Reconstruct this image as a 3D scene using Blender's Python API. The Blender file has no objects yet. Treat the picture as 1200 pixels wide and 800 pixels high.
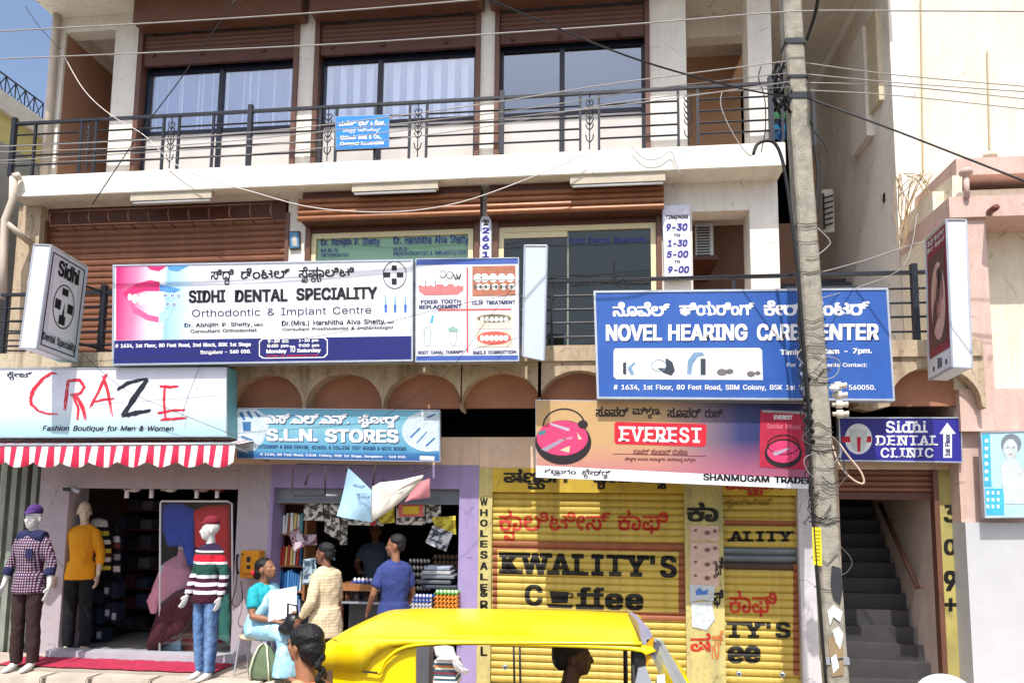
import bpy, bmesh, math, random, os
from mathutils import Vector, Matrix
random.seed(7)
sc = bpy.context.scene
COL = sc.collection
# ------------------------------------------------------------------ camera, world, sun, exposure
FPX, PX0, PY0 = 850.0, 600.0, 506.0
YAW, PITCH, ROLL = math.radians(6.5), math.radians(6.0), math.radians(0.6)
CAM = Vector((0, 0, 2.4))
F = Vector((-math.sin(YAW)*math.cos(PITCH), math.cos(YAW)*math.cos(PITCH), math.sin(PITCH)))
R0 = Vector((math.cos(YAW), math.sin(YAW), 0)); U0 = R0.cross(F)
RV = R0*math.cos(ROLL) + U0*math.sin(ROLL); UV = U0*math.cos(ROLL) - R0*math.sin(ROLL)
cd = bpy.data.cameras.new('camera'); cam = bpy.data.objects.new('camera', cd); COL.objects.link(cam)
cd.sensor_width = 36; cd.lens = FPX/1200*36; cd.shift_y = (PY0-400)/1200; cd.clip_end = 2000; cd.clip_start = .05
m = Matrix((( RV.x, UV.x, -F.x, 0), (RV.y, UV.y, -F.y, 0), (RV.z, UV.z, -F.z, 0), (0, 0, 0, 1)))
cam.matrix_world = Matrix.Translation(CAM) @ m
sc.camera = cam
SUN_EL, SUN_AZ = math.radians(59), math.radians(-4)      # sun stands in front of the facade, a little to the left
w = bpy.data.worlds.new('World'); sc.world = w; w.use_nodes = True
nt = w.node_tree; bg = nt.nodes['Background']
sky = nt.nodes.new('ShaderNodeTexSky'); sky.sky_type = 'NISHITA'; sky.sun_disc = False
sky.sun_elevation = SUN_EL; sky.sun_rotation = math.pi - SUN_AZ; sky.air_density = 1.0; sky.dust_density = 3.5; sky.altitude = 300; sky.ozone_density = .5
nt.links.new(sky.outputs[0], bg.inputs[0]); bg.inputs[1].default_value = .15
sd = bpy.data.lights.new('sun', 'SUN'); sd.energy = 3.5; sd.angle = math.radians(.5); sd.color = (1, .968, .915)
so = bpy.data.objects.new('sun', sd); COL.objects.link(so)
sdir = Vector((math.sin(-SUN_AZ)*math.cos(SUN_EL), math.cos(SUN_AZ)*math.cos(SUN_EL), -math.sin(SUN_EL)))
so.rotation_euler = sdir.to_track_quat('-Z', 'Y').to_euler()
sc.view_settings.view_transform = 'Standard'; sc.view_settings.look = 'None'
sc.view_settings.exposure = 0.58; sc.view_settings.gamma = 1
sc.cycles.max_bounces = 6; sc.cycles.transparent_max_bounces = 10
# ------------------------------------------------------------------ helpers
def P(px, py, Y):
    """point on the facade-parallel plane at distance Y that the given sight line meets"""
    d = F + RV*((px-PX0)/FPX) + UV*((PY0-py)/FPX)
    return CAM + d*(Y/d.y)
W = {}
def srgb(c):
    return tuple(((v/255)/12.92 if v/255 <= .04045 else ((v/255+.055)/1.055)**2.4) for v in c)
def mk(name, verts, faces, mat, parent=None, smooth=False, origin=None, mats=None, fm=None):
    verts = [Vector(v) for v in verts]
    if parent is not None: o0 = W[parent.name] if origin is None else Vector(origin)
    elif origin is not None: o0 = Vector(origin)
    else:
        xs = [v.x for v in verts]; ys = [v.y for v in verts]
        o0 = Vector(((min(xs)+max(xs))/2, (min(ys)+max(ys))/2, min(v.z for v in verts)))
    me = bpy.data.meshes.new(name)
    me.from_pydata([v-o0 for v in verts], [], faces)
    for mm in (mats or [mat]): me.materials.append(mm)
    if fm:
        for p, i in zip(me.polygons, fm): p.material_index = i
    if smooth:
        for p in me.polygons: p.use_smooth = True
    me.update()
    o = bpy.data.objects.new(name, me); COL.objects.link(o)
    W[o.name] = o0
    if parent is not None:
        o.parent = parent; o.location = o0 - W[parent.name]
    else: o.location = o0
    return o
def tag(o, label=None, cat=None, group=None, kind=None):
    if label: o['label'] = label
    if cat: o['category'] = cat
    if group: o['group'] = group
    if kind: o['kind'] = kind
    return o
def thing(name, label, cat, loc, group=None, rz=0):
    o = bpy.data.objects.new(name, None); COL.objects.link(o); o.location = loc; o.rotation_euler = (0, 0, rz)
    o.empty_display_size = .1
    W[o.name] = Vector(loc); return tag(o, label, cat, group)
def cp(o, dv, parent='same', label=None):
    c = o.copy(); COL.objects.link(c); c.location = o.location + Vector(dv)
    if parent != 'same': c.parent = parent
    W[c.name] = W[o.name] + Vector(dv)
    if label: c['label'] = label
    return c
class MB:
    def __init__(s): s.v = []; s.f = []; s.m = []
    def add(s, v, f, m=0):
        k = len(s.v); s.v += [Vector(a) for a in v]; s.f += [tuple(i+k for i in g) for g in f]; s.m += [m]*len(f); return s
    def hexa(s, a, b, m=0):      # a: 4 front corners TL TR BR BL, b: the 4 behind them
        return s.add(list(a)+list(b), [(3, 2, 1, 0), (4, 5, 6, 7), (0, 1, 5, 4), (1, 2, 6, 5), (2, 3, 7, 6), (3, 0, 4, 7)], m)
    def box(s, x0, x1, y0, y1, z0, z1, m=0):
        return s.hexa([(x0, y0, z1), (x1, y0, z1), (x1, y0, z0), (x0, y0, z0)], [(x0, y1, z1), (x1, y1, z1), (x1, y1, z0), (x0, y1, z0)], m)
    def tube(s, pts, r, n=6, m=0, cap=True):
        pts = [Vector(p) for p in pts]; k = len(pts)
        rr = r if isinstance(r, (list, tuple)) else [r]*k
        up = None; rings = []
        for i, p in enumerate(pts):
            t = (pts[min(i+1, k-1)] - pts[max(i-1, 0)]).normalized()
            if up is None:
                up = Vector((0, 0, 1)) if abs(t.z) < .9 else Vector((0, 1, 0))
            a = t.cross(up).normalized(); b = a.cross(t).normalized(); up = b
            rings.append([p + a*math.cos(2*math.pi*j/n)*rr[i] + b*math.sin(2*math.pi*j/n)*rr[i] for j in range(n)])
        v = [q for g in rings for q in g]; f = []
        for i in range(k-1):
            for j in range(n): f.append((i*n+j, i*n+(j+1) % n, (i+1)*n+(j+1) % n, (i+1)*n+j))
        if cap: f += [tuple(reversed(range(n))), tuple((k-1)*n+j for j in range(n))]
        return s.add(v, f, m)
    def loft(s, pts, side=(1, 0, 0), n=14, m=0):   # (x,y,z,ra,rb): ra along side
        k = len(pts); C = [Vector(p[:3]) for p in pts]; v = []; sd_ = Vector(side)
        for i, p in enumerate(pts):
            t = (C[min(i+1, k-1)] - C[max(i-1, 0)]).normalized()
            a = (sd_ - t*sd_.dot(t))
            if a.length < .05: a = Vector((0, 1, 0)) - t*t.y
            a.normalize(); b = t.cross(a).normalized()
            for j in range(n):
                q = 2*math.pi*j/n; v.append(C[i] + a*math.cos(q)*p[3] + b*math.sin(q)*p[4])
        f = []
        for i in range(k-1):
            for j in range(n): f.append((i*n+j, i*n+(j+1) % n, (i+1)*n+(j+1) % n, (i+1)*n+j))
        f += [tuple(reversed(range(n))), tuple((k-1)*n+j for j in range(n))]
        return s.add(v, f, m)
    def ell(s, c, r, nu=12, nv=8, m=0):
        pts = []
        for i in range(nv+1):
            th = math.pi*i/nv; zz = max(-.995, min(.995, -math.cos(th))); rr = math.sqrt(1-zz*zz)
            pts.append((c[0], c[1], c[2]+zz*r[2], r[0]*rr, r[1]*rr))
        return s.loft(pts, n=nu, m=m)
    def build(s, name, mat, parent=None, smooth=False, origin=None, mats=None):
        return mk(name, s.v, s.f, mat, parent, smooth, origin, mats, s.m if mats else None)
def wr(x0, y0, x1, y1, Y):
    """world rectangle (X0,X1,Z0,Z1) for sight-line bounds measured along the middle of the piece"""
    xm, ym = (x0+x1)/2, (y0+y1)/2
    return P(x0, ym, Y).x, P(x1, ym, Y).x, P(xm, y1, Y).z, P(xm, y0, Y).z
def bx(name, x0, y0, x1, y1, Y, dep, mat, parent=None, bev=0):
    X0, X1, Z0, Z1 = wr(x0, y0, x1, y1, Y)
    o = MB().box(X0, X1, Y, Y+dep, Z0, Z1).build(name, mat, parent)
    if bev: bevel(o, bev)
    return o
def bevel(o, w_, seg=1):
    bm = bmesh.new(); bm.from_mesh(o.data)
    bmesh.ops.bevel(bm, geom=bm.edges[:], offset=w_, segments=seg, affect='EDGES', clamp_overlap=True)
    bm.to_mesh(o.data); bm.free(); return o
def quad3(q, Y): return [P(x, y, Y) for x, y in q]
def qbox(name, q, Y, dep, mat, parent=None):
    a = quad3(q, Y); b = [v+Vector((0, dep, 0)) for v in a]
    return MB().hexa(a, b).build(name, mat, parent)
def poly(name, pts, Y, mat, parent=None, th=0):
    a = quad3(pts, Y); n = len(a)
    return mk(name, a, [tuple(range(n))] if area2(pts) < 0 else [tuple(reversed(range(n)))], mat, parent)
def area2(p): return sum(p[i][0]*p[(i+1) % len(p)][1]-p[(i+1) % len(p)][0]*p[i][1] for i in range(len(p)))
def ellp(cx, cy, rx, ry, n=24, a0=0, a1=360, rot=0):
    out = []
    for i in range(n + (0 if a1-a0 >= 360 else 1)):
        a = math.radians(a0+(a1-a0)*i/n); x, y = rx*math.cos(a), ry*math.sin(a)
        c, s_ = math.cos(math.radians(rot)), math.sin(math.radians(rot))
        out.append((cx+x*c-y*s_, cy+x*s_+y*c))
    return out
def ringp(name, cx, cy, rx, ry, t, Y, mat, parent, n=28):
    a = quad3(ellp(cx, cy, rx, ry, n), Y); b = quad3(ellp(cx, cy, rx-t, ry-t, n), Y)
    return mk(name, a+b, [(i, (i+1) % n, n+(i+1) % n, n+i) for i in range(n)], mat, parent)
def wire(name, pts, Y, r, mat, label=None, cat='cable', group=None, parent=None, n=5, sub=5):
    """hanging wire through the given sight-line points, Y a number or one per point, smoothed"""
    k = len(pts); Ys = Y if isinstance(Y, (list, tuple)) else [Y]*k
    V = [P(x, y, yy) for (x, y), yy in zip(pts, Ys)]
    out = []
    for i in range(k-1):
        p0 = V[max(i-1, 0)]; p1 = V[i]; p2 = V[i+1]; p3 = V[min(i+2, k-1)]
        for j in range(sub):
            t = j/sub
            out.append(.5*((2*p1)+(p2-p0)*t+(2*p0-5*p1+4*p2-p3)*t*t+(3*p1-p0-3*p2+p3)*t**3))
    out.append(V[-1])
    o = MB().tube(out, r, n).build(name, mat, parent, smooth=True)
    if label: tag(o, label, cat, group)
    return o
# ------------------------------------------------------------------ materials
MT = {}
def mat(name, c, rough=.7, metal=0, var=.12, scale=6, bump=.15, bscale=40, dirt=None, streak=False, spec=.4, fine=True, dirt_amt=.5, dscale=2.0):
    """procedural paint/plaster/metal: base colour with mottling, optional dirt stains, fine relief"""
    if name in MT: return MT[name]
    mt = bpy.data.materials.new(name); mt.use_nodes = True; MT[name] = mt
    n = mt.node_tree.nodes; l = mt.node_tree.links; b = n['Principled BSDF']
    base = srgb(c) if max(c) > 1 else tuple(c)
    b.inputs['Roughness'].default_value = rough; b.inputs['Metallic'].default_value = metal
    b.inputs['Specular IOR Level'].default_value = spec
    tc = n.new('ShaderNodeTexCoord'); no = n.new('ShaderNodeTexNoise'); no.inputs['Scale'].default_value = scale; no.inputs['Detail'].default_value = 6
    l.new(tc.outputs['Object'], no.inputs['Vector'])
    cr = n.new('ShaderNodeValToRGB'); cr.color_ramp.elements[0].position = .3; cr.color_ramp.elements[1].position = .7
    cr.color_ramp.elements[0].color = tuple(x*(1-var) for x in base)+(1,); cr.color_ramp.elements[1].color = tuple(min(1, x*(1+var*.6)) for x in base)+(1,)
    l.new(no.outputs['Fac'], cr.inputs[0]); out = cr.outputs[0]
    if dirt is not None:
        mp = n.new('ShaderNodeMapping'); l.new(tc.outputs['Object'], mp.inputs[0])
        mp.inputs['Scale'].default_value = (dscale*2.2, dscale, dscale*.35) if streak else (dscale, dscale, dscale)
        n2 = n.new('ShaderNodeTexNoise'); n2.inputs['Scale'].default_value = 1.5; n2.inputs['Detail'].default_value = 9; n2.inputs['Roughness'].default_value = .65
        l.new(mp.outputs[0], n2.inputs['Vector'])
        r2 = n.new('ShaderNodeMapRange'); r2.inputs[1].default_value = .48; r2.inputs[2].default_value = .75; r2.inputs[3].default_value = 0; r2.inputs[4].default_value = dirt_amt
        l.new(n2.outputs['Fac'], r2.inputs[0])
        mx = n.new('ShaderNodeMix'); mx.data_type = 'RGBA'; l.new(r2.outputs[0], mx.inputs[0]); l.new(out, mx.inputs[6])
        mx.inputs[7].default_value = srgb(dirt)+(1,); out = mx.outputs[2]
    if dirt is not None and streak:
        vo = n.new('ShaderNodeTexVoronoi'); vo.feature = 'DISTANCE_TO_EDGE'; vo.inputs['Scale'].default_value = 1.1
        n5 = n.new('ShaderNodeTexNoise'); n5.inputs['Scale'].default_value = 3; n5.inputs['Detail'].default_value = 8; l.new(tc.outputs['Object'], n5.inputs['Vector'])
        vm = n.new('ShaderNodeVectorMath'); vm.operation = 'MULTIPLY_ADD'; l.new(n5.outputs['Color'], vm.inputs[0]); vm.inputs[1].default_value = (.35, .35, .35); l.new(tc.outputs['Object'], vm.inputs[2]); l.new(vm.outputs[0], vo.inputs['Vector'])
        r5 = n.new('ShaderNodeMapRange'); r5.inputs[1].default_value = 0; r5.inputs[2].default_value = .012; r5.inputs[3].default_value = .55; r5.inputs[4].default_value = 0; l.new(vo.outputs['Distance'], r5.inputs[0])
        r6 = n.new('ShaderNodeMapRange'); r6.inputs[1].default_value = .5; r6.inputs[2].default_value = .6; l.new(no.outputs['Fac'], r6.inputs[0])
        mm = n.new('ShaderNodeMath'); mm.operation = 'MULTIPLY'; l.new(r5.outputs[0], mm.inputs[0]); l.new(r6.outputs[0], mm.inputs[1])
        m6 = n.new('ShaderNodeMix'); m6.data_type = 'RGBA'; l.new(mm.outputs[0], m6.inputs[0]); l.new(out, m6.inputs[6]); m6.inputs[7].default_value = tuple(x*.35 for x in srgb(dirt))+(1,); out = m6.outputs[2]
        n7 = n.new('ShaderNodeTexNoise'); n7.inputs['Scale'].default_value = 22; n7.inputs['Detail'].default_value = 7; l.new(tc.outputs['Object'], n7.inputs['Vector'])
        r7 = n.new('ShaderNodeMapRange'); r7.inputs[1].default_value = .56; r7.inputs[2].default_value = .74; r7.inputs[4].default_value = dirt_amt*.7; l.new(n7.outputs['Fac'], r7.inputs[0])
        m7 = n.new('ShaderNodeMix'); m7.data_type = 'RGBA'; l.new(r7.outputs[0], m7.inputs[0]); l.new(out, m7.inputs[6]); m7.inputs[7].default_value = srgb(dirt)+(1,); out = m7.outputs[2]
    l.new(out, b.inputs['Base Color'])
    if bump:
        n3 = n.new('ShaderNodeTexNoise'); n3.inputs['Scale'].default_value = bscale; n3.inputs['Detail'].default_value = 4
        l.new(tc.outputs['Object'], n3.inputs['Vector'])
        bp = n.new('ShaderNodeBump'); bp.inputs['Strength'].default_value = bump; bp.inputs['Distance'].default_value = .01
        l.new(n3.outputs['Fac'], bp.inputs['Height']); l.new(bp.outputs[0], b.inputs['Normal'])
    return mt
def flat(name, c, rough=.55): return mat('print_'+name, c, rough, var=.05 if name in ('black', 'white', 'navy') else .16, scale=16, bump=0)
def rampmat(name, stops, axis='X', lo=0, hi=1, rough=.5, const=False, bump=0):
    """printed colours running along one object axis between lo and hi"""
    if name in MT: return MT[name]
    mt = bpy.data.materials.new(name); mt.use_nodes = True; MT[name] = mt
    n = mt.node_tree.nodes; l = mt.node_tree.links; b = n['Principled BSDF']; b.inputs['Roughness'].default_value = rough
    b.inputs['Specular IOR Level'].default_value = .3
    tc = n.new('ShaderNodeTexCoord'); sx = n.new('ShaderNodeSeparateXYZ'); l.new(tc.outputs['Object'], sx.inputs[0])
    mr = n.new('ShaderNodeMapRange'); mr.inputs[1].default_value = lo; mr.inputs[2].default_value = hi; l.new(sx.outputs[axis], mr.inputs[0])
    no = n.new('ShaderNodeTexNoise'); no.inputs['Scale'].default_value = 7; l.new(tc.outputs['Object'], no.inputs['Vector'])
    cr = n.new('ShaderNodeValToRGB'); e = cr.color_ramp.elements
    if const: cr.color_ramp.interpolation = 'CONSTANT'
    while len(e) < len(stops): e.new(.5)
    for el, (p, c) in zip(e, stops): el.position = p; el.color = srgb(c)+(1,)
    l.new(mr.outputs[0], cr.inputs[0])
    hs = n.new('ShaderNodeHueSaturation'); l.new(cr.outputs[0], hs.inputs['Color'])
    m2 = n.new('ShaderNodeMapRange'); m2.inputs[3].default_value = .88; m2.inputs[4].default_value = 1.06; l.new(no.outputs['Fac'], m2.inputs[0]); l.new(m2.outputs[0], hs.inputs['Value'])
    l.new(hs.outputs[0], b.inputs['Base Color'])
    if bump:
        n3 = n.new('ShaderNodeTexNoise'); n3.inputs['Scale'].default_value = 18
        l.new(tc.outputs['Object'], n3.inputs['Vector'])
        bp = n.new('ShaderNodeBump'); bp.inputs['Strength'].default_value = bump; bp.inputs['Distance'].default_value = .02
        l.new(n3.outputs['Fac'], bp.inputs['Height']); l.new(bp.outputs[0], b.inputs['Normal'])
    return mt
def glass(name, tint, fac=.25, rough=.02, refl=(1, 1, 1)):
    if name in MT: return MT[name]
    mt = bpy.data.materials.new(name); mt.use_nodes = True; MT[name] = mt
    n = mt.node_tree.nodes; l = mt.node_tree.links; n.remove(n['Principled BSDF'])
    t = n.new('ShaderNodeBsdfTransparent'); t.inputs[0].default_value = tuple(tint)+(1,)
    g = n.new('ShaderNodeBsdfGlossy'); g.inputs['Roughness'].default_value = rough; g.inputs[0].default_value = tuple(refl)+(1,)
    tc = n.new('ShaderNodeTexCoord'); no = n.new('ShaderNodeTexNoise'); no.inputs['Scale'].default_value = 1.3; l.new(tc.outputs['Object'], no.inputs['Vector'])
    bp = n.new('ShaderNodeBump'); bp.inputs['Strength'].default_value = .15; bp.inputs['Distance'].default_value = .02; l.new(no.outputs['Fac'], bp.inputs['Height']); l.new(bp.outputs[0], g.inputs['Normal'])
    mx = n.new('ShaderNodeMixShader'); mx.inputs[0].default_value = fac
    l.new(t.outputs[0], mx.inputs[1]); l.new(g.outputs[0], mx.inputs[2]); l.new(mx.outputs[0], n['Material Output'].inputs[0])
    return mt
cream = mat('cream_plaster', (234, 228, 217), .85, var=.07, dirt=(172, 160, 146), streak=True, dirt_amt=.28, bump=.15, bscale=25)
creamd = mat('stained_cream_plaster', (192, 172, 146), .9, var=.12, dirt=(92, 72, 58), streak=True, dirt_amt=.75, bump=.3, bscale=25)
arch_fill = mat('brown_plaster', (176, 124, 98), .9, var=.15, dirt=(110, 64, 48), dirt_amt=.6, bump=.3)
tan = mat('tan_plaster', (205, 165, 132), .9, var=.08, dirt=(160, 120, 95), dirt_amt=.4)
brown = mat('brown_enamel', (108, 72, 56), .45, var=.15, dirt=(70, 38, 30), dirt_amt=.5, bump=.08)
brown2 = mat('dark_brown_enamel', (88, 50, 38), .5, var=.15, dirt=(50, 30, 26), dirt_amt=.5, bump=.08)
black = mat('black_iron', (34, 38, 48), .45, var=.2, bump=.1)
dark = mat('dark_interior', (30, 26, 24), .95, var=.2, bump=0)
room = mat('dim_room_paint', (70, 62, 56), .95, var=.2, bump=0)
alu = mat('aluminium', (185, 190, 198), .4, .6, var=.1)
white = mat('white_enamel', (232, 234, 238), .45, var=.05, dirt=(170, 165, 155), dirt_amt=.25)
wirel = mat('pale_wire', (165, 160, 155), .5, var=.1, bump=0)
wired = mat('black_cable', (28, 28, 30), .5, var=.1, bump=0)
lettK = flat('black', (12, 12, 22)); lettW = flat('white', (240, 240, 244)); lettN = flat('navy', (32, 38, 110)); lettR = flat('red', (205, 30, 50))
# ------------------------------------------------------------------ lettering
KAN = 'ಸಿದ್ದಿ ಡೆಂಟಲ್ ಸ್ಪೆಷ್ಯಾಲಿಟಿ ನೊವೆಲ್ ಹಿಯರಿಂಗ್ ಕೇರ್ ಸೆಂಟರ್ ಎಸ್.ಎಲ್.ಎನ್. ಸ್ಟೋರ್ಸ್ ಸೂಪರ್ ಮಿಶ್ರಣ. ರುಚಿ ಸಾಂಬಾರ್ ಮಸಾಲ ಪೌಷ್ಟಿಕ ಖಾರದ ಪದಾರ್ಥಗಳ ಪರಿಪೂರ್ಣ ಶಣ್ಮುಗಂ ಟ್ರೇಡರ್ಸ್ ಷಣ್ಮುಗ ಪ್ರಾವಿಜನ್ಸ್ ಕ್ವಾಲಿಟೀಸ್ ಕಾಫಿ ಕ್ರೇಜ್ ಮಹೇಶ್ ಭಟ್ ಕೋ ಚಾರ್ಟರ್ಡ್ ಅಕೌಂಟೆಂಟ್ಸ್'
CH = sorted(set(''.join(chr(i) for i in range(33, 127)) + KAN.replace(' ', '')) | {'☎', '®'})
GL = {}
def glyphs():
    try:
        fnt = bpy.data.fonts.load(os.path.join(bpy.utils.system_resource('DATAFILES'), 'fonts', 'Inter.woff2'))
    except Exception: fnt = None
    tmp = []
    for c in CH + ['|']:
        for body, key in ((c, c), (c+'|', c+'|adv')):
            for face in (0, 1):
                if face and c != '|': continue
                cu = bpy.data.curves.new('g', 'FONT'); cu.body = body; cu.resolution_u = 3; cu.fill_mode = 'FRONT'
                if fnt and ord(c) < 0x300 and not face: cu.font = fnt
                o = bpy.data.objects.new('g', cu); COL.objects.link(o); tmp.append((key if not face else 'F'+key, o))
    dg = bpy.context.evaluated_depsgraph_get(); dg.update()
    adv = {}
    for key, o in tmp:
        me = o.evaluated_get(dg).to_mesh()
        vs = [(v.co.x, v.co.y) for v in me.vertices]; fs = [tuple(p.vertices) for p in me.polygons]
        if key.endswith('|adv') and key[0] != 'F' or (key.endswith('|adv') and key == 'F|adv'): adv[key] = max((v[0] for v in vs), default=0)
        else: GL[key] = (vs, fs)
        o.evaluated_get(dg).to_mesh_clear()
    b0 = max(v[0] for v in GL['|'][0]); b1 = max(v[0] for v in GL['F|'][0])
    for c in CH:
        GL['adv', c] = adv.get(c+'|adv', .6) - (b0 if ord(c) < 0x300 else b1)
    for key, o in tmp:
        cu = o.data; bpy.data.objects.remove(o); bpy.data.curves.remove(cu)
glyphs()
SER = {'E': [(.14, 't'), (.14, 'b')], 'V': [(.08, 't'), (.92, 't')], 'R': [(.14, 't'), (.14, 'b'), (.92, 'b')], 'T': [(.5, 'b')],
       'K': [(.14, 't'), (.14, 'b'), (.86, 't'), (.92, 'b')], 'W': [(.06, 't'), (.94, 't')], 'A': [(.07, 'b'), (.93, 'b')], 'L': [(.18, 't'), (.18, 'b')],
       'I': [(.5, 't'), (.5, 'b')], 'Y': [(.08, 't'), (.92, 't'), (.5, 'b')], 'D': [(.14, 't'), (.14, 'b')], 'N': [(.14, 't'), (.14, 'b'), (.86, 't')],
       'h': [(.16, 't'), (.16, 'b'), (.86, 'b')], 'i': [(.5, 'b')], 'f': [(.42, 'b')], 'd': [(.86, 't'), (.86, 'b')]}
def clipy(vs, fs, ymax):
    ov, of = [], []
    for f in fs:
        p = [vs[i] for i in f]; q = []
        for a, b in zip(p, p[1:]+p[:1]):
            if a[1] <= ymax: q.append(a)
            if (a[1] <= ymax) != (b[1] <= ymax):
                t = (ymax-a[1])/(b[1]-a[1]); q.append((a[0]+(b[0]-a[0])*t, ymax))
        if len(q) > 2: k = len(ov); ov += q; of.append(tuple(range(k, k+len(q))))
    return ov, of
def layout(s, wt='r', track=0, serif=False):
    """list of (verts2d, faces) per glyph; Kannada virama + consonant is set small below"""
    x = 0; out = []; i = 0; last = 0
    while i < len(s):
        c = s[i]
        if c == ' ': x += .32+track; i += 1; continue
        if c == '\u0ccd' and i+1 < len(s) and 0x0c95 <= ord(s[i+1]) <= 0x0cb9:
            vs, fs = GL[s[i+1]]
            out.append(([(last + .22 + a*.6, b*.6 - .40) for a, b in vs], fs)); i += 2; continue
        vs, fs = GL.get(c, GL['?'])
        j = i+1
        while j+1 < len(s) and s[j] == '\u0ccd' and 0x0c95 <= ord(s[j+1]) <= 0x0cb9: j += 2
        if 0x0c95 <= ord(c) <= 0x0cb9 and j < len(s) and s[j] in '\u0ccd\u0cbf\u0cc0\u0cc6\u0cc7': vs, fs = clipy(vs, fs, .575)
        out.append(([(a+x, b) for a, b in vs], fs))
        if serif and c in SER and vs:
            xs = [a for a, b in vs]; ys = [b for a, b in vs]; w_ = max(xs)-min(xs)
            for fx, tb in SER[c]:
                cx = min(xs)+x+fx*w_; h = .075; yy = max(ys)-h if tb == 't' else min(ys)
                hw = .125
                out.append(([(cx-hw, yy), (cx+hw, yy), (cx+hw, yy+h), (cx-hw, yy+h)], [(0, 1, 2, 3)]))
        a = GL.get(('adv', c), .6)
        if a > .1: last = x
        x += a+track if a > .02 else 0
        i += 1
    return out
def textmap(s, fn, mat_, parent, wt='r', track=0, serif=False, yr=None, name='lettering', shear=0, lift=.0007):
    """map laid-out glyphs (normalised to their ink box) through fn(u,v,lift) -> world point"""
    g = layout(s, wt, track, serif)
    al = [p for vs, fs in g for p in vs]
    x0 = min(p[0] for p in al); x1 = max(p[0] for p in al); y0 = min(p[1] for p in al); y1 = max(p[1] for p in al)
    if yr: y0, y1 = yr
    mb = MB(); e = {'r': 0, 'b': .017, 'h': .036}[wt]
    offs = [(0, 0)] if not e else ([(-e, -e*.6), (e, -e*.6), (-e, e*.6), (e, e*.6)] + ([(0, 0)] if wt == 'h' else []))
    x0 -= e; x1 += e; y0 -= e*.6; y1 += e*.6
    for k, (vs, fs) in enumerate(g):
        for j, (dx, dy) in enumerate(offs):
            mb.add([fn((a+dx-x0)/(x1-x0) + shear*(b+dy-y0)/(y1-y0), (b+dy-y0)/(y1-y0), .0004*j + .0022*(k % 2)) for a, b in vs], fs)
    o = mb.build(name, mat_, parent); o['kind'] = 'stuff'; return o
def text(s, x0, yt, x1, yb, Y, mat_, parent, wt='r', sl=0, **kw):
    """lettering whose ink fills the box x0..x1, yt..yb (measured at x0; the line falls by sl per unit)"""
    def fn(u, v, lf):
        px = x0+u*(x1-x0); return P(px, yb-v*(yb-yt)+sl*(px-x0), Y-lf)
    return textmap(s, fn, mat_, parent, wt, **kw)
def onface(q):
    """bilinear map on a world quad TL TR BR BL, u right, v up; returns fn(u0,v0,u1,v1)->fn"""
    TL, TR, BR, BL = [Vector(a) for a in q]; nrm = (TR-TL).cross(BL-TL).normalized()
    if nrm.dot(CAM-TL) < 0: nrm = -nrm
    def pt(u, v, lf=0): return (BL*(1-u)+BR*u)*(1-v)+(TL*(1-u)+TR*u)*v + nrm*lf
    def sub(u0, v0, u1, v1, base=.004):
        return lambda u, v, lf=0: pt(u0+(u1-u0)*u, v0+(v1-v0)*v, base+lf)
    return pt, sub
def shape(name, fn, pts, mat_, parent):
    a = [fn(u, v) for u, v in pts]; return mk(name, a, [tuple(range(len(a)))], mat_, parent)
# ------------------------------------------------------------------ ground, pavement
def structure(o): o['kind'] = 'structure'; return o
road_m = mat('asphalt', (98, 93, 87), .9, var=.3, scale=3, bump=.5, bscale=90)
pave_m = mat('pavement_concrete', (178, 166, 150), .9, var=.15, dirt=(110, 98, 86), dirt_amt=.6, bump=.4)
kerb_m = mat('kerb_stone', (190, 180, 165), .9, var=.2, dirt=(120, 110, 98), dirt_amt=.6, bump=.6, bscale=18)
structure(mk('road', [(-300, -300, 0), (300, -300, 0), (300, 300, 0), (-300, 300, 0)], [(0, 1, 2, 3)], road_m))
pvo = structure(MB().box(-14, 14, 6.32, 14, .004, .45).build('pavement', pave_m))
random.seed(3)
xa, xb = P(-120, 790, 7.2).x, P(322, 790, 7.2).x
MB().box(xa, xb, 7.46, 8.2, .4505, .622).build('ledge', pave_m, pvo)
xk = xa
while xk < xb-.1:
    l_ = min(random.uniform(.5, 1.3), xb-xk); y0 = 7.2+random.uniform(-.03, .03)
    k_ = MB().box(xk+.02, xk+l_-.02, y0, 7.455, .4505, .605+random.uniform(-.008, .012)).build('kerb_stone', kerb_m, pvo); bevel(k_, .014, 2); xk += l_
xk = -14.0
while xk < 14:
    l_ = random.uniform(.55, 1.5)
    k_ = MB().box(xk+.01, xk+l_-.01, 6.1, 6.315, .004, .44+random.uniform(-.01, .015)).build('kerb_stone', kerb_m, pvo); bevel(k_, .012); xk += l_
# ------------------------------------------------------------------ the main building
YU, YS = 9.4, 9.0
def zz(y, Y, x=463): return P(x, y, Y).z
def xx(x, Y, y=150): return P(x, y, Y).x
B = thing('commercial_building', 'long cream building with shops below and two floors of brown shutters and balconies', 'building', (0, 9.4, .6))
XL, XR = xx(52, YU), xx(955, YU)
# second floor slab, its soffit and the roof slab
o = MB().box(xx(14, YS, 215), xx(921, YS, 185), YS, 12.5, zz(213, YS), zz(186.5, YS)).build('floor_slab', cream, B); bevel(o, .012)
zroof = P(60, 22, YU).z
o = MB().box(P(22, 0, 8.7).x-.02, xx(1030, YU, 20), 8.35, 12.5, zroof, zroof+.28).build('roof_slab', cream, B)
zf2 = zz(186.5, YS)           # top of second floor slab
def zb(z0, z1, x0, x1, name, m_, Y=YU, d=.25, yref=120, par=None):
    return MB().box(xx(x0, Y, yref), xx(x1, Y, yref), Y, Y+d, z0, z1).build(name, m_, par or B)
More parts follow.
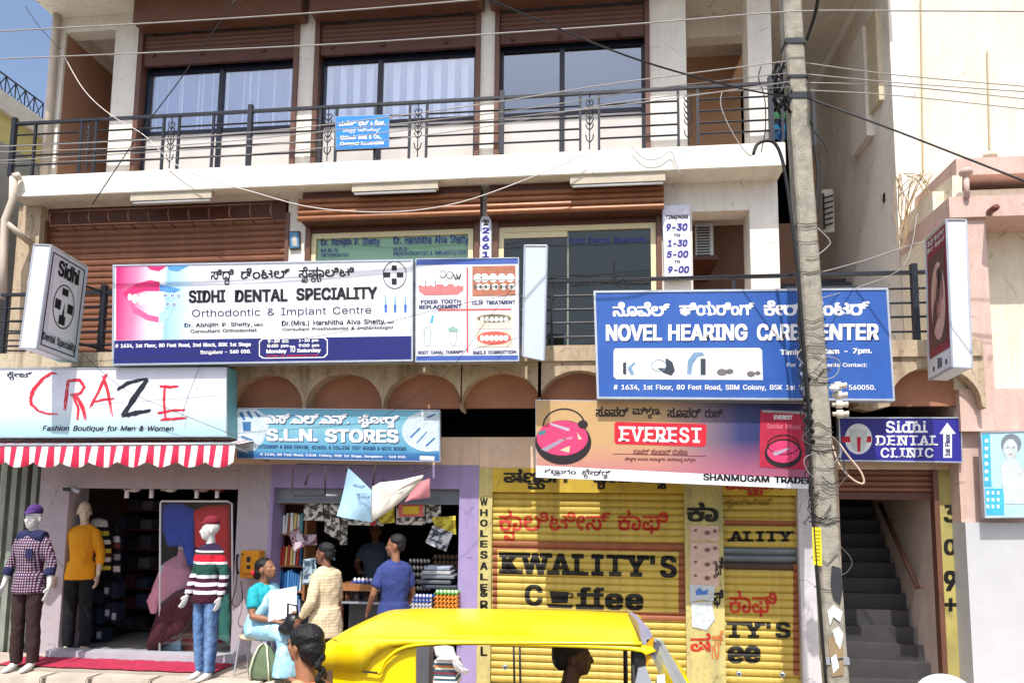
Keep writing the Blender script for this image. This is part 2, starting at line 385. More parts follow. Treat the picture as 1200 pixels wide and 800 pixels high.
# columns of the second floor
MB().box(XL, xx(68, YU), YU, 12.4, zf2, zroof).build('wall', cream, B)
MB().box(xx(68, YU)+.0005, xx(68, YU)+.006, YU+.04, 12.09, zf2, zroof-.25).build('inner_wall', mat('brownish_wall', (170, 128, 104), .9, var=.1, dirt=(130, 92, 74)), B)
for x0, x1 in ((130, 157), (347, 366), (562, 579), (762, 805), (878, 906)):
    zb(zf2, zroof-.001, x0, x1, 'column', cream, d=.35)
zb(zroof-.24, zroof-.002, 68.2, 129.8, 'beam', cream, Y=YU+.01, d=.2)
zb(zroof-.34, zroof-.002, 805.2, 878, 'beam', cream, Y=YU+.9, d=.2)
MB().box(XL+.2, xx(1000, YU), 12.1, 12.35, .6, zroof).build('wall', tan, B)
MB().box(xx(131, YU), xx(150, YU), YU+.36, 12.09, zf2, zroof-.002).build('wall', tan, B)
MB().box(xx(780, YU), xx(800, YU), YU+.36, 12.09, zf2, zroof-.002).build('wall', tan, B)
# sloping stair beam and back wall of the open balcony on the right
a0 = P(884, 28, 10.6); a1 = P(858, 92, 10.6); dn = Vector((0, .5, 0)); ww = Vector((.16, 0, 0))
MB().hexa([a0, a0+ww*1.3, a1+ww*1.3, a1], [a0+dn, a0+ww*1.3+dn, a1+ww*1.3+dn, a1+dn]).build('stair_beam', tan, B)
MB().box(xx(808, YU), xx(905, YU), 11.3, 11.5, zf2, zroof-.002).build('wall', tan, B)
# dark rooms behind the windows
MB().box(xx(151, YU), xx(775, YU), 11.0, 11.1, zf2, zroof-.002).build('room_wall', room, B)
pane_m = glass('blue_window_glass', (.9, .93, .98), .2, .05, (.9, .95, 1)); pane_d = glass('dark_window_glass', (.3, .38, .5), .2, .03, (.8, .9, 1))
curt_m = mat('pale_curtain', (240, 242, 248), .9, var=.08, bump=.1)
curt_d = mat('blue_curtain', (112, 130, 178), .9, var=.08, bump=.1)
panel_m = mat('grey_white_panel', (205, 200, 196), .6, var=.05, dirt=(160, 150, 140), dirt_amt=.35)
frame_m = mat('dark_window_frame', (22, 26, 44), .4, var=.1, bump=0)
def slats(par, X0, X1, Z0, Z1, Y, n, dep, m_, name='slat', shaded=True):
    """n curved shutter slats, each its own mesh piece sharing one mesh"""
    h = (Z1-Z0)/n; prof = [(0, .0), (.06, -.15), (.25, -.8), (.5, -1), (.75, -.85), (.93, -.35), (.985, 0)]
    v = []; f = []
    for xx_ in (X0, X1):
        for t, d in prof: v.append((xx_, Y+d*dep, Z0+t*h))
        v.append((xx_, Y+.004, Z0+.985*h)); v.append((xx_, Y+.004, Z0))
    k = len(prof)+2
    for i in range(k): f.append((i, (i+1) % k, k+(i+1) % k, k+i))
    f = [tuple(reversed(g)) for g in f]
    f += [tuple(range(k)), tuple(reversed(range(k, 2*k)))]
    o = mk(name, v, f, m_, par, origin=((X0+X1)/2, Y, Z0)); s0 = [o]
    for i in range(1, n): s0.append(cp(o, (0, random.uniform(0, .0014), i*h+random.uniform(-.0012, .0012))))
    return s0
def swf(Y, Z0, h, dep):
    prof = [(0, .0), (.06, -.15), (.25, -.8), (.5, -1), (.75, -.85), (.93, -.35), (.985, 0), (1, 0)]
    def g(z):
        t = ((z-Z0)/h) % 1
        for (a, d), (b, e) in zip(prof, prof[1:]):
            if a <= t <= b: return Y + dep*(d+(e-d)*(t-a)/max(b-a, 1e-6))
        return Y
    return g
z0_, z1_, z2_, z3_ = zz(22, YU), zz(43.5, YU), zz(60, YU), zz(137, YU)
for gi, (x0, x1, divs, kind) in enumerate(((157, 347, (252,), 'pale'), (366, 562, (441,), 'striped'), (579, 762, (658,), 'none'))):
    S = zb(z0_, zroof-.003, x0-9, x1+1, 'shutter_box', brown, Y=9.12, d=.28)
    bevel(S, .02)
    RS = MB().box(xx(x0, YU), xx(x0+5.5, YU), YU-.04, YU+.1, zf2, z0_).build('rolling_shutter', brown, B)
    MB().box(xx(x1-5.5, YU), xx(x1, YU), YU-.04, YU+.1, zf2, z0_).build('guide_rail', brown, RS)
    slats(RS, xx(x0+6, YU), xx(x1-6, YU), z1_, z0_, YU+.03, 4, .018, brown)
    MB().box(xx(x0+6, YU), xx(x1-6, YU), YU+.0, YU+.05, z2_, z1_-.002).build('bottom_rail', brown2, RS)
    for fx in (.12, .42, .8):
        q = P(x0+(x1-x0)*fx, 52-(x0+(x1-x0)*fx-463)*.045, YU-.01); MB().ell(q, (.035, .02, .03), 8, 6).build('lock_lug', brown2, RS, True)
    WN = MB().box(xx(x0+6, YU), xx(x1-6, YU), YU+.12, YU+.18, z2_-.05, z2_+.03).build('window', frame_m, B)
    xs = [x0+6]+list(divs)+[x1-6]
    MB().box(xx(x0+6, YU), xx(x1-6, YU), YU+.12, YU+.18, z3_-.03, z3_+.03).build('sill_bar', frame_m, WN)
    for xx0 in xs:
        MB().box(xx(xx0, YU)-.035, xx(xx0, YU)+.035, YU+.1, YU+.17, zf2, z2_-.05).build('mullion', frame_m, WN)
    for a, b in zip(xs, xs[1:]):
        MB().box(xx(a, YU)+.036, xx(b, YU)-.036, YU+.13, YU+.136, z3_+.03, z2_-.05).build('pane', pane_m if kind != 'none' else pane_d, WN)
        MB().box(xx(a, YU)+.036, xx(b, YU)-.036, YU+.13, YU+.16, zf2, z3_-.031).build('lower_panel', panel_m, WN)
    if kind != 'none':
        Xa, Xb = xx(x0+9, YU), xx(x1-9, YU); n = 22 if kind == 'striped' else 26; v = []; f = []; fm = []
        for i in range(n*4+1):
            t = i/(n*4); v += [(Xa+(Xb-Xa)*t, YU+.20+.018*math.sin(t*n*math.pi)+.01*math.sin(t*7+gi), z3_-.05), (Xa+(Xb-Xa)*t, YU+.20+.02*math.sin(t*n*math.pi), z2_-.03)]
            if i: f.append((2*i-2, 2*i, 2*i+1, 2*i-1)); fm.append(((i-1)//4 % 2) if kind == 'striped' else (0 if (i-1) % 11 == 0 or (i-1) % 17 == 3 else 1))
        mk('curtain', v, f, None, WN, True, mats=[curt_m, curt_d], fm=fm)
# ------------------------------------------------------------------ railing of the second floor
def railing(Y, ybars, xref, posts, pairs, x0, x1, yr, rr=.013, thick=(), label='', bars_m=None):
    """balcony railing built from round bars; pairs hold a scroll ornament"""
    zt = [P(xref, y, Y).z for y in ybars]; zbase = zt[-1]
    T = MB().box(xx(x0, Y, yr), xx(x1, Y, yr), Y-.022, Y+.022, zt[0]-.018, zt[0]+.018).build('railing', black, B)
    for x in posts:
        th = .03 if x in thick else .016
        o = MB().box(xx(x, Y, yr)-th, xx(x, Y, yr)+th, Y-th, Y+th, zbase, zt[0]+(.09 if x in thick else -.019)).build('post', black, T)
    xs = [x0]+[v for pr in pairs for v in pr]+[x1]
    for a, b in zip(xs[::2], xs[1::2]):
        for z in zt[1:-1]:
            MB().tube([(xx(a, Y, yr), Y, z), (xx(b, Y, yr), Y, z)], rr, 6).build('bar', bars_m or black, T)
    for a, b in pairs:
        c = (xx(a, Y, yr)+xx(b, Y, yr))/2; hh = zt[0]-zbase; mb = MB(); r = .008
        mb.tube([(c, Y, zbase+.02), (c, Y, zt[0]-.02)], r, 5)
        for k in range(5):
            zc = zbase+hh*(.36+.1*k)
            for s_ in (-1, 1):
                mb.tube([(c, Y, zc), (c+s_*.035, Y, zc+.03), (c+s_*.05, Y, zc+.075), (c+s_*.03, Y, zc+.10), (c+s_*.008, Y, zc+.07)], r, 5)
        for s_ in (-1, 1):
            mb.tube([(c, Y, zbase+hh*.14), (c+s_*.04, Y, zbase+hh*.2), (c+s_*.05, Y, zbase+hh*.28)], r, 5)
        mb.build('scroll_ornament', black, T)
    return T
railing(YS+.06, (129-7.3, 143-7.3, 156-7.3, 169-7.3, 181-7.3, 187), 463,
        (17, 42, 96, 113, 192, 210, 250, 293, 375, 394, 440, 480, 500, 588, 680, 702, 795, 818, 904, 917), [(96, 113), (192, 210), (375, 394), (480, 500), (680, 702), (795, 818)], 17, 917, 150, thick=(17, 293, 588, 904))
# ------------------------------------------------------------------ first floor
Y1 = 9.4
zs = zz(213, YS)-.001                     # underside of the slab above
zf1 = zz(425, 7.8)                        # first floor level
def fb(x0, x1, z0, z1, name, m_, Y=Y1, d=.2, yr=320, par=None):
    return MB().box(xx(x0, Y, yr), xx(x1, Y, yr), Y, Y+d, z0, z1).build(name, m_, par or B)
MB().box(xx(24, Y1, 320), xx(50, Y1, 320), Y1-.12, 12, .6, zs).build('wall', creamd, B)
for x0, x1 in ((335, 356), (560, 577), (776, 812), (880, 914)):
    fb(x0, x1, zf1, zs, 'column', cream, d=.4)
MB().box(xx(812.2, Y1, 320), xx(880, Y1, 320), Y1, Y1+.3, P(846, 247, Y1).z, zs).build('beam', cream, B)
# left large rolling shutter
RS = fb(46, 51, zf1, zz(245, Y1), 'rolling_shutter', brown, Y=Y1-.03, d=.1)
fb(332, 336, zf1, zz(245, Y1), 'guide_rail', brown, Y=Y1-.03, d=.1, par=RS)
slats(RS, xx(51, Y1, 320), xx(332, Y1, 320), zf1, P(200, 258, Y1).z, Y1+.04, 27, .017, mat('brown_shutter', (126, 82, 60), .38, .3, var=.18, bump=.06))
fb(51.5, 331.5, P(200, 262, Y1).z+.02, P(200, 238, Y1).z, 'shutter_roll_backing', brown2, Y=Y1+.02, d=.1, par=RS)
zc0, zc1 = P(200, 260, 9.2).z, P(200, 243, 9.2).z
X0, X1 = xx(60, 9.2, 250), xx(318, 9.2, 250)
GR = MB().tube([(X0, 9.2, zc0), (X1, 9.2, zc0)], .012).build('bracket_rail', brown, RS, True)
MB().tube([(X0, 9.2, zc1), (X1, 9.2, zc1)], .012).build('bracket_rail', brown, RS, True)
hp = MB().tube([(X0, 9.2, zc1), (X0, 9.17, (zc0+zc1)/2), (X0+.01, 9.2, zc0), (X0+.01, 9.35, zc0-.02)], .011).build('bracket_hoop', brown, RS, True)
for i in range(1, 12): cp(hp, ((X1-X0)*i/11, 0, 0))
# two half-raised shutters over the clinic windows
cfr = mat('cream_window_frame', (226, 214, 172), .5, var=.06)
cg1 = glass('green_clinic_glass', (.82, .92, .84), .05, .05); cg2 = glass('dark_clinic_glass', (.42, .52, .45), .045, .04)
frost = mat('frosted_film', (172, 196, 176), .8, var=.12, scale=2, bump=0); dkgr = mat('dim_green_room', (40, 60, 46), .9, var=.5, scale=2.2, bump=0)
for (x0, x1, film, yb) in ((356, 561, frost, 0), (577, 776, dkgr, 0)):
    RS = fb(x0, x0+6, zf1, zz(240, Y1), 'rolling_shutter', brown, Y=Y1-.03, d=.12)
    fb(x1-6, x1, zf1, zz(240, Y1), 'guide_rail', brown, Y=Y1-.03, d=.12, par=RS)
    slats(RS, xx(x0-6, 9.2, 240), xx(x1+2, 9.2, 240), P(463, 256, 9.2).z, P(463, 229, 9.2).z, 9.2, 4, .03, mat('orange_brown_shutter', (144, 94, 64), .4, .2, var=.18, bump=.06))
    fb(x0-5, x1+1, P(463, 257, 9.2).z, zs, 'shutter_box', brown2, Y=9.215, d=.17, par=RS)
    fb(x0+6, x1-6, zz(270, Y1), zz(258, Y1), 'bottom_rail', brown2, par=RS, d=.05)
    zt_ = zz(270, Y1)-.002; za = zf1
    WN = fb(x0+7, x1-7, zt_-.07, zt_, 'window', cfr, Y=Y1+.02, d=.07)
    fb(x0+7, x0+13, za, zt_-.071, 'mullion', cfr, Y=Y1+.02, d=.07, par=WN); fb(x1-13, x1-7, za, zt_-.071, 'mullion', cfr, Y=Y1+.02, d=.07, par=WN)
    xm = (x0+x1)/2-12
    if film is frost:
        fb(x0+13.2, x1-13.2, za, zt_-.072, 'pane', cg1, Y=Y1+.05, d=.006, par=WN)
        fb(x0+13.2, x1-13.2, za, zt_-.073, 'frosted_film', frost, Y=Y1+.08, d=.004, par=WN)
        for s_, (a, b, c, d_) in (('Dr. Abhijith P. Shetty', (376, 279.5, 445, 290)), ('M.D.S', (376, 291.5, 396, 295.5)), ('ORTHODONTIST', (376, 297, 409, 301)),
                                  ('Dr. Harshitha Alva Shetty', (461, 276.5, 549, 288.5)), ('M.D.S', (461, 290, 477, 294)), ('PROSTHODONTIST & IMPLANTOLOGIST', (461, 295, 549, 299.5))):
            text(s_, a, b, c, d_, Y1+.045, flat('window_blue', (40, 58, 140)), WN, 'b', sl=-.02)
    else:
        fb(x0+13.2, xm, zt_-.15, zt_-.074, 'frame_board', cfr, Y=Y1+.03, d=.02, par=WN)
        fb(xm, xm+2, za, zt_-.075, 'mullion', mat('grey_frame', (120, 125, 115), .5), Y=Y1+.03, d=.03, par=WN)
        fb(x0+13.2, xm-.2, za, zt_-.151, 'pane', cg2, Y=Y1+.05, d=.006, par=WN); fb(xm+2.2, x1-13.2, za, zt_-.076, 'pane', cg2, Y=Y1+.05, d=.006, par=WN)
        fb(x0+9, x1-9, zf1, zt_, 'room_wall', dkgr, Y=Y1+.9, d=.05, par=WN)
        text('Sidhi Dental Speciality', 666, 276, 758, 288, Y1+.045, flat('window_blue', (40, 58, 140)), WN, 'b', sl=-.02, yr=(-.22, .76))
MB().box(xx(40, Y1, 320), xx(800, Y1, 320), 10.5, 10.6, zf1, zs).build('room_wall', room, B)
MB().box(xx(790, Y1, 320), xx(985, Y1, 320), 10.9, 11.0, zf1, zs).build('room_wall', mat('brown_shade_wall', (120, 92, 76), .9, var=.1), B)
MB().box(xx(800, Y1, 320), xx(812, Y1, 320), Y1+.41, 10.89, zf1, zs).build('wall', tan, B)
# first floor slab, arched fascia and the black gap beneath it
YA = 7.78
zA, zB_, zC = zz(436, YA), zz(408, YA), zz(478.5, YA)       # arch top, parapet top, arch foot
XA0, XA1 = xx(0, YA, 440), xx(1152, YA, 440)
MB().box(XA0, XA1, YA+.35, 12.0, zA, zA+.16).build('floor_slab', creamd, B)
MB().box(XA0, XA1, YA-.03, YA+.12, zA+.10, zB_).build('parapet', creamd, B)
cen = [P(312+91.6*i, 445, YA).x for i in range(-3, 9)]
cen[-1] = xx(1095, YA, 445)
pit = cen[1]-cen[0]; rad = pit*.447; hgt = zA-zC-.02
xs = []; 
fv = []; ff = []
edges = [cen[0]-pit/2]+[(a+b)/2 for a, b in zip(cen, cen[1:])]+[cen[-1]+rad+.04]
prof = []
for c, e0, e1 in zip(cen, edges, edges[1:]):
    prof += [(e0, zC-.03), (c-rad, zC)]
    for k in range(1, 16):
        a = math.pi*k/16; prof.append((c-rad*math.cos(a), zC+.02+hgt*math.sin(a)))
    prof += [(c+rad, zC), (e1-.0001, zC-.03)]
zt_ = zA+.098; d_ = .3
for x, z in prof: fv += [(x, YA, z), (x, YA, zt_), (x, YA+d_, z), (x, YA+d_, zt_)]
for i in range(len(prof)-1):
    a, b = 4*i, 4*i+4; ff += [(a, b, b+1, a+1), (a+2, a, b, b+2)[::-1], (a+2, a+3, b+3, b+2)]
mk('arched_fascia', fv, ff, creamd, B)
for c in cen[:]:
    if c is cen[0]:
        ap = MB(); k = 14; pts = [(c-rad-.02, YA+.2, zC+.03)]+[(c-(rad+.02)*math.cos(math.pi*j/k), YA+.2, zC+.02+(hgt+.03)*math.sin(math.pi*j/k)) for j in range(k+1)]+[(c+rad+.02, YA+.2, zC+.03)]
        ao = mk('arch_panel', pts, [tuple(range(len(pts)))], arch_fill, B, origin=(c, YA, zC))
    else: cp(ao, (c-cen[0], 0, 0))
YG = 8.2
zL = zz(512, YG); zgt = zz(512, YG)
MB().box(XA0, XA1, YG+1.2, YG+1.3, zL-.5, zA).build('wall', dark, B)  # shade of the open gap, put into the colour of wall and soffit
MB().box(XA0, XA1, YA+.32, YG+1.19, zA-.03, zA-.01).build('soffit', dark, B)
# railing of the first floor (behind the signboards)
railing(YA+.06, (329.5, 347, 363, 378.5, 395, 408), 660, (8, 122, 200, 290, 450, 560, 647, 700, 860, 1072), [], 2, 1086, 350, thick=(122, 1072))
# tube lights under the slab
for (a, b, y) in ((152, 247, 233.5), (412, 513, 222.5), (668, 780, 213.5)):
    y2 = y-.0
    q0, q1 = P(a, y+.6, 9.02), P(b, y-1.2, 9.02); q1.z = q0.z = (q0.z+q1.z)/2
    t = thing('tube_light', 'white tube light under the slab %s' % ('at its left end above the wide brown shutter' if a < 200 else 'above the frosted clinic window' if a < 500 else 'above the dark clinic window'), 'lamp', ((q0.x+q1.x)/2, 9.03, q0.z), 'tube lights under the balcony slab')
    MB().box(q0.x, q1.x, 9.03, 9.1, q0.z, zs-.001).build('housing', mat('old_housing', (190, 178, 158), .6), t)
    MB().tube([(q0.x+.03, 9.06, q0.z-.02), (q1.x-.03, 9.06, q0.z-.02)], .018, 8).build('tube', white, t, True)
# ------------------------------------------------------------------ ground floor
lil = mat('lilac_wall', (158, 142, 186), .85, var=.07, dirt=(140, 120, 150), streak=True, dirt_amt=.4, bump=.2)
gry = mat('greyish_pink_wall', (176, 166, 170), .85, var=.07, dirt=(150, 140, 150), streak=True, dirt_amt=.4, bump=.2)
peach = mat('peach_wall', (226, 198, 172), .85, var=.06, dirt=(170, 140, 118), streak=True, dirt_amt=.4, bump=.2)
yel = mat('yellow_wall', (206, 174, 62), .8, var=.1, dirt=(150, 130, 80), streak=True, dirt_amt=.45, bump=.15)
pyel = mat('dirty_yellow_wall', (198, 184, 118), .85, var=.12, dirt=(120, 118, 100), streak=True, dirt_amt=.7, bump=.2)
zP = .45
def gx(x): return P(x, 660, YG).x
def gz(y, x=600): return P(x, y, YG).z
def gb(x0, x1, z0, z1, name, m_, Y=YG, d=.25):
    return MB().box(gx(x0), gx(x1), Y, Y+d, z0, z1).build(name, m_, B)
gb(40, 75, zP, gz(545), 'pillar', gry, d=.35); gb(275, 313, zP, gz(545), 'pillar', gry, d=.35)
gb(75.2, 274.8, gz(572, 175), gz(545), 'lintel', gry)
gb(313.2, 317, zP, gz(545), 'pillar', lil, Y=YG-.005, d=.35); gb(537, 560, zP, gz(545), 'pillar', lil, Y=YG-.005, d=.35)
gb(317.2, 536.8, gz(572, 430), gz(545), 'lintel', lil, Y=YG-.005)
gb(40, 560, gz(545)+.001, zL, 'lintel', peach); gb(560.2, 1150, gz(548)+.001, zL, 'lintel', peach)
gb(560.2, 576, zP, gz(548), 'pillar', pyel, Y=YG-.01, d=.35); gb(803, 848, zP, gz(548), 'pillar', pyel, Y=YG-.01, d=.35)
gb(576.2, 802.8, gz(577, 690), gz(548), 'lintel', yel, Y=YG-.012); gb(848.2, 936, gz(580, 890), gz(548), 'lintel', yel, Y=YG-.012)
gb(936.2, 966, zP, gz(548), 'pillar', mat('pale_grey_pillar', (200, 196, 198), .85, var=.06, dirt=(140, 136, 140), streak=True), Y=YG-.03, d=.4)
gb(966.2, 986, zP, gz(548), 'pillar', creamd, d=.35)
gb(1097, 1103, zP, gz(548), 'door_frame', brown, Y=YG-.03, d=.1); gb(1103.2, 1127, zP, gz(548), 'pillar', mat('stained_yellow_pillar', (178, 166, 96), .85, var=.2, dirt=(90, 84, 74), dirt_amt=.85, bump=.3), d=.5)
gb(1127.2, 1142, zP, zL-.001, 'pillar', mat('weathered_grey', (150, 140, 128), .9, var=.2, dirt=(80, 70, 60)), Y=YG+.02, d=.5)
# inner walls between shops, back walls, ceiling
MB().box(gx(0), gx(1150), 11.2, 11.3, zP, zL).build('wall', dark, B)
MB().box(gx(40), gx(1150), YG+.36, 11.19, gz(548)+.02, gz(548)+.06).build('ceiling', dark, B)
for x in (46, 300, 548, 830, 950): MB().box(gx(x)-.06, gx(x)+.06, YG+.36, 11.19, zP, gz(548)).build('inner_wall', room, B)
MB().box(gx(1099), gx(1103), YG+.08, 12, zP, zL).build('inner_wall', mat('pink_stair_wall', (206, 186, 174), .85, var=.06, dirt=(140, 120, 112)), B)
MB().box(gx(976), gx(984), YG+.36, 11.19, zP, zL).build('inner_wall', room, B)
# ------------------------------------------------------------------ painted rolling shutters with lettering that follows the slats
ysl = mat('yellow_slat_paint', (194, 168, 76), .45, var=.1, dirt=(130, 108, 56), streak=True, dirt_amt=.5, bump=.06, scale=3)
def conform(o, par, Zb, h, dep, Y, m_):
    """cut a flat painted patch at the slat lines and press it onto the slats"""
    g = swf(Y, Zb, h, dep); bm = bmesh.new(); bm.from_mesh(o.data); off = W[o.name]
    zs_ = [v.co.z+off.z for v in bm.verts]; a, b = min(zs_), max(zs_)
    k = int((a-Zb)/h)-1
    while Zb+k*h < b:
        for t in (0, .06, .25, .5, .75, .93, .985):
            zc = Zb+(k+t)*h
            if a < zc < b:
                bmesh.ops.bisect_plane(bm, geom=bm.verts[:]+bm.edges[:]+bm.faces[:], plane_co=(0, 0, zc-off.z), plane_no=(0, 0, 1), dist=1e-6)
        k += 1
    for v in bm.verts:
        lift = (Y - (v.co.y+off.y))
        v.co.y = g(v.co.z+off.z) - .0025 - lift - off.y
    bm.to_mesh(o.data); bm.free()
def shutter(x0, x1, yt, n, dep=.024):
    X0, X1, Zt = gx(x0), gx(x1), gz(yt, (x0+x1)/2)
    Zb = zP+.02; h = (Zt-Zb)/n
    RS = MB().box(X0-.02, X1+.02, YG+.11, YG+.14, Zb, Zt).build('rolling_shutter', brown2, B)
    S = slats(RS, X0, X1, Zb, Zt, YG+.07, n, dep, ysl)
    return RS, S, Zb, h
def painted(s, x0, yt, x1, yb, rec, m_, **kw):
    RS, S, Zb, h = rec
    o = text(s, x0, yt, x1, yb, YG+.07, m_, RS, name='painted_lettering', **kw)
    conform(o, RS, Zb, h, .024, YG+.07, m_); return o
def patch(pts, rec, m_, lift=0):
    RS, S, Zb, h = rec; o = poly('painted_band', pts, YG+.07-lift, m_, RS); conform(o, RS, Zb, h, .024, YG+.07, m_); return o
redp = mat('faded_red_paint', (190, 44, 30), .6, var=.2, dirt=(170, 120, 60), dirt_amt=.3)
blkp = mat('faded_black_paint', (18, 16, 14), .6, var=.3, dirt=(90, 80, 46), dirt_amt=.3)
bnd = mat('red_brown_band', (146, 84, 52), .6, var=.2, dirt=(120, 90, 50), dirt_amt=.5)
r1 = shutter(576, 803, 577, 27)
patch([(578, 633), (803, 636), (803, 646), (578, 643)], r1, bnd)
patch([(578, 713), (803, 717), (803, 727), (578, 723)], r1, bnd)
patch([(578, 643), (583, 643), (583, 713), (578, 713)], r1, bnd)
patch([(795, 646), (803, 646), (803, 717), (795, 717)], r1, bnd)
painted('ಕ್ವಾಲಿಟೀಸ್ ಕಾಫಿ', 585, 597, 783, 633, r1, redp, wt='b')
painted("KWALITY'S", 585, 646, 793, 672, r1, blkp, wt='h', serif=True, sl=.022, track=.09)
painted('C', 615, 684, 636, 709, r1, blkp, wt='h', sl=.02, serif=True); painted('ffee', 675, 687, 754, 713, r1, blkp, wt='h', serif=True, sl=.02, track=.04)
patch([(644, 692), (667, 693), (665, 706), (647, 706)], r1, blkp); patch([(641, 707), (672, 708.5), (670, 712), (643, 711)], r1, blkp)
patch([(667, 694), (672, 694.5), (672, 700), (667, 700), (667, 698.4), (670, 698.2), (670, 696), (667, 695.6)], r1, blkp)
r2 = shutter(848, 936, 580, 26)
gsl = mat('bare_steel_slat', (112, 120, 124), .45, .5, var=.2, dirt=(70, 66, 60)); bsl = mat('rusty_slat', (74, 60, 50), .6, .2, var=.2)
for i in range(len(r2[1])):
    zc = r2[2]+r2[3]*(i+.5); yy = 595-(zc-2.4)/YG*850
    if 636 < yy < 662:
        o = r2[1][i]; o.data = o.data.copy(); o.data.materials[0] = gsl if yy < 652 else bsl
patch([(849, 609), (935, 610), (935, 616), (849, 615)], r2, bnd)
painted('ಕಾಫಿ', 854, 691, 910, 722, r2, redp, wt='b'); painted("TY'S", 851, 728, 926, 747, r2, blkp, wt='h', serif=True, track=.09); painted('ee', 852, 756, 891, 776, r2, blkp, wt='h')
painted('ALITY', 852, 622, 930, 634, r2, blkp, wt='h', serif=True, track=.09); painted('ಕ್ವಾಲಿಟೀಸ್', 850, 583, 905, 596, r2, mat('faded_ochre', (140, 110, 40), .6), wt='b')
patch([(929, 660), (936, 660), (936, 790), (929, 790)], r2, bnd)
# lettering painted on walls
text('ಷಣ್ಮುಗ', 590, 549, 665, 573, YG-.016, blkp, B, 'h'); text('ಪ್ರಾವಿಜನ್ಸ್', 695, 549, 790, 573, YG-.016, blkp, B, 'h'); text('ಷಣ್ಮುಗ', 850, 560, 918, 580, YG-.016, redp, B, 'h')
yy = 583
for ch, hh in zip('WHOLESALE', (12, 11, 11, 11, 11, 12, 12, 11, 11)):
    text(ch, 562.5, yy, 571.5, yy+hh-3, YG-.013, blkp, B, 'h'); yy += hh+1.2
for ch, y0 in (('&', 692), ('R', 706), ('E', 720)): text(ch, 562.5, y0-3, 572, y0+7, YG-.013, blkp, B, 'h')
text('L', 563, 757, 571, 768, YG-.013, blkp, B, 'h')
text('ಕಾ', 805, 588, 842, 611, YG-.015, blkp, B, 'h'); text('ಫಿ', 836, 690, 848, 712, YG-.015, blkp, B, 'h'); text('ಟಿ', 838, 652, 848, 676, YG-.015, blkp, B, 'h')
text('ಷ', 809, 741, 833, 764, YG-.015, redp, B, 'b'); text('ಸ್', 834, 738, 848, 772, YG-.015, mat('orange_paint', (200, 120, 60), .7, var=.3), B, 'b')
text('3', 1106, 591, 1121, 612, YG-.003, blkp, B, 'h'); text('0', 1106, 631, 1121, 650, YG-.003, blkp, B, 'h'); text('9', 1106, 668, 1121, 692, YG-.003, blkp, B, 'h'); text('+', 1107, 700, 1121, 716, YG-.003, blkp, B, 'h')
# torn posters pasted on the yellow pillar
for i, y in enumerate((615, 635, 652, 668)):
    t = poly('pasted_poster', [(808+i % 2, y), (842, y+1), (843, y+17), (840, y+19), (826, y+17), (809, y+19)], YG-.014-.0006*i, flat('old_pink_paper', (206, 176, 160), .8))
    tag(t, ['topmost pinkish advert pasted on the yellow pillar', 'second pinkish advert from the top on the yellow pillar', 'third pinkish advert from the top on the yellow pillar', 'lowest pinkish advert on the yellow pillar, above the white paper'][i], 'poster', 'adverts pasted on the yellow pillar')
    for q in ((829, 8, 3.4), (838, 6, 2.6), (815, 5, 2)):
        a = poly('print_mark', ellp(q[0], y+q[1]+1, q[2], q[2]*.8, 10), YG-.018, flat('brown_ink', (120, 84, 78)), t); del a
for nm, q, c, lab in (('pasted_poster', [(808, 684), (838, 686), (836, 704), (822, 702), (809, 706)], (190, 196, 200), 'small bluish white paper pasted on the yellow pillar under the pink adverts'),
                      ('pasted_poster', [(810, 706), (834, 704), (838, 725), (828, 738), (811, 734)], (198, 204, 208), 'torn blank white paper pasted on the yellow pillar')):
    t = tag(poly(nm, q, YG-.019, flat(lab[:12], c, .8)), lab, 'poster')
    if 'bluish' in lab: poly('print_mark', [(815, 692), (820, 688), (824, 692), (830, 690), (829, 696), (816, 697)], YG-.021, flat('blue_ink', (70, 120, 190)), t)
# ------------------------------------------------------------------ the stair entrance at the right
RS = MB().box(gx(985), gx(1097), YG+.02, YG+.06, gz(585, 1040), gz(577, 1040)).build('rolling_shutter', brown2, B)
slats(RS, gx(985), gx(1097), gz(577, 1040)+.001, gz(548), YG+.04, 4, .02, mat('brown_shutter', (126, 82, 60), .38, .3), )
stm = mat('dark_grey_step', (64, 62, 63), .8, var=.2, dirt=(50, 48, 48), bump=.2)
ST = thing('staircase', 'dark grey staircase climbing behind the raised brown shutter at the right', 'stairs', (gx(1040), YG+.2, zP))
for k in range(13):
    MB().box(gx(984)+.01, gx(1099)-.005, YG+.15+.135*k, YG+.15+.135*(k+1)+.03, zP+.168*k+.001, zP+.168*(k+1)).build('step', stm, ST)
h0, h1 = P(1040, 590, 9.45), P(1087, 688, 8.5); xw = gx(1099)-.09; h0.x = xw; h1.x = xw
hr = MB().tube([h0+Vector((0, 0, .0)), h1], .028, 8).build('handrail', brown, ST, True)
for t in (.2, .97):
    q = h0.lerp(h1, t); MB().tube([q, q+Vector((.08, 0, -.03))], .012, 6).build('handrail_bracket', brown, ST)
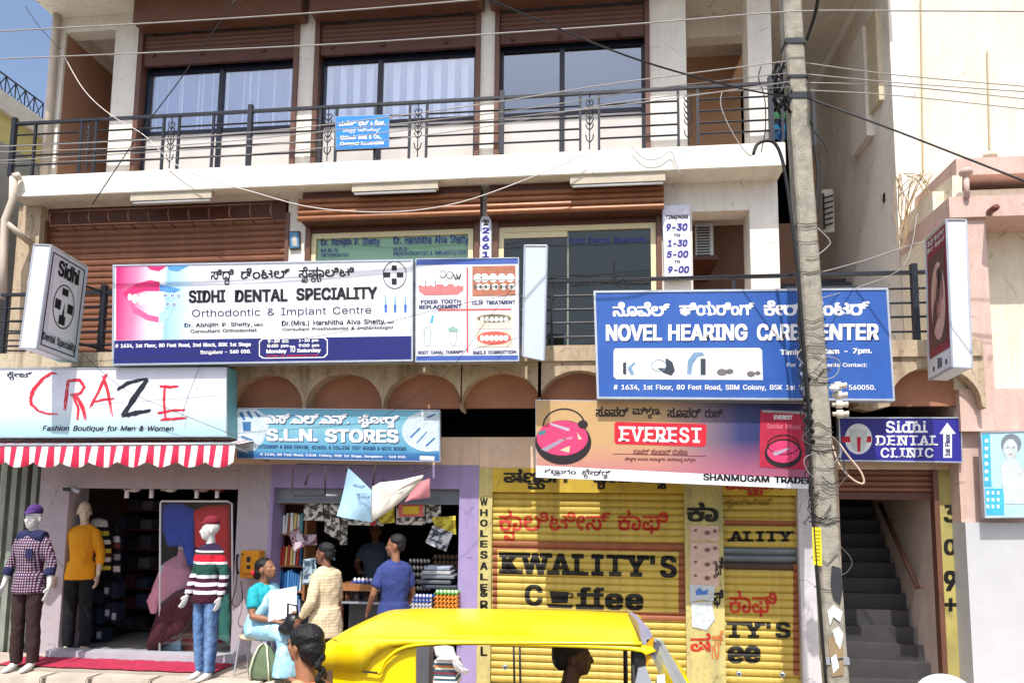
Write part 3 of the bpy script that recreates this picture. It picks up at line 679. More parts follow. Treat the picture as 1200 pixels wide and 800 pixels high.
# ------------------------------------------------------------------ neighbours
XN = P(0, 140, 9.3).x
def sideq(px, py):          # point on the neighbour's side wall plane X = XN
    d = P(px, py, 1)-CAM; t = (XN-CAM.x)/d.x; return CAM+d*t
nz0, nz1, nz2, nz3 = sideq(0, 165).z, sideq(0, 130).z, sideq(0, 124).z, sideq(0, 107).z
N = thing('neighbour_house', 'pale yellow and grey neighbour house with iron terrace railing left of the cream building', 'house', (XN-2, 10, 0))
ngrey = mat('grey_render', (176, 176, 172), .9, var=.1, dirt=(120, 118, 112), streak=True, dirt_amt=.5)
MB().box(XN-4, XN, 8.6, 16, 0, nz0).build('wall', ngrey, N)
MB().box(XN-4, XN-.03, 8.62, 16, nz0+.001, nz1).build('wall', mat('pale_yellow_wall', (226, 212, 140), .85, var=.08), N)
MB().box(XN-4, XN+.06, 8.55, 16, nz1+.001, nz3).build('parapet', cream, N)
rt, rb = nz3+.36, nz3+.02
for z in (rt, rb): MB().tube([(XN-.1, 8.7, z), (XN-.1, 10.2, z)], .014).build('rail_bar', black, N)
for i in range(9):
    y = 8.7+i*.1875
    MB().tube([(XN-.1, y, rb), (XN-.1, y, rt)], .010).build('rail_bar', black, N)
    if i < 8:
        MB().tube([(XN-.1, y, rb), (XN-.1, y+.1875, rt)], .008).tube([(XN-.1, y+.1875, rb), (XN-.1, y, rt)], .008).build('rail_cross', black, N)
for k, y in enumerate((378, 389, 400, 412, 422)):
    MB().tube([P(-30, y-2, 8.5), P(30, y-1, 8.5)], .012).build('balcony_bar', black, N)
MB().box(P(-60, 430, 8.3).x, P(38, 430, 8.3).x, 8.3, 8.5, .6, P(0, 440, 8.3).z).build('folded_door_wall', mat('grey_green_metal', (140, 146, 134), .7, .2, var=.15, dirt=(80, 78, 70), streak=True), N)
for i in range(8):
    x = -52+i*12; MB().box(P(x, 650, 8.26).x, P(x+6, 650, 8.26).x, 8.24, 8.299, .62, P(0, 530, 8.3).z).build('door_fold', MT['grey_green_metal'], N)
# drain pipe of the cream building
wp = mat('pipe_paint', (206, 192, 176), .6, var=.1, dirt=(150, 130, 110), dirt_amt=.4)
t = MB().tube([(xx(56, 9.33), 9.33, zf2+.002), (xx(56, 9.33), 9.33, zroof-.002)], .055, 10).build('drain_pipe', wp, B, True)
t = MB().tube([P(16, 208, 8.9), P(15, 235, 8.9), P(6, 258, 8.9), P(4, 300, 8.9), P(3, 350, 8.9)], .05, 10).build('drain_pipe', wp, B, True)
MB().tube([P(8, 262, 8.9), P(36, 285, 9.2)], .045, 10).build('drain_pipe', wp, B, True)
MB().tube([P(24, 206, 8.93), P(16, 208, 8.9)], .055, 10).build('pipe_elbow', wp, B, True)
# tall cream house behind and to the right
TX = P(1046, 120, 9.15).x
T = thing('tall_cream_house', 'tall cream rendered house with plain side wall rising at the right', 'house', (TX+2, 9.15, .6))
tc = mat('bright_cream_render', (224, 216, 198), .9, var=.05, dirt=(205, 185, 150), streak=True, dirt_amt=.4, bump=.3, bscale=30)
ts = mat('side_cream_render', (214, 196, 174), .9, var=.06, dirt=(160, 140, 118), streak=True, dirt_amt=.5, bump=.2)
X2 = P(1074, 120, 9.15).x
MB().box(TX, X2, 9.15, 14, .6, 10).build('corner_wall', mat('whitish_render', (228, 222, 212), .9, var=.05, dirt=(190, 175, 155), streak=True, dirt_amt=.5), T)
MB().box(X2+.001, X2+9, 9.25, 14, .6, 10).build('wall', tc, T)
for px, y0, y1 in ((1079, 0, 200), (1157, 60, 175)):
    MB().tube([P(px, y0, 9.235), P(px+3, y1, 9.235)], .012, 6).build('conduit', mat('conduit_grey', (190, 176, 150), .6), T)
MB().tube([P(1160, 180, 9.1), P(1160, 186, 9.1)], .08, 10).build('vent_cap', wp, T, True)
# shallow bay on its side wall
for (y0, y1, z0, z1) in ((9.75, 10.35, P(1003, 170, 10).z, 9.0),):
    MB().box(TX-.10, TX-.001, y0, y1, z0, z1).build('pilaster', MT['whitish_render'], T)
    MB().box(TX-.06, TX-.0005, y0-.35, y0-.002, z0+.3, z1).build('panel', mat('yellow_panel', (206, 194, 166), .85), T)
for (py, pz) in ((9.5, P(1042, 98, 9.4).z), (9.5, P(1042, 232, 9.4).z)): MB().box(TX-.006, TX-.0002, py, py+.07, pz, pz+.12).build('vent_hole', dark, T)
# stair tower between the two houses
MB().box(xx(950, 11, 200), TX-.002, 12.2, 12.4, zf1, P(975, 170, 12.2).z).build('wall', tan, B)
MB().box(xx(914, YU), TX-.11, 12.1, 12.3, zf2, zroof-.002).build('wall', cream, B)
for k in range(8):
    MB().box(xx(957, 9.6, 300)-.15+.0*k, TX-.005, 9.5+.22*k, 9.5+.22*(k+1)+.02, zf1+.12*k+.9, zf1+.12*(k+1)+.9-.001).build('step', mat('dark_stair', (62, 66, 76), .8, var=.2), B)
GG = MB().box(xx(965, 11, 245), xx(966.5, 11, 245), 11, 11.04, P(970, 268, 11).z, P(970, 226, 11).z).build('window_grille', black, B)
for i in range(6): MB().tube([P(966, 232+i*6.5, 11), P(976, 229+i*6.5, 11)], .014).build('bar', black, GG)
MB().box(xx(964, 11.05, 245), xx(977, 11.05, 245), 11.05, 11.09, P(970, 272, 11.05).z, P(970, 222, 11.05).z).build('panel', MT['whitish_render'], B)
# pink shop building
PK = mat('pink_wall', (206, 178, 166), .85, var=.07, dirt=(170, 120, 105), streak=True, dirt_amt=.5, bump=.2)
YP = 7.9
K = thing('pink_building', 'pink framed building with cream wall recess at the right edge', 'building', (P(1170, 700, YP).x, YP, .6))
kx = lambda x, Y=YP, y=350: P(x, y, Y).x
kz = lambda y, Y=YP: P(1165, y, Y).z
XK = kx(1118); XE = XK+5
creamy = mat('cream_recess_wall', (232, 222, 198), .85, var=.06, dirt=(180, 168, 140), streak=True, dirt_amt=.4)
sgrey = mat('grey_white_base', (190, 190, 192), .8, var=.05, dirt=(150, 150, 158), dirt_amt=.3)
MB().box(XK, XE, YP+.02, 9.1, .6, kz(612)).build('base_wall', sgrey, K)
MB().box(XK, XE, YP, 9.1, kz(505), kz(455)).build('band', PK, K)
MB().box(XK+.002, XE, YP+.1, 9.1, kz(612)+.001, kz(505)-.001).build('wall', PK, K)
MB().box(kx(1133), kx(1160), YP, 9.1, kz(455)+.001, kz(232)).build('column', PK, K)
MB().box(kx(1116), XE, YP-.04, 9.1, kz(255), kz(231)).build('beam', PK, K)
MB().box(kx(1160)+.001, XE, YP+.45, 9.1, kz(455)+.001, kz(255)-.001).build('recess_wall', creamy, K)
MB().box(kx(1116), kx(1132.5), YP+.05, 9.1, kz(455)+.001, kz(255)-.001).build('wall', creamy, K)
MB().box(kx(1118), XE, YP+.35, 9.12, kz(231)+.001, kz(206)).build('wall', creamy, K)
MB().box(kx(1110, 8.3, 200), XE, 8.1, 9.13, P(1165, 204, 8.1).z, P(1165, 184, 8.1).z).build('parapet', PK, K)
sv = [P(1116, 206, 8.0), P(1077, 238, 9.1), P(1077, 430, 9.1), P(1116, 430, 8.0)]
mk('side_wall', sv+[v+Vector((.1, .0, 0)) for v in sv], [(3, 2, 1, 0), (0, 1, 5, 4), (4, 5, 6, 7), (1, 2, 6, 5), (3, 0, 4, 7)], creamy, K)
MB().tube([P(1160, 248, 7.85), P(1167, 243, 7.6)], .035, 8).build('spout_pipe', mat('rust_pipe', (120, 70, 60), .7), K, True)
MB().tube([P(1133, 232, 7.84), P(1132, 205, 7.84)], .03, 8).ell(P(1132, 202, 7.84), (.07, .07, .05), 10, 6).build('valve_pipe', PK, K, True)
# dry thatch/leaf bunch hanging by the pink building
random.seed(5); mb = MB()
for i in range(22):
    a = P(1053+random.uniform(-4, 40), 212-random.uniform(0, 10), 8.5); b = P(1052+random.uniform(0, 14), 226+random.uniform(0, 70), 8.5) if i % 3 else P(1050+random.uniform(0, 50), 214+random.uniform(0, 14), 8.4)
    mb.tube([a, a.lerp(b, .5)+Vector((random.uniform(-.04, .04), random.uniform(-.05, .05), .03)), b], .006, 4)
o = mb.build('dried_palm_leaf', mat('dry_leaf', (176, 152, 116), .9, var=.3)); tag(o, 'dried palm frond hanging beside the bright corner of the tall house', 'dry leaf', kind='stuff')
# ------------------------------------------------------------------ signboards
def inset(q, t):
    cx = sum(p[0] for p in q)/4; cy = sum(p[1] for p in q)/4
    return [(x+(t if x < cx else -t), y+(t if y < cy else -t)) for x, y in q]
def signbox(name, label, q, Y, dep, bodym, panelm, fr=2.0, framem=None, cat='sign', group=None, dy=0):
    a = quad3(q, Y); c = sum(a, Vector())/4
    t = thing(name, label, cat, (c.x, Y+dep/2, min(v.z for v in a)), group)
    qbox('box', q, Y, dep, bodym, t)
    i = inset(q, fr)
    if panelm is not None: mk('panel', quad3(i, Y-.004), [(3, 2, 1, 0)], panelm, t)
    if framem:
        for k in range(4):
            e = [q[k], q[(k+1) % 4], i[(k+1) % 4], i[k]]; A = quad3(e, Y-.012); Bk = [v+Vector((0, .0115, 0)) for v in A]
            MB().hexa(A, Bk).build('frame_bar', framem, t)
    return t
def brackets(t, pts, Y0_, Y1_):
    for x, y in pts: MB().tube([P(x, y, Y0_), Vector((P(x, y, Y0_).x, Y1_, P(x, y, Y0_).z))], .015, 5).build('bracket', black, t)
lz = .0
# 1. main dental signboard
YD = 7.38
wht = mat('sign_white', (226, 228, 234), .42, var=.03, dirt=(200, 200, 200), dirt_amt=.2, bump=0)
nvy = mat('sign_navy', (30, 34, 108), .4, var=.06, bump=0)
S1 = signbox('signboard', 'long white dental clinic signboard with pink and blue smile picture and navy strip', [(132, 310), (484, 303.5), (484, 423), (131, 428)], YD, .16, alu, wht, 2, alu)
brackets(S1, [(180, 360), (430, 360)], YD+.161, YA+.04)
poly('navy_strip', [(134, 399), (482, 393.5), (482, 421), (133.5, 426)], YD-.006, nvy, S1)
X0_ = P(137, 350, YD).x-W[S1.name].x; X1_ = P(232, 350, YD).x-W[S1.name].x
pk = rampmat('smile_print', [(0, (226, 40, 120)), (.22, (240, 130, 170)), (.42, (246, 214, 226)), (.56, (236, 240, 250)), (.62, (150, 196, 232)), (.8, (186, 220, 240)), (1, (226, 228, 234))], 'X', X0_, X1_, .42)
poly('printed_face', [(136, 312), (226, 310.5), (226, 397), (136, 398.5)], YD-.0055, pk, S1)
pinkL = flat('lip_pink', (216, 44, 112)); blueL = flat('lip_blue', (84, 146, 212)); lipp = flat('pale_lip', (232, 96, 150)); tooth = flat('tooth_white', (246, 246, 250)); gumd = flat('mouth_dark', (190, 40, 96))
poly('printed_lip', [(144, 343), (158, 333), (176, 328), (187, 330), (187, 341), (170, 341), (155, 345), (147, 349)], YD-.007, pinkL, S1)
poly('printed_lip', [(148, 347), (160, 360), (175, 369), (186, 371), (186, 378), (172, 375), (156, 366)], YD-.007, lipp, S1)
poly('printed_lip', [(187, 333), (205, 337), (212, 339), (204, 343), (187, 341)], YD-.007, blueL, S1)
poly('printed_lip', [(187, 366), (204, 360), (198, 372), (187, 378)], YD-.007, flat('pale_blue', (170, 210, 238)), S1)
poly('printed_nose', [(172, 312), (196, 311.5), (186, 318), (176, 316)], YD-.007, pinkL, S1)
poly('printed_nose', [(196, 311.5), (222, 311), (208, 318), (198, 316)], YD-.007, blueL, S1)
for i, (cx, cy, rx_, ry_) in enumerate(((152, 348, 2.4, 4), (158, 350, 3.6, 5.5), (166.5, 351, 4.6, 7), (178, 352, 7, 9))): poly('printed_tooth', ellp(cx, cy, rx_, ry_, 14), YD-.008, tooth, S1)
for cx, cy in ((194, 346), (202, 346), (209, 346.5), (196, 356), (204, 357)): poly('printed_tooth', ellp(cx, cy, 3.4, 3.2, 10), YD-.008, flat('tooth_blue', (205, 228, 245)), S1); ringp('printed_brace', cx, cy, 1.9, 1.7, .9, YD-.009, flat('brace_navy', (40, 70, 150)), S1, 8)
def st(s, x0, yt, x1, yb, Y, m_, par, wt='b', sl=-.02, **k): return text(s, x0, yt, x1, yb, Y, m_, par, wt, sl=sl, **k)
D = YD-.008
st('ಸಿದ್ದಿ', 247, 315.5, 274, 334, D, lettK, S1, 'b'); st('ಡೆಂಟಲ್', 282, 314, 340, 327, D, lettK, S1, 'b'); st('ಸ್ಪೆಷ್ಯಾಲಿಟಿ', 350, 312.5, 415, 331, D, lettK, S1, 'b')
st('SIDHI', 221, 340, 264, 355, D, lettK, S1, 'h'); st('DENTAL', 275, 339.5, 337, 354, D, lettK, S1, 'h'); st('SPECIALITY', 347, 337.5, 442, 352, D, lettK, S1, 'h')
st('Orthodontic & Implant Centre', 225, 358.5, 435, 371.5, D, lettN if 0 else flat('blue_black', (40, 40, 70)), S1, 'r', yr=(-.02, .76))
st('Dr. Abhijith P. Shetty,', 216, 378.5, 295, 384.5, D, lettK, S1, 'b'); st('MDS', 298, 379, 308, 382, D, lettK, S1, 'b'); st('Consultant Orthodontist', 223, 386, 301, 390, D, lettK, S1, 'b')
st('Dr.(Mrs.) Harshitha Alva Shetty,', 330, 375.5, 452, 383, D, lettK, S1, 'b'); st('MDS', 454, 376.5, 462, 379, D, lettK, S1, 'b'); st('Consultant Prosthodontist & Implantologist', 331, 384, 461, 388.5, D, lettK, S1, 'b')
D2 = YD-.009
st('# 1634, 1st Floor, 80 Feet Road, 2nd Block, BSK 1st Stage', 135, 403, 294, 408.5, D2, lettW, S1, 'h', sl=-.012); st('Bengaluru - 560 050.', 235, 410.5, 294, 416, D2, lettW, S1, 'h')
a = [(307, 396.5), (380, 395), (384, 398), (384, 415), (380, 419), (308, 420), (303.5, 417), (303.5, 400)]
A_ = quad3(a, D2); C_ = quad3([(x+(1 if x < 343 else -1), y+(1 if y < 407 else -1)) for x, y in a], D2)
mk('printed_border', A_+C_, [(i, (i+1) % 8, 8+(i+1) % 8, 8+i) for i in range(8)], lettW, S1)
st('9-30 am', 314, 397.5, 338, 402, D2, lettW, S1, 'h'); st('1-30 pm', 350, 397, 373, 401.5, D2, lettW, S1, 'h'); st('5:00 pm', 313, 403.5, 338, 408, D2, lettW, S1, 'h'); st('9:00 pm', 350, 403, 374, 407.5, D2, lettW, S1, 'h')
st('Monday', 312, 409.5, 336, 415, D2, lettW, S1, 'h'); st('Saturday', 348, 408.5, 376, 414, D2, lettW, S1, 'h'); st('TO', 339.5, 405, 346, 413, D2, lettW, S1, 'h')
st('Sunday by Appointment Only', 312, 416, 373, 418.3, D2, lettR, S1, 'h')
def cross(cx, cy, s, put, par, m_, rm):
    k = s
    for (x, y, w_, h_) in ((-.12, -.8, .36, .42), (-.12, .3, .36, .5), (-.8, -.2, .5, .4), (.3, -.2, .5, .4)):
        put('printed_cross', [(cx+x*k-.06*k, cy+y*k), (cx+(x+w_)*k, cy+y*k), (cx+(x+w_)*k, cy+(y+h_)*k), (cx+x*k-.06*k, cy+(y+h_)*k)], m_)
pp = lambda n_, q, m_: poly(n_, q, D, m_, S1)
ringp('printed_ring', 462.5, 322, 14, 16.5, 1, D, flat('ring_grey', (70, 70, 84)), S1); cross(461.5, 322, 14, pp, S1, lettK, None)
for cx in (452, 463, 475):
    poly('printed_implant', [(cx-1.8, 357), (cx+1.8, 357), (cx+1.2, 366), (cx-1.2, 366)], D, flat('implant_blue', (60, 110, 190)), S1); poly('printed_implant', [(cx-.5, 345), (cx+.5, 345), (cx+1, 356), (cx-1, 356)], D, flat('implant_pale', (120, 170, 220)), S1)
# 2. treatment picture board
S2 = signbox('signboard', 'square white board with four tooth treatment pictures divided by a red cross', [(487, 303), (608, 301.5), (608.5, 423), (486.5, 424)], YD-.02, .16, alu, wht, 1, alu)
brackets(S2, [(520, 360), (580, 360)], YD+.141, YA+.04)
T2 = YD-.026; blb = mat('sign_blue_band', (64, 92, 170), .4, var=.05, bump=0)
poly('blue_band', [(488, 304), (607, 302.5), (607, 309), (488, 310.5)], T2, blb, S2); poly('blue_band', [(488, 417), (607, 416), (607, 421.5), (488, 422.5)], T2, blb, S2)
redb = flat('salmon_red', (224, 84, 84)); T3 = T2-.001
poly('red_line', [(546.6, 313), (548.6, 313), (548.8, 413.5), (546.8, 413.5)], T3, redb, S2); poly('red_line', [(513, 362.2), (599, 361.3), (599, 363), (513, 364)], T3-.001, redb, S2)
gum = flat('gum_pink', (214, 120, 120)); gumr = flat('gum_brown', (176, 110, 84)); grt = flat('tooth_grey', (214, 218, 214)); drk = flat('implant_dark', (80, 84, 80)); sil = flat('silver_wire', (140, 150, 140))
poly('printed_gum', [(490, 334), (543, 332), (543, 340), (536, 345), (498, 346), (491, 341)], T3, gum, S2)
for cx in (496, 502, 508, 522, 534, 540): poly('printed_tooth', ellp(cx, 331, 3.2, 4.6, 10), T3-.001, tooth, S2)
for cx, cy in ((519, 321), (527, 322)): poly('printed_tooth', ellp(cx, cy, 4, 4.5, 10), T3-.001, grt, S2); ringp('printed_outline', cx, cy, 4, 4.5, .7, T3-.002, drk, S2, 10)
for q in ([(498, 329), (499, 335), (500, 329)], [(509, 329), (510, 335), (511, 329)], [(530, 318), (536, 328), (533, 328)], [(534, 318), (538, 326), (535, 326)], [(541, 318), (539, 328), (536, 327)]): poly('printed_pin', q, T3-.002, drk, S2)
st('FIXED TOOTH', 493, 351.5, 540, 356, T3, flat('steel_navy', (52, 62, 110)), S2, 'h'); st('REPLACEMENT', 491, 357.5, 541, 362, T3, MT['print_steel_navy'], S2, 'h')
poly('printed_photo', [(553.5, 312), (604, 311), (604, 346), (553.5, 347)], T3, gumr, S2)
for cx in (560, 568, 578, 588, 598): poly('printed_tooth', ellp(cx, 325.5, 5, 5.2, 10), T3-.001, tooth, S2); poly('printed_tooth', ellp(cx+2, 336, 4.4, 4, 10), T3-.001, grt, S2)
poly('printed_wire', [(554, 327.6), (604, 327), (604, 328), (554, 328.8)], T3-.002, sil, S2); poly('printed_wire', [(554, 335.8), (604, 335), (604, 336), (554, 337)], T3-.002, sil, S2)
for i in range(8): poly('printed_bracket', [(556+i*6, 334), (558.6+i*6, 334), (558.6+i*6, 338), (556+i*6, 338)], T3-.003, drk, S2)
st('CLIP TREATMENT', 553, 352.5, 604, 357, T3, MT['print_steel_navy'], S2, 'h')
poly('printed_syringe', [(506, 370), (508.6, 369), (507, 378), (504, 378)], T3, flat('cyan_print', (60, 170, 200)), S2)
for cx in (497, 503, 511, 521, 539): poly('printed_tooth', ellp(cx, 393, 3.4, 13, 12), T3, flat('pale_tooth', (206, 214, 216)), S2)
for cx in (501, 531): ringp('printed_tooth_outline', cx, 394, 4.5, 12, .8, T3-.001, flat('grey_outline', (150, 160, 160)), S2, 14)
poly('printed_cap', [(525, 384), (537, 384), (536, 388), (526, 388)], T3-.002, flat('green_grey', (140, 180, 170)), S2)
st('ROOT CANAL THERAPY', 490, 411, 543, 415, T3, MT['print_steel_navy'], S2, 'h')
poly('printed_photo', [(558, 367.5), (600, 367), (600, 385), (558, 385.5)], T3, flat('photo_beige', (222, 206, 190)), S2); poly('printed_photo', [(558, 387.5), (600, 387), (600, 406), (558, 406.5)], T3, flat('photo_beige', (222, 206, 190)), S2)
poly('printed_mouth', ellp(579, 373, 20, 5, 20), T3-.001, flat('olive_dark', (110, 104, 84)), S2); poly('printed_mouth', ellp(579, 396, 20, 8, 20), T3-.001, flat('lip_red', (214, 96, 84)), S2)
for i in range(6): poly('printed_tooth', ellp(565+i*5.6, 374, 2.6, 3.2, 10), T3-.002, grt, S2); poly('printed_tooth', ellp(565+i*5.6, 396, 2.8, 3.6, 10), T3-.002, tooth, S2)
st('SMILE CORRECTION', 554, 411, 605, 415, T3, MT['print_steel_navy'], S2, 'h')
# 3. the three projecting box signs
def hexsign(label, front, Yf, backR, Yb, side, bodym, name='box_sign'):
    """front: TL TR BR BL measured on the street-side edge; backR: top,bottom of the far edge of the lettered face"""
    f = quad3(front, Yf); b1, b2 = P(*backR[0], Yb), P(*backR[1], Yb)
    if side == 'R': b = [b1+(f[0]-f[1]), b1, b2, b2+(f[3]-f[2])]; face = [f[1], b1, b2, f[2]]
    else: b = [b1, b1+(f[1]-f[0]), b2+(f[2]-f[3]), b2]; face = [b1, f[0], f[3], b2]
    c = (f[2]+f[3])/2
    t = thing(name, label, 'sign', (c.x, (Yf+Yb)/2, c.z))
    o = MB().hexa(f, b).build('box', bodym, t)
    pt, sub = onface(face)
    mb = MB()
    for (u0, v0), (u1, v1) in (((0, 0), (0, 1)), ((0, 1), (1, 1)), ((1, 1), (1, 0)), ((1, 0), (0, 0))): mb.tube([pt(u0, v0, .0), pt(u1, v1, .0)], .011, 5)
    for a, c2 in ((f[0], f[1]), (f[1], f[2]), (f[2], f[3]), (f[3], f[0])): mb.tube([a, c2], .011, 5)
    mb.build('edge_trim', alu, t)
    return t, pt, sub
boxw = mat('box_white', (226, 228, 232), .5, var=.04, dirt=(180, 180, 178), dirt_amt=.25)
S3, pt, sub = hexsign('tilted white box sign with black cross emblem at the left, projecting over the street', [(40, 287), (60, 287.6), (43, 408), (23, 407.5)], 6.95, [(102.5, 313), (89, 425)], 7.6, 'R', boxw)
fc = mat('box_face_shaded', (206, 210, 218), .45, var=.03, bump=0)  # white face greyed: shade on this side is put into its colour
shape('panel', lambda u, v: pt(u, v, .003), [(.03, .03), (.97, .03), (.97, .97), (.03, .97)], fc, S3)
def frame_on(par, ptf, u0, v0, u1, v1, t, m_, tv=None, lf=.005):
    tv = tv or t
    A = [(u0, v0), (u1, v0), (u1, v1), (u0, v1)]; C = [(u0+t, v0+tv), (u1-t, v0+tv), (u1-t, v1-tv), (u0+t, v1-tv)]
    v = [ptf(a, b, lf) for a, b in A+C]; mk('printed_border', v, [(i, (i+1) % 4, 4+(i+1) % 4, 4+i) for i in range(4)], m_, par)
frame_on(S3, pt, .06, .045, .94, .955, .025, lettK, .012)
textmap('Sidhi', sub(.24, .76, .80, .92, .006), lettK, S3, 'h'); textmap('Dental Speciality', sub(.08, .07, .92, .21, .006), lettK, S3, 'b', yr=(-.22, .76))
cpx = [(.5+.28*math.cos(2*math.pi*i/28), .49+.22*math.sin(2*math.pi*i/28)) for i in range(28)]; cpi = [(.5+.26*math.cos(2*math.pi*i/28), .49+.207*math.sin(2*math.pi*i/28)) for i in range(28)]
mk('printed_ring', [pt(u, v, .005) for u, v in cpx+cpi], [(i, (i+1) % 28, 28+(i+1) % 28, 28+i) for i in range(28)], lettK, S3)
for u, v, du, dv in ((.41, .60, .16, .07), (.41, .31, .16, .09), (.27, .445, .15, .095), (.59, .445, .15, .095)): shape('printed_cross', lambda a, b: pt(a, b, .006), [(u, v), (u+du, v), (u+du, v+dv), (u, v+dv)], lettK, S3)
shape('printed_cross', lambda a, b: pt(a, b, .006), [(.47, .40), (.53, .40), (.51, .54)], lettK, S3)
MB().tube([pt(1, .8), pt(1, .8)+Vector((.12, .5, 0))], .015).build('bracket', black, S3); MB().tube([pt(1, .2), pt(1, .2)+Vector((.12, .5, 0))], .015).build('bracket', black, S3)
S4, pt, sub = hexsign('narrow grey box sign seen edge on beside the tooth treatment board', [(615, 288), (641, 288), (637.5, 422), (612.5, 417)], 7.05, [(618, 296), (616, 414)], 7.6, 'L', mat('box_grey', (190, 200, 212), .5, var=.05, dirt=(150, 160, 172), dirt_amt=.4))
MB().tube([P(622, 330, 7.6), P(622, 330, 7.82)], .015).build('bracket', black, S4)
S5, pt, sub = hexsign('red and white hearing care box sign projecting below the pink beam at the right', [(1109, 258), (1132, 258), (1139, 431), (1116, 430)], 6.9, [(1085, 281), (1089, 445)], 7.45, 'L', boxw)
mar = flat('maroon', (140, 34, 56))
shape('panel', lambda u, v: pt(u, v, .003), [(.05, .14), (.95, .14), (.95, .985), (.05, .985)], mar, S5); shape('panel', lambda u, v: pt(u, v, .003), [(.05, .01), (.95, .01), (.95, .13), (.05, .13)], wht, S5)
textmap('ನೊವೆಲ್ ಹಿಯರಿಂಗ್', sub(.12, .925, .92, .97, .006), lettW, S5, 'b'); textmap('ಕೇರ್ ಸೆಂಟರ್', sub(.1, .88, .94, .915, .006), lettW, S5, 'b')
lam = lambda a, b: pt(a, b, .006)
shape('printed_photo', lam, [(.14, .2), (.88, .2), (.88, .84), (.14, .84)], flat('ear_photo_bg', (96, 60, 60)), S5)
lam = lambda a, b: pt(a, b, .007)
shape('printed_head', lam, [(.54+.32*math.cos(2*math.pi*i/24), .50+.27*math.sin(2*math.pi*i/24)) for i in range(24)], flat('skin_pink', (212, 170, 160)), S5)
lam = lambda a, b: pt(a, b, .0075)
shape('printed_ear', lam, [(.56+.16*math.cos(2*math.pi*i/20), .53+.15*math.sin(2*math.pi*i/20)) for i in range(20)], flat('skin_mid', (186, 134, 122)), S5)
lam = lambda a, b: pt(a, b, .008)
shape('printed_ear_aid', lam, [(.56, .58), (.66, .58), (.68, .68), (.6, .72), (.54, .66)], lettK, S5); shape('printed_ear_fold', lam, [(.5, .5), (.56, .48), (.58, .4), (.52, .36), (.48, .42)], flat('skin_shade', (170, 110, 104)), S5)
for u, h_ in ((.2, .03), (.42, .07), (.52, .06), (.75, .03)): shape('printed_device', lam, [(u, .04), (u+.08, .04), (u+.09, .04+h_), (u+.02, .045+h_)], flat('device_grey', (80, 90, 104)), S5)
for y in (300, 410): MB().tube([P(1088, y, 7.45), P(1100, y, 7.9)], .015).build('bracket', black, S5)
# 4. big blue hearing care board
YN = 7.3
blu = mat('sign_blue', (44, 88, 166), .4, var=.05, dirt=(70, 112, 184), dirt_amt=.3, bump=0)
S6 = signbox('signboard', 'large blue hearing care signboard with white lettering behind the concrete pole', [(695.5, 340.5), (1041, 337), (1049, 469.5), (699.5, 467)], YN, .14, alu, blu, 2.5, alu)
brackets(S6, [(760, 370), (1000, 370), (880, 450)], YN+.141, YA+.04)
N1 = YN-.006
st('ನೊವೆಲ್', 718, 354, 785, 371, N1, lettW, S6, 'h', sl=-.006); st('ಹಿಯರಿಂಗ್', 796, 353, 884, 370, N1, lettW, S6, 'h', sl=-.006); st('ಕೇರ್', 895, 352, 942, 370, N1, lettW, S6, 'h', sl=-.006); st('ಸೆಂಟರ್', 948, 351, 1019, 370, N1, lettW, S6, 'h', sl=-.006)
shd = flat('sign_shadow_blue', (20, 40, 110))
for dx, M2, zz_ in ((.9, shd, 0), (0, lettW, .002)):
    for s_, a, b in (('NOVEL', 710, 776), ('HEARING', 783, 876), ('CARE', 887, 937), ('CENTER', 942, 1030)): st(s_, a+dx, 380+dx-(a-710)*.003, b+dx, 399.5+dx-(a-710)*.003, N1-zz_, M2, S6, 'h', sl=-.004)
a = [(721, 408), (890, 407.5), (893, 410), (894, 445), (722, 444), (719, 441), (719, 411)]
poly('white_box', a, N1, flat('picture_box', (224, 228, 234)), S6)
dg = flat('device_dark', (52, 60, 72)); db = flat('device_blue', (120, 150, 180)); N2 = N1-.002
poly('printed_device', [(730, 425), (734, 424), (734, 439), (730, 438)], N2, dg, S6); poly('printed_device', [(743, 424), (745, 425), (740, 431), (744, 439), (739, 439), (735, 431)], N2, db, S6)
poly('printed_device', [(780, 419), (788, 424), (791, 434), (787, 440), (778, 437), (770, 431), (780, 431)], N2, dg, S6); ringp('printed_tube', 772, 428, 9, 7, .7, N2-.001, db, S6, 18)
poly('printed_device', [(805, 438), (806, 422), (813, 413), (822, 412.5), (826, 416), (818, 418), (812, 426), (810, 439)], N2, db, S6); poly('printed_device', [(821, 420), (827, 420), (827, 439), (821, 439)], N2-.001, dg, S6)
for cx, cy, r in ((846, 436, 6), (855, 435, 4.5), (880, 438, 5), (888, 437, 3.4)): poly('printed_device', ellp(cx, cy, r, r*.7, 12), N2, flat('device_grey2', (110, 104, 108)), S6)
st('Timings: 10am - 7pm.', 914, 409.5, 1022, 417.5, N1, lettW, S6, 'h'); st('For Appointments Contact:', 922, 425, 1016, 431, N1, lettW, S6, 'b', sl=0); st('98', 938, 435, 952, 443, N1, lettW, S6, 'b', sl=0)
st('# 1634, 1st Floor, 80 Feet Road, SBM Colony, BSK 1st Stage, BLORE  560050.', 719, 450.5, 1026, 458, N1, lettW, S6, 'b', sl=.001)
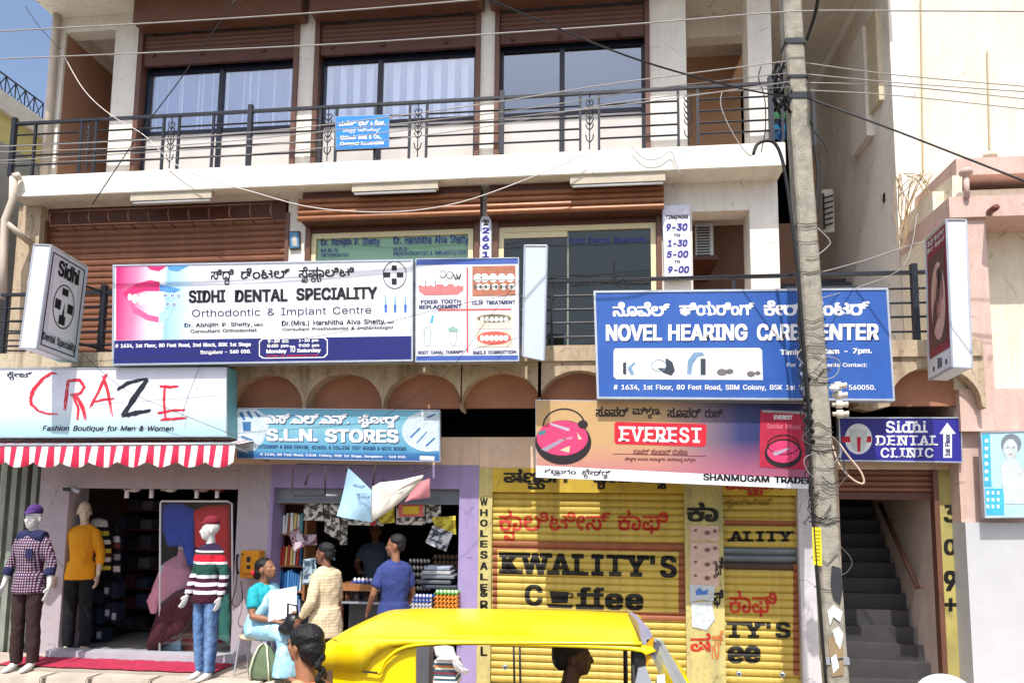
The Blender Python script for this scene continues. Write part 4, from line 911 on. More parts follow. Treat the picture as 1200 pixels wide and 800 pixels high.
# 5. everest masala board
YE = 7.42
S7 = thing('signboard', 'yellow and pink spice advertisement board with a red label and white name strip', 'sign', (P(790, 520, YE).x, YE+.05, P(790, 560, YE).z))
q = [(627.5, 468), (957, 472), (957, 573), (628, 559)]
qbox('box', q, YE, .1, alu, S7)
ev = rampmat('spice_print', [(0, (190, 156, 110)), (.42, (194, 158, 112)), (.6, (130, 110, 118)), (.74, (52, 58, 104)), (.9, (36, 42, 90)), (1, (56, 38, 72))], 'X', P(640, 510, YE).x-W[S7.name].x, P(950, 510, YE).x-W[S7.name].x, .42)
poly('panel', [(628, 469), (956, 473), (956, 561), (629, 545)], YE-.003, ev, S7)
n_ = ev.node_tree.nodes; l_ = ev.node_tree.links
sx_ = [x for x in n_ if x.bl_idname == 'ShaderNodeSeparateXYZ'][0]; hs_ = [x for x in n_ if x.bl_idname == 'ShaderNodeHueSaturation'][0]
mr_ = n_.new('ShaderNodeMapRange'); l_.new(sx_.outputs['Z'], mr_.inputs[0]); mr_.inputs[1].default_value = P(790, 515, YE).z-W[S7.name].z; mr_.inputs[2].default_value = P(790, 556, YE).z-W[S7.name].z; mr_.inputs[3].default_value = 0; mr_.inputs[4].default_value = .75
mxx = n_.new('ShaderNodeMix'); mxx.data_type = 'RGBA'; l_.new(mr_.outputs[0], mxx.inputs[0]); l_.new(hs_.outputs[0], mxx.inputs[6]); mxx.inputs[7].default_value = srgb((186, 104, 126))+(1,)
l_.new(mxx.outputs[2], n_['Principled BSDF'].inputs['Base Color'])
poly('white_strip', [(628, 545), (957, 561.5), (957, 573), (628, 559)], YE-.005, wht, S7)
E1 = YE-.005; bkk = flat('pot_black', (34, 24, 30)); pkk = flat('curry_pink', (214, 60, 110)); 
ringp('printed_pot_handle', 661, 498, 25, 20, 1.8, E1, bkk, S7); poly('printed_pot', ellp(660, 518, 33, 26, 30), E1-.001, bkk, S7); poly('printed_curry', ellp(659, 513, 30, 20.5, 30), E1-.002, pkk, S7)
for q_, c in (([(630, 506), (640, 503), (639, 508), (632, 510)], (60, 120, 130)), ([(644, 495), (668, 502), (666, 505), (646, 498)], (170, 170, 190)), ([(634, 526), (662, 512), (664, 514), (640, 529)], (150, 140, 160)), ([(656, 527), (668, 522), (667, 530)], (236, 190, 160)), ([(676, 506), (682, 514), (678, 515)], (236, 190, 160)), ([(650, 515), (672, 511), (670, 515)], (236, 120, 150))): poly('printed_spice', q_, E1-.003, flat('spice_%d%d%d' % c, c), S7)
poly('printed_rim', ellp(683, 497, 6, 5, 12), E1-.0035, bkk, S7)
def evt(s, *a, **k): return text(s, *a, **k)
bt = flat('dark_brown_ink', (50, 34, 30))
st('ಸೂಪರ್', 698, 476, 737, 488, E1, bt, S7, 'h', sl=.01); st('ಮಿಶ್ರಣ.', 741, 476, 775, 490, E1, bt, S7, 'h', sl=.01); st('ಸೂಪರ್', 782, 477, 822, 489, E1, bt, S7, 'h', sl=.01); st('ರುಚಿ.', 826, 478, 849, 489, E1, bt, S7, 'h', sl=.01)
lab = [(722, 494), (826, 496.5), (828, 499), (827.5, 520), (825, 523), (722, 520), (720, 517), (720, 496)]
poly('red_label', lab, E1-.001, lettR, S7); st('EVEREST', 725, 499, 822, 517, E1-.002, lettW, S7, 'b', sl=.02, serif=True, track=.05)
st('ಸೂಪರ್ ಸಾಂಬಾರ್ ಮಸಾಲ', 742, 525, 806, 532, E1, flat('maroon_ink', (110, 40, 50)), S7, 'b', sl=.012); poly('printed_line', [(718, 531), (828, 534), (828, 534.7), (718, 531.7)], E1, MT['print_maroon_ink'], S7)
st('ಪೌಷ್ಟಿಕ ಖಾರದ ಪದಾರ್ಥಗಳ ಪರಿಪೂರ್ಣ ಮಿಶ್ರಣ', 732, 535.5, 815, 541, E1, MT['print_maroon_ink'], S7, 'b', sl=.012)
st('ಶಣ್ಮುಗಂ', 638, 548.5, 675, 557, E1-.001, lettK, S7, 'b', sl=.03); st('ಟ್ರೇಡರ್ಸ್', 682, 549, 716, 560, E1-.001, lettK, S7, 'b', sl=.03)
st('SHANMUGAM TRADERS', 824, 554.5, 960, 562.5, E1-.001, lettK, S7, 'h', sl=.036)
poly('printed_packet', [(891, 480), (942, 482), (944, 550), (890, 547)], E1-.001, flat('packet_red', (176, 34, 64)), S7); poly('printed_packet_top', [(893, 480), (942, 482), (942, 485), (893, 483)], E1-.002, flat('packet_silver', (170, 160, 160)), S7)
st('EVEREST', 907, 486, 929, 491, E1-.003, lettW, S7, 'h', sl=.02); st('Sambar Masala', 899, 496, 938, 502, E1-.003, flat('packet_pink', (220, 120, 140)), S7, 'b', sl=.02)
poly('printed_pot', ellp(918, 531, 22, 17, 24), E1-.0025, bkk, S7); poly('printed_curry', ellp(918, 529, 19, 13, 24), E1-.0035, pkk, S7); ringp('printed_pot_handle', 918, 521, 19, 12, 1.2, E1-.004, bkk, S7); poly('printed_spice', [(905, 530), (925, 524), (926, 526), (908, 534)], E1-.0045, flat('spice_grey', (170, 160, 180)), S7)
brackets(S7, [(700, 480), (880, 480)], YE+.101, YA+.04)
# 6. fashion boutique board
YC = 7.46
cz = rampmat('pale_board_print', [(0, (150, 196, 208)), (.3, (196, 214, 222)), (.5, (226, 230, 240)), (1, (224, 226, 240))], 'Z', 0, P(130, 431, YC).z-P(130, 512, YC).z, .42)
S8 = signbox('signboard', 'long pale blue fashion boutique board with scratchy red and black lettering above the striped awning', [(-60, 431), (266, 430), (266, 511.5), (-60, 513)], YC, .22, mat('turquoise_edge', (110, 170, 176), .5), cz, 1.5, alu)
MB().box(P(100, 430, YC).x, P(200, 430, YC).x, YC+.221, YA+.1, P(100, 450, YC).z, P(100, 445, YC).z).build('bracket', black, S8)
C1 = YC-.006; cred = flat('brush_red', (206, 44, 62)); cblk = flat('brush_black', (28, 30, 44))
def brush(strokes, m_, nm='brush_letter', wd=2.2, Y=C1):
    """scratchy brush letter: each stroke drawn as three jittered tapering ribbons"""
    random.seed(len(strokes)+int(strokes[0][0][0])); mb = MB()
    for s_ in strokes:
        for r in range(4):
            pts = []
            for i in range(len(s_)-1):
                for k in range(4):
                    t = k/4; pts.append((s_[i][0]*(1-t)+s_[i+1][0]*t, s_[i][1]*(1-t)+s_[i+1][1]*t))
            pts.append(s_[-1]); ox, oy = random.uniform(-1.5, 1.5), random.uniform(-1.3, 1.3); n = len(pts); L = []; Rr = []
            for i, (x, y) in enumerate(pts):
                a, b = pts[max(i-1, 0)], pts[min(i+1, n-1)]; dx, dy = b[0]-a[0], b[1]-a[1]; ln = math.hypot(dx, dy) or 1
                wv = wd*(.35+.65*math.sin(math.pi*min(1, (i+1)/n*1.05)))*.36*random.uniform(.35, 1.15)
                x += ox+random.uniform(-.3, .3); y += oy
                L.append(P(x-dy/ln*wv, y+dx/ln*wv, Y-.0006*r)); Rr.append(P(x+dy/ln*wv, y-dx/ln*wv, Y-.0006*r))
            mb.add(L+Rr, [(i, i+1, n+i+1, n+i) for i in range(n-1)])
    return mb.build(nm, m_, S8)
arc = [(66, 437), (60, 436), (50, 443), (40, 455), (36, 465), (37, 473), (46, 481), (56, 484), (67, 484)]
brush([arc], cred, wd=4.6)
brush([[(80, 445), (78, 462), (76, 480)], [(79, 446), (93, 445), (98, 453), (93, 461), (82, 463)], [(86, 462), (92, 478), (91, 491)], [(90, 464), (97, 478), (100, 491)]], cred, wd=3.6)
brush([[(124, 439), (116, 458), (106, 477)], [(121, 441), (127, 462), (131, 487)], [(110, 470), (121, 467), (133, 466)]], cred, wd=3.8)
brush([[(138, 457), (150, 449), (172, 444)], [(172, 444), (160, 462), (143, 487)], [(143, 487), (158, 484), (176, 481)]], cblk, wd=6.4)
brush([[(188, 452), (200, 453), (210, 452)], [(193, 452), (192, 470), (194, 491)], [(185, 484), (200, 481), (217, 480)], [(188, 491), (204, 490), (218, 489)]], cred, wd=3.4)
st('Fashion Boutique for Men & Women', 49, 495, 202, 507, C1, cblk, S8, 'b', sl=.003, shear=.02, yr=(-.22, .8)); st('ಕ್ರೇಜ್', 8, 435, 38, 445, C1, cblk, S8, 'b', sl=0)
# 7. stationery stores board
YL = 7.7
slb = rampmat('sky_board_print', [(0, (50, 84, 140)), (.14, (56, 110, 164)), (.2, (84, 148, 184)), (.6, (124, 178, 196)), (1, (104, 168, 194))], 'Z', 0, P(400, 479, YL).z-P(400, 540, YL).z, .45)
S9 = signbox('signboard', 'sky blue stationery stores board hanging in front of the black gap under the arches', [(275, 477.5), (515.5, 480), (516, 541), (277.5, 537)], YL, .06, alu, slb, .8, alu)
brackets(S9, [(330, 500), (470, 500)], YL+.061, 8.2)
L1 = YL-.006; pgr = flat('paper_grey_blue', (190, 206, 214))
pa = quad3([(277, 479), (300, 479), (318, 490), (308, 518), (298, 528), (279, 528)], L1); mk('printed_papers', pa, [tuple(reversed(range(6)))], pgr, S9)
poly('printed_papers', ellp(503, 505, 32, 24, 26, 95, 265)+[(514, 482), (514.5, 528)], L1, pgr, S9)
for q_ in ([(280, 484), (284, 482), (288, 492), (285, 492)], [(288, 482), (292, 481), (297, 490), (294, 490)], [(297, 482), (300, 482), (306, 488), (303, 489)], [(284, 494), (294, 494), (294, 505), (285, 505)], [(480, 512), (492, 500), (493, 502), (482, 513)], [(488, 518), (500, 505), (501, 506), (489, 519)], [(500, 488), (510, 484), (511, 486), (501, 490)], [(498, 522), (509, 512), (510, 514), (500, 523)], [(283, 510), (297, 515), (296, 517), (282, 512)]): poly('printed_pen', q_, L1-.001, flat('pen_blue', (60, 110, 160)), S9)
for dx, M2, zq in ((.8, flat('board_navy', (24, 50, 110)), .001), (0, lettW, .003)):
    st('ಎಸ್.ಎಲ್.ಎನ್.', 310+dx, 484+dx, 409+dx, 496+dx, L1-zq, M2, S9, 'h', sl=.006); st('ಸ್ಟೋರ್ಸ್', 420+dx, 485+dx, 468+dx, 501+dx, L1-zq, M2, S9, 'h', sl=.006)
    st('S.L.N.', 312+dx, 502+dx, 372+dx, 516.5+dx, L1-zq, M2, S9, 'h', sl=.008); st('STORES', 381+dx, 502.5+dx, 467+dx, 518+dx, L1-zq, M2, S9, 'h', sl=.008)
st('STATIONERY & DOG CENTRE, SCHOOL & COLLEGE TEXT BOOKS & NOTE BOOKS', 298, 520.5, 476, 525.5, L1-.002, flat('board_navy', (24, 50, 110)), S9, 'b', sl=.016)
st('# 1634, 80 Feet Road, S.B.M. Colony, BSK 1st Stage, Bangalore - 560 050.', 305, 530.5, 476, 534, L1-.002, lettW, S9, 'b', sl=.02); poly('printed_tag', [(492, 534), (509, 534.5), (509, 539), (492, 538.5)], L1-.001, lettW, S9)
# 8. clinic entrance board
YI = 7.95
ind = mat('sign_indigo', (44, 40, 140), .4, var=.05, bump=0)
S10 = signbox('signboard', 'small indigo dental clinic board with tooth emblem and up arrow over the stair entrance', [(982.5, 488.5), (1127, 488.5), (1128.5, 542), (984.5, 540)], YI, .08, alu, ind, 1.5, alu)
brackets(S10, [(1010, 500), (1100, 500)], YI+.081, 8.2)
I1 = YI-.006
st('Sidhi', 1038, 493, 1087, 507, I1, lettW, S10, 'b', sl=0, serif=True, track=.05); st('DENTAL', 1026, 510, 1099, 521.5, I1, lettW, S10, 'b', sl=0, serif=True, track=.07); st('CLINIC', 1032, 524.5, 1094, 536, I1, lettW, S10, 'b', sl=0, serif=True, track=.07)
poly('printed_roundel', ellp(1006, 514, 16, 18, 26), I1, lettW, S10); poly('printed_bar', [(986, 511), (1021, 511), (1021, 518), (986, 518)], I1-.001, lettR, S10)
poly('printed_tooth', [(996, 504), (1006, 502), (1016, 505), (1016, 514), (1012, 528), (1007, 529), (1006, 519), (1004, 529), (999, 526), (996, 513)], I1-.002, flat('tooth_grey', (214, 218, 214)), S10)
poly('printed_implant', [(1004, 512), (1009, 512), (1008, 529), (1005, 529)], I1-.003, lettR, S10)
poly('printed_arrow', [(1110, 495), (1120, 508), (1115.5, 508), (1115.5, 536), (1105.5, 536), (1105.5, 508), (1101, 508)], I1, lettW, S10)
textmap('1st Floor', lambda u, v, lf=0: P(1107.5+(1-v)*6+0, 534-u*26, I1-.003-lf), MT['print_steel_navy'], S10, 'h')
# 9. timings board, phone number board, accountants board, small picture, poster
t = signbox('timings_board', 'tall white timings board with blue hours hung on the column', [(776, 241), (808, 240), (811, 325), (778.5, 327)], 9.3, .03, alu, flat('lilac_white', (222, 222, 238)), .6)
TM = flat('timing_blue', (40, 44, 140)); ty = 9.292
for s_, q_ in (('TIMINGS', (779, 252, 806, 256.5)), ('9-30', (780, 262, 805, 270.5)), ('TO', (789, 274, 797, 277)), ('1-30', (782, 281, 805, 289)), ('5-00', (781, 294, 806, 302)), ('TO', (790, 305, 797, 308)), ('9-00', (782, 312, 807, 320))): text(s_, q_[0], q_[1], q_[2], q_[3], ty, TM if s_ not in ('TIMINGS', 'TO') else lettK, t, 'h', sl=-.02, shear=.05)
t = signbox('phone_board', 'narrow white board with blue phone number painted downwards between the clinic windows', [(562.5, 254), (575.5, 253.5), (576.5, 345), (563.5, 345)], 9.3, .03, alu, MT['print_lilac_white'], .5)
for i, ch in enumerate('☎26618432'): text(ch, 565, 257+i*9.4, 573.5, 264+i*9.4, 9.292, TM if i else lettK, t, 'h')
t = signbox('name_board', 'small sky blue accountants name board tied to the upper railing', [(393, 136.5), (456, 134.5), (456, 173), (393.5, 175.5)], 8.98, .015, alu, flat('sky_blue', (30, 130, 214)), .3)
st('ಮಹೇಶ್ ಭಟ್ & ಕೋ.', 397, 142, 451, 149, 8.974, lettW, t, 'h', sl=-.03); st('ಚಾರ್ಟರ್ಡ್ ಅಕೌಂಟೆಂಟ್ಸ್', 402, 151, 446, 157, 8.974, lettW, t, 'b', sl=-.03)
st('Mahesh Bhat & Co.,', 399, 159, 447, 165, 8.974, lettW, t, 'h', sl=-.03); st('Chartered Accountants', 398.5, 166.5, 450, 171, 8.974, lettW, t, 'h', sl=-.03)
t = signbox('framed_picture', 'small framed blue picture hung on the cream column beside the brown shutter', [(338, 271), (351, 270.5), (352, 291), (339, 292)], 9.36, .03, mat('picture_frame', (60, 50, 56), .5), flat('picture_blue', (70, 130, 170)), 1.4, cat='picture')
poly('print_figure', [(343, 288), (342, 280), (345, 275), (348, 280), (348, 288)], 9.354, flat('picture_pale', (190, 180, 170)), t)
YW = 7.8
t = signbox('poster_board', 'pale blue board with a faded portrait of a woman at the right edge', [(1149, 506), (1215, 504), (1222, 606), (1154, 607)], YW, .06, alu, flat('poster_cyan', (176, 212, 224)), 1.2, alu)
brackets(t, [(1190, 550)], YW+.061, 7.93)
pd = YW-.006
for i in range(3):
    for j in range(3): poly('print_square', [(1156+i*6, 575+j*8), (1159+i*6, 575+j*8), (1159.4+i*6, 579+j*8), (1156.4+i*6, 579+j*8)], pd-.002, flat('poster_white', (214, 232, 238)), t)
poly('print_block', [(1154, 572), (1176, 572), (1177, 603), (1156, 603)], pd-.001, flat('poster_teal', (70, 176, 208)), t); poly('print_block', [(1151, 508), (1160, 508), (1162, 570), (1153, 570)], pd, MT['print_poster_teal'], t)
for j in range(6): poly('print_square', [(1154, 514+j*9), (1158, 514+j*9), (1158, 518+j*9), (1154, 518+j*9)], pd-.002, MT['print_poster_white'], t)
poly('print_hair', ellp(1185, 520, 12, 12, 20), pd-.001, flat('poster_hair', (120, 130, 140)), t); poly('print_face', ellp(1184, 526, 8.5, 12, 20), pd-.002, flat('poster_skin', (196, 204, 204)), t)
poly('print_shoulder', [(1172, 548), (1180, 537), (1190, 537), (1202, 552), (1206, 590), (1178, 590)], pd-.0015, flat('poster_dress', (198, 206, 206)), t)
for cx in (1181, 1188): poly('print_eye', ellp(cx, 524, 1.6, .8, 8), pd-.003, MT['print_poster_hair'], t)
poly('print_mouth', ellp(1184.5, 532, 2.2, .9, 8), pd-.003, flat('poster_lip', (180, 130, 136)), t)
# ac unit in the dim recess, cloths behind the upper railing
t = thing('ac_unit', 'white air conditioner outdoor unit in the dim recess beside the timings board', 'air conditioner', (P(826, 303, 10).x, 10, P(826, 303, 10).z))
X0, X1, Z0, Z1 = wr(815, 262, 836, 302, 10)
MB().box(X0, X1, 10, 10.3, Z0, Z1).build('casing', white, t)
ac = MB().box(X0+.02, X1-.05, 9.985, 9.999, Z0+.03, Z0+.045).build('grille_bar', black, t)
for i in range(1, 11): cp(ac, (0, 0, (Z1-Z0-.06)*i/11))
MB().box(X0-.05, X1+.05, 9.9, 11, Z0-.06, Z0-.002).build('shelf', brown2, t)
cl = rampmat('striped_cloth', [(0, (30, 70, 110)), (.2, (40, 110, 160)), (.4, (30, 40, 60)), (.55, (60, 120, 80)), (.75, (200, 210, 200)), (.9, (40, 70, 60))], 'Z', 0, .5, .9, const=True)
v = []; f = []
for i in range(9):
    for j in range(5): p = P(902+i*2.2, 132+j*8, 9.15); v.append((p.x, p.y+.03*math.sin(i*1.4), p.z))
for i in range(8):
    for j in range(4): a = i*5+j; f.append((a, a+1, a+6, a+5))
tag(mk('hanging_cloth', v, f, cl, None, True), 'blue and green striped cloth hanging behind the upper railing beside the pole', 'cloth')
# ------------------------------------------------------------------ striped awning of the boutique
AW = thing('awning', 'red and white striped scalloped awning over the boutique entrance', 'awning', (P(130, 520, 7.6).x, 7.6, P(130, 550, 7.3).z))
ared = mat('awning_red', (204, 36, 74), .8, var=.08, bump=.1); awht = mat('awning_white', (232, 226, 222), .8, var=.06, dirt=(190, 180, 170), dirt_amt=.3, bump=.1)
x0, x1, ya, yb = -60, 276, 521, 543
nst = 46; ST_ = (x1-x0)/nst
v = []; f = []; fm = []; K_ = 8
for i in range(nst*K_+1):
    x = x0+i*(x1-x0)/(nst*K_); t = i/(nst*K_); yt = 522-1.5*max(0, (x-60)/210); sc_ = (x-x0)/(ST_*4.6)
    yb_ = 541+(1-t)*5.5*.0+6.5*abs(math.sin(math.pi*sc_))
    zo = .025*math.sin(math.pi*2*x/14.6*.5)
    for k, (yy_, yy2) in enumerate(((0, 0), (.35, .02), (.7, .03), (1, .02))):
        p = P(x-(yy_*3 if x < 200 else -yy_*-3), yt+(yb_-yt)*yy_, 7.28-yy2); v.append((p.x, p.y+zo*yy_, p.z))
    if i:
        for k in range(3): a = (i-1)*4+k; f.append((a, a+4, a+5, a+1)); fm.append(((i-1)//K_) % 2)
mk('valance', v, f, None, AW, True, mats=[ared, awht], fm=fm)
v = []; f = []; fm = []
for i in range(nst+1):
    x = x0+i*ST_; p = P(x, 522-1.5*max(0, (x-60)/210), 7.281); v += [p, Vector((p.x, 7.85, P(x, 515, 7.85).z))]
    if i: a = 2*i-2; f.append((a, a+2, a+3, a+1)); fm.append((i-1) % 2)
mk('roof_cloth', v, f, None, AW, False, mats=[ared, awht], fm=fm)
MB().tube([P(-60, 522, 7.285), P(277, 520, 7.285)], .018, 8).build('front_bar', alu, AW, True)
for x in (30, 270): MB().tube([P(x, 521, 7.3), Vector((P(x, 521, 7.3).x, 8.2, P(x, 540, 8.2).z))], .014, 6).build('arm', alu, AW, True)
# ------------------------------------------------------------------ concrete pole and its wiring
YQ = 6.75
PO = thing('utility_pole', 'leaning square concrete utility pole wrapped in cables in front of the blue board', 'pole', (P(984, 800, YQ).x, YQ+.08, 0))
con = mat('pole_concrete', (158, 152, 138), .95, var=.22, scale=14, dirt=(96, 94, 88), dirt_amt=.75, dscale=4, bump=.6, bscale=60)
def pc(y): return 930.5+54*(y/800)
def pw(y): return 12.2+2.3*(y/800)
mb = MB(); ys = [-60+i*30 for i in range(36)]; v = []; f = []
for i, y in enumerate(ys):
    c, h = pc(y), pw(y); jj = random.uniform(-.5, .5); A, Bq = P(c-h+jj, y, YQ), P(c+h-3+jj*.6, y, YQ); dd = Vector((0, .17, 0))
    ch = .018
    v += [A+Vector((ch, 0, 0)), Bq-Vector((ch, 0, 0)), Bq+Vector((0, ch, 0)), Bq+dd, A+dd, A+Vector((0, ch, 0))]
    if i:
        for k in range(6): a = (i-1)*6+k; b = (i-1)*6+(k+1) % 6; f.append((a, b, b+6, a+6))
n = len(ys)-1; f += [tuple(reversed(range(6))), tuple(n*6+k for k in range(6))]
f = [tuple(reversed(g)) for g in f]
mk('shaft', v, f, con, PO)
base = P(pc(990), 990, YQ)
MB().box(base.x-.12, base.x+.1, YQ, YQ+.17, 0, base.z+.05).build('pole_foot', con, PO)
def band(y, h, m_, tk=.01, nm='pole_band'):
    A = [P(pc(y)-pw(y)-.6, y, YQ), P(pc(y)+pw(y)-2, y, YQ), P(pc(y+h)+pw(y+h)-2, y+h, YQ), P(pc(y+h)-pw(y+h)-.6, y+h, YQ)]
    A = [a+Vector((0, -tk, 0)) for a in A]; return MB().hexa(A, [a+Vector((0, .2, 0)) for a in A]).build(nm, m_, PO)
for y, h in ((45, 6), (108, 7), (88, 3), (770, 8)): band(y, h, black if y != 770 else alu)
random.seed(11); wraps = []
for y in (262, 266, 283, 318, 374, 381, 393, 402, 406, 411, 419, 436, 448, 499, 507, 512, 520, 527, 548, 580, 606, 611, 652, 690):
    c, h = pc(y), pw(y); s_ = random.uniform(-8, 8)*random.random(); q = [P(c-h-1, y+s_*.4, YQ), P(c-h*.3, y+s_+2, YQ), P(c+h*.4, y-s_*.6, YQ), P(c+h-2, y-s_*.3, YQ)]
    q = [a+Vector((0, -.012, 0)) for a in q]; q = [q[0]+Vector((0, .19, 0))]+q+[q[-1]+Vector((.012, .19, 0))]+[q[0]+Vector((-.01, .2, 0))]
    MB().tube(q, random.choice([.003, .004, .006]), 5).build('wire_wrap', random.choice([wired, wired, mat('grey_wire', (90, 86, 80), .6)]), PO, True)
# connector blob, insulators, tape, paper scraps
random.seed(2); mb = MB()
for i in range(26):
    c = P(915+random.uniform(-8, 8), 105+random.uniform(-27, 27), YQ+.02)
    mb.tube([c, c+Vector((random.uniform(-.05, .05), random.uniform(-.06, .02), random.uniform(-.09, .09))), c+Vector((random.uniform(-.06, .06), random.uniform(-.06, .0), random.uniform(-.12, .12)))], random.uniform(.008, .02), 6)
tag(mb.build('cable_knot', wired, PO, True), kind='stuff')
ins = mat('porcelain', (216, 206, 188), .35, var=.1)
for i, y in enumerate((452, 463, 474, 485)):
    a = P(pc(y)+pw(y)-1, y, YQ+.03); MB().tube([a, a+Vector((.03, 0, 0)), a+Vector((.035, 0, 0)), a+Vector((.085, -.01, 0)), a+Vector((.09, -.01, 0)), a+Vector((.13, -.01, 0))], [.02, .02, .038, .038, .022, .03], 10).build('insulator', ins, PO, True)
for i, y in enumerate((470, 482, 494, 506, 518, 445)):
    a = P(pc(y)-pw(y)-5, y, YQ+.02); MB().tube([a, a+Vector((.0, -.02, .03)), a+Vector((.05, -.01, .0))], .02, 7).build('clamp', wired, PO, True)
o = tag(MB().ell(P(978, 455, YQ-.02), (.045, .04, .03), 10, 6).build('meter_cap', white, PO, True))
def slabp(name, pts, m_, lift=.004):
    a = [P(x, y, YQ)+Vector((0, -lift, 0)) for x, y in pts]; return mk(name, a, [tuple(range(len(a)))] if area2(pts) < 0 else [tuple(reversed(range(len(a))))], m_, PO)
slabp('black_patch', [(974, 662), (985, 665), (987, 690), (984, 708), (976, 700), (973, 684)], flat('tar', (52, 54, 58), .8), .014)
for q in ([(969, 715), (976, 708), (987, 716), (984, 728), (976, 722), (972, 732)], [(975, 738), (982, 733), (988, 742), (984, 760), (979, 752)], [(973, 770), (979, 765), (983, 781), (976, 788)]): slabp('torn_paper', q, flat('torn_white', (226, 226, 222), .8), .013)
for q in ([(970, 745), (980, 742), (988, 760), (988, 790), (974, 792)],): slabp('torn_paper', q, flat('torn_brown', (150, 128, 96), .8), .010)
ytag = tag(poly('notice', [(951.5, 617), (962, 618), (963.5, 663), (953, 661)], YQ-.02, flat('yellow_notice', (236, 214, 30), .6)), 'bright yellow vertical notice tied to the concrete pole', 'notice')
for i in range(9):
    y = 621+i*4.2; poly('print_line', [(954, y), (961, y+.4), (961, y+1.9), (954, y+1.5)], YQ-.0215, flat('notice_ink', (150, 130, 30)), ytag)
# long wires
W2 = [('thin pale wire crossing the sky at the very top left of the street', [(-40, 39), (200, 26), (400, 13), (580, -2)], 6.3, .0065, wirel),
      ('pale wire over the upper windows passing the pole top to the right edge', [(-40, 71), (200, 61), (400, 51.5), (560, 41), (750, 28), (925, 14), (1060, 13), (1240, 14)], 6.55, .0065, wirel),
      ('thick black cable descending from the top centre to the pole', [(560, -6), (650, 32), (750, 71), (860, 102), (925, 114)], [5.6, 6, 6.2, 6.5, 6.7], .0085, wired),
      ('thick black cable descending from the pole to the right edge', [(946, 115), (1030, 146), (1100, 173), (1220, 220)], [6.7, 6.5, 6.3, 6], .009, wired),
      ('uppermost of the pale wires rising from the left railing to the pole', [(-30, 173), (170, 164), (350, 150), (560, 123), (720, 98), (922, 72)], 6.6, .0055, wirel),
      ('second pale wire rising along the railing to the pole', [(-30, 179), (200, 171), (400, 152), (600, 130), (760, 105), (922, 86)], 6.65, .005, wirel),
      ('third pale wire rising along the railing to the pole', [(-30, 190), (200, 177), (370, 165), (560, 142), (740, 122), (925, 96)], 6.68, .005, wirel),
      ('lowest pale wire along the upper railing', [(-30, 192), (150, 187), (330, 178), (560, 150), (740, 118), (925, 102)], 6.7, .0045, wirel),
      ('highest pale wire from the pole to the right edge', [(944, 74), (1050, 88), (1220, 103)], 6.7, .005, wirel),
      ('second pale wire from the pole to the right edge', [(944, 87), (1050, 97), (1220, 109)], 6.72, .005, wirel),
      ('third pale wire from the pole to the right edge', [(944, 97), (1050, 101), (1220, 118)], 6.74, .005, wirel),
      ('lowest pale wire from the pole to the right edge', [(946, 106), (1050, 112), (1220, 130)], 6.76, .005, wirel),
      ('loose white cable sagging across the upper railing and below the slab', [(72, 60), (98, 105), (130, 135), (168, 158), (205, 192), (250, 212), (300, 226), (350, 240), (400, 247), (470, 248), (540, 237), (620, 209), (688, 180)], [9, 8.9, 8.9, 8.9, 8.9, 8.85, 8.8, 8.8, 8.8, 8.8, 8.8, 8.85, 8.9], .007, mat('white_cable', (214, 206, 200), .5)),
      ('thin dark wire running diagonally down across the left upper window', [(280, -6), (215, 88), (165, 155), (108, 240)], 7.4, .006, wired),
      ('thin blue black wire from the roof corner at the top left', [(30, 8), (45, 30), (70, 58)], 8.5, .006, wired),
      ('thin wire slanting over the dental signboards', [(90, 425), (250, 412), (420, 385), (560, 352), (690, 335)], [7.2, 7.2, 7.15, 7.1, 7.2], .003, wired),
      ('thin wire slanting over the smile picture board', [(430, 500), (520, 440), (575, 370), (625, 318), (700, 322)], [7.1, 7.1, 7.1, 7.1, 7.1], .003, wired),
      ('thin wire slanting over the boutique board', [(80, 398), (140, 452), (200, 480), (300, 520)], [6.9, 7.2, 7.3, 7.3], .003, wired),
      ('thin dark wire hanging over the right part of the boutique board', [(236, 425), (222, 460), (212, 492)], [7.4, 7.4, 7.4], .003, wired),
      ('thin wire crossing from the pole to the pink building', [(950, 322), (1010, 306), (1075, 285), (1130, 275)], [6.8, 7.2, 7.5, 7.8], .005, wirel),
      ('thin wire dropping from the pink building to the first floor railing', [(1075, 250), (1060, 310), (1010, 335), (960, 350)], [7.8, 7.6, 7.4, 7.2], .004, wirel),
      ('dark cable lying along the first floor railing', [(645, 326), (720, 327), (800, 325), (930, 322)], [7.7, 7.7, 7.6, 6.9], .008, wired)]
for lab, pts, Y, r, m_ in W2: wire('cable', pts, Y, r, m_, lab, 'cable')
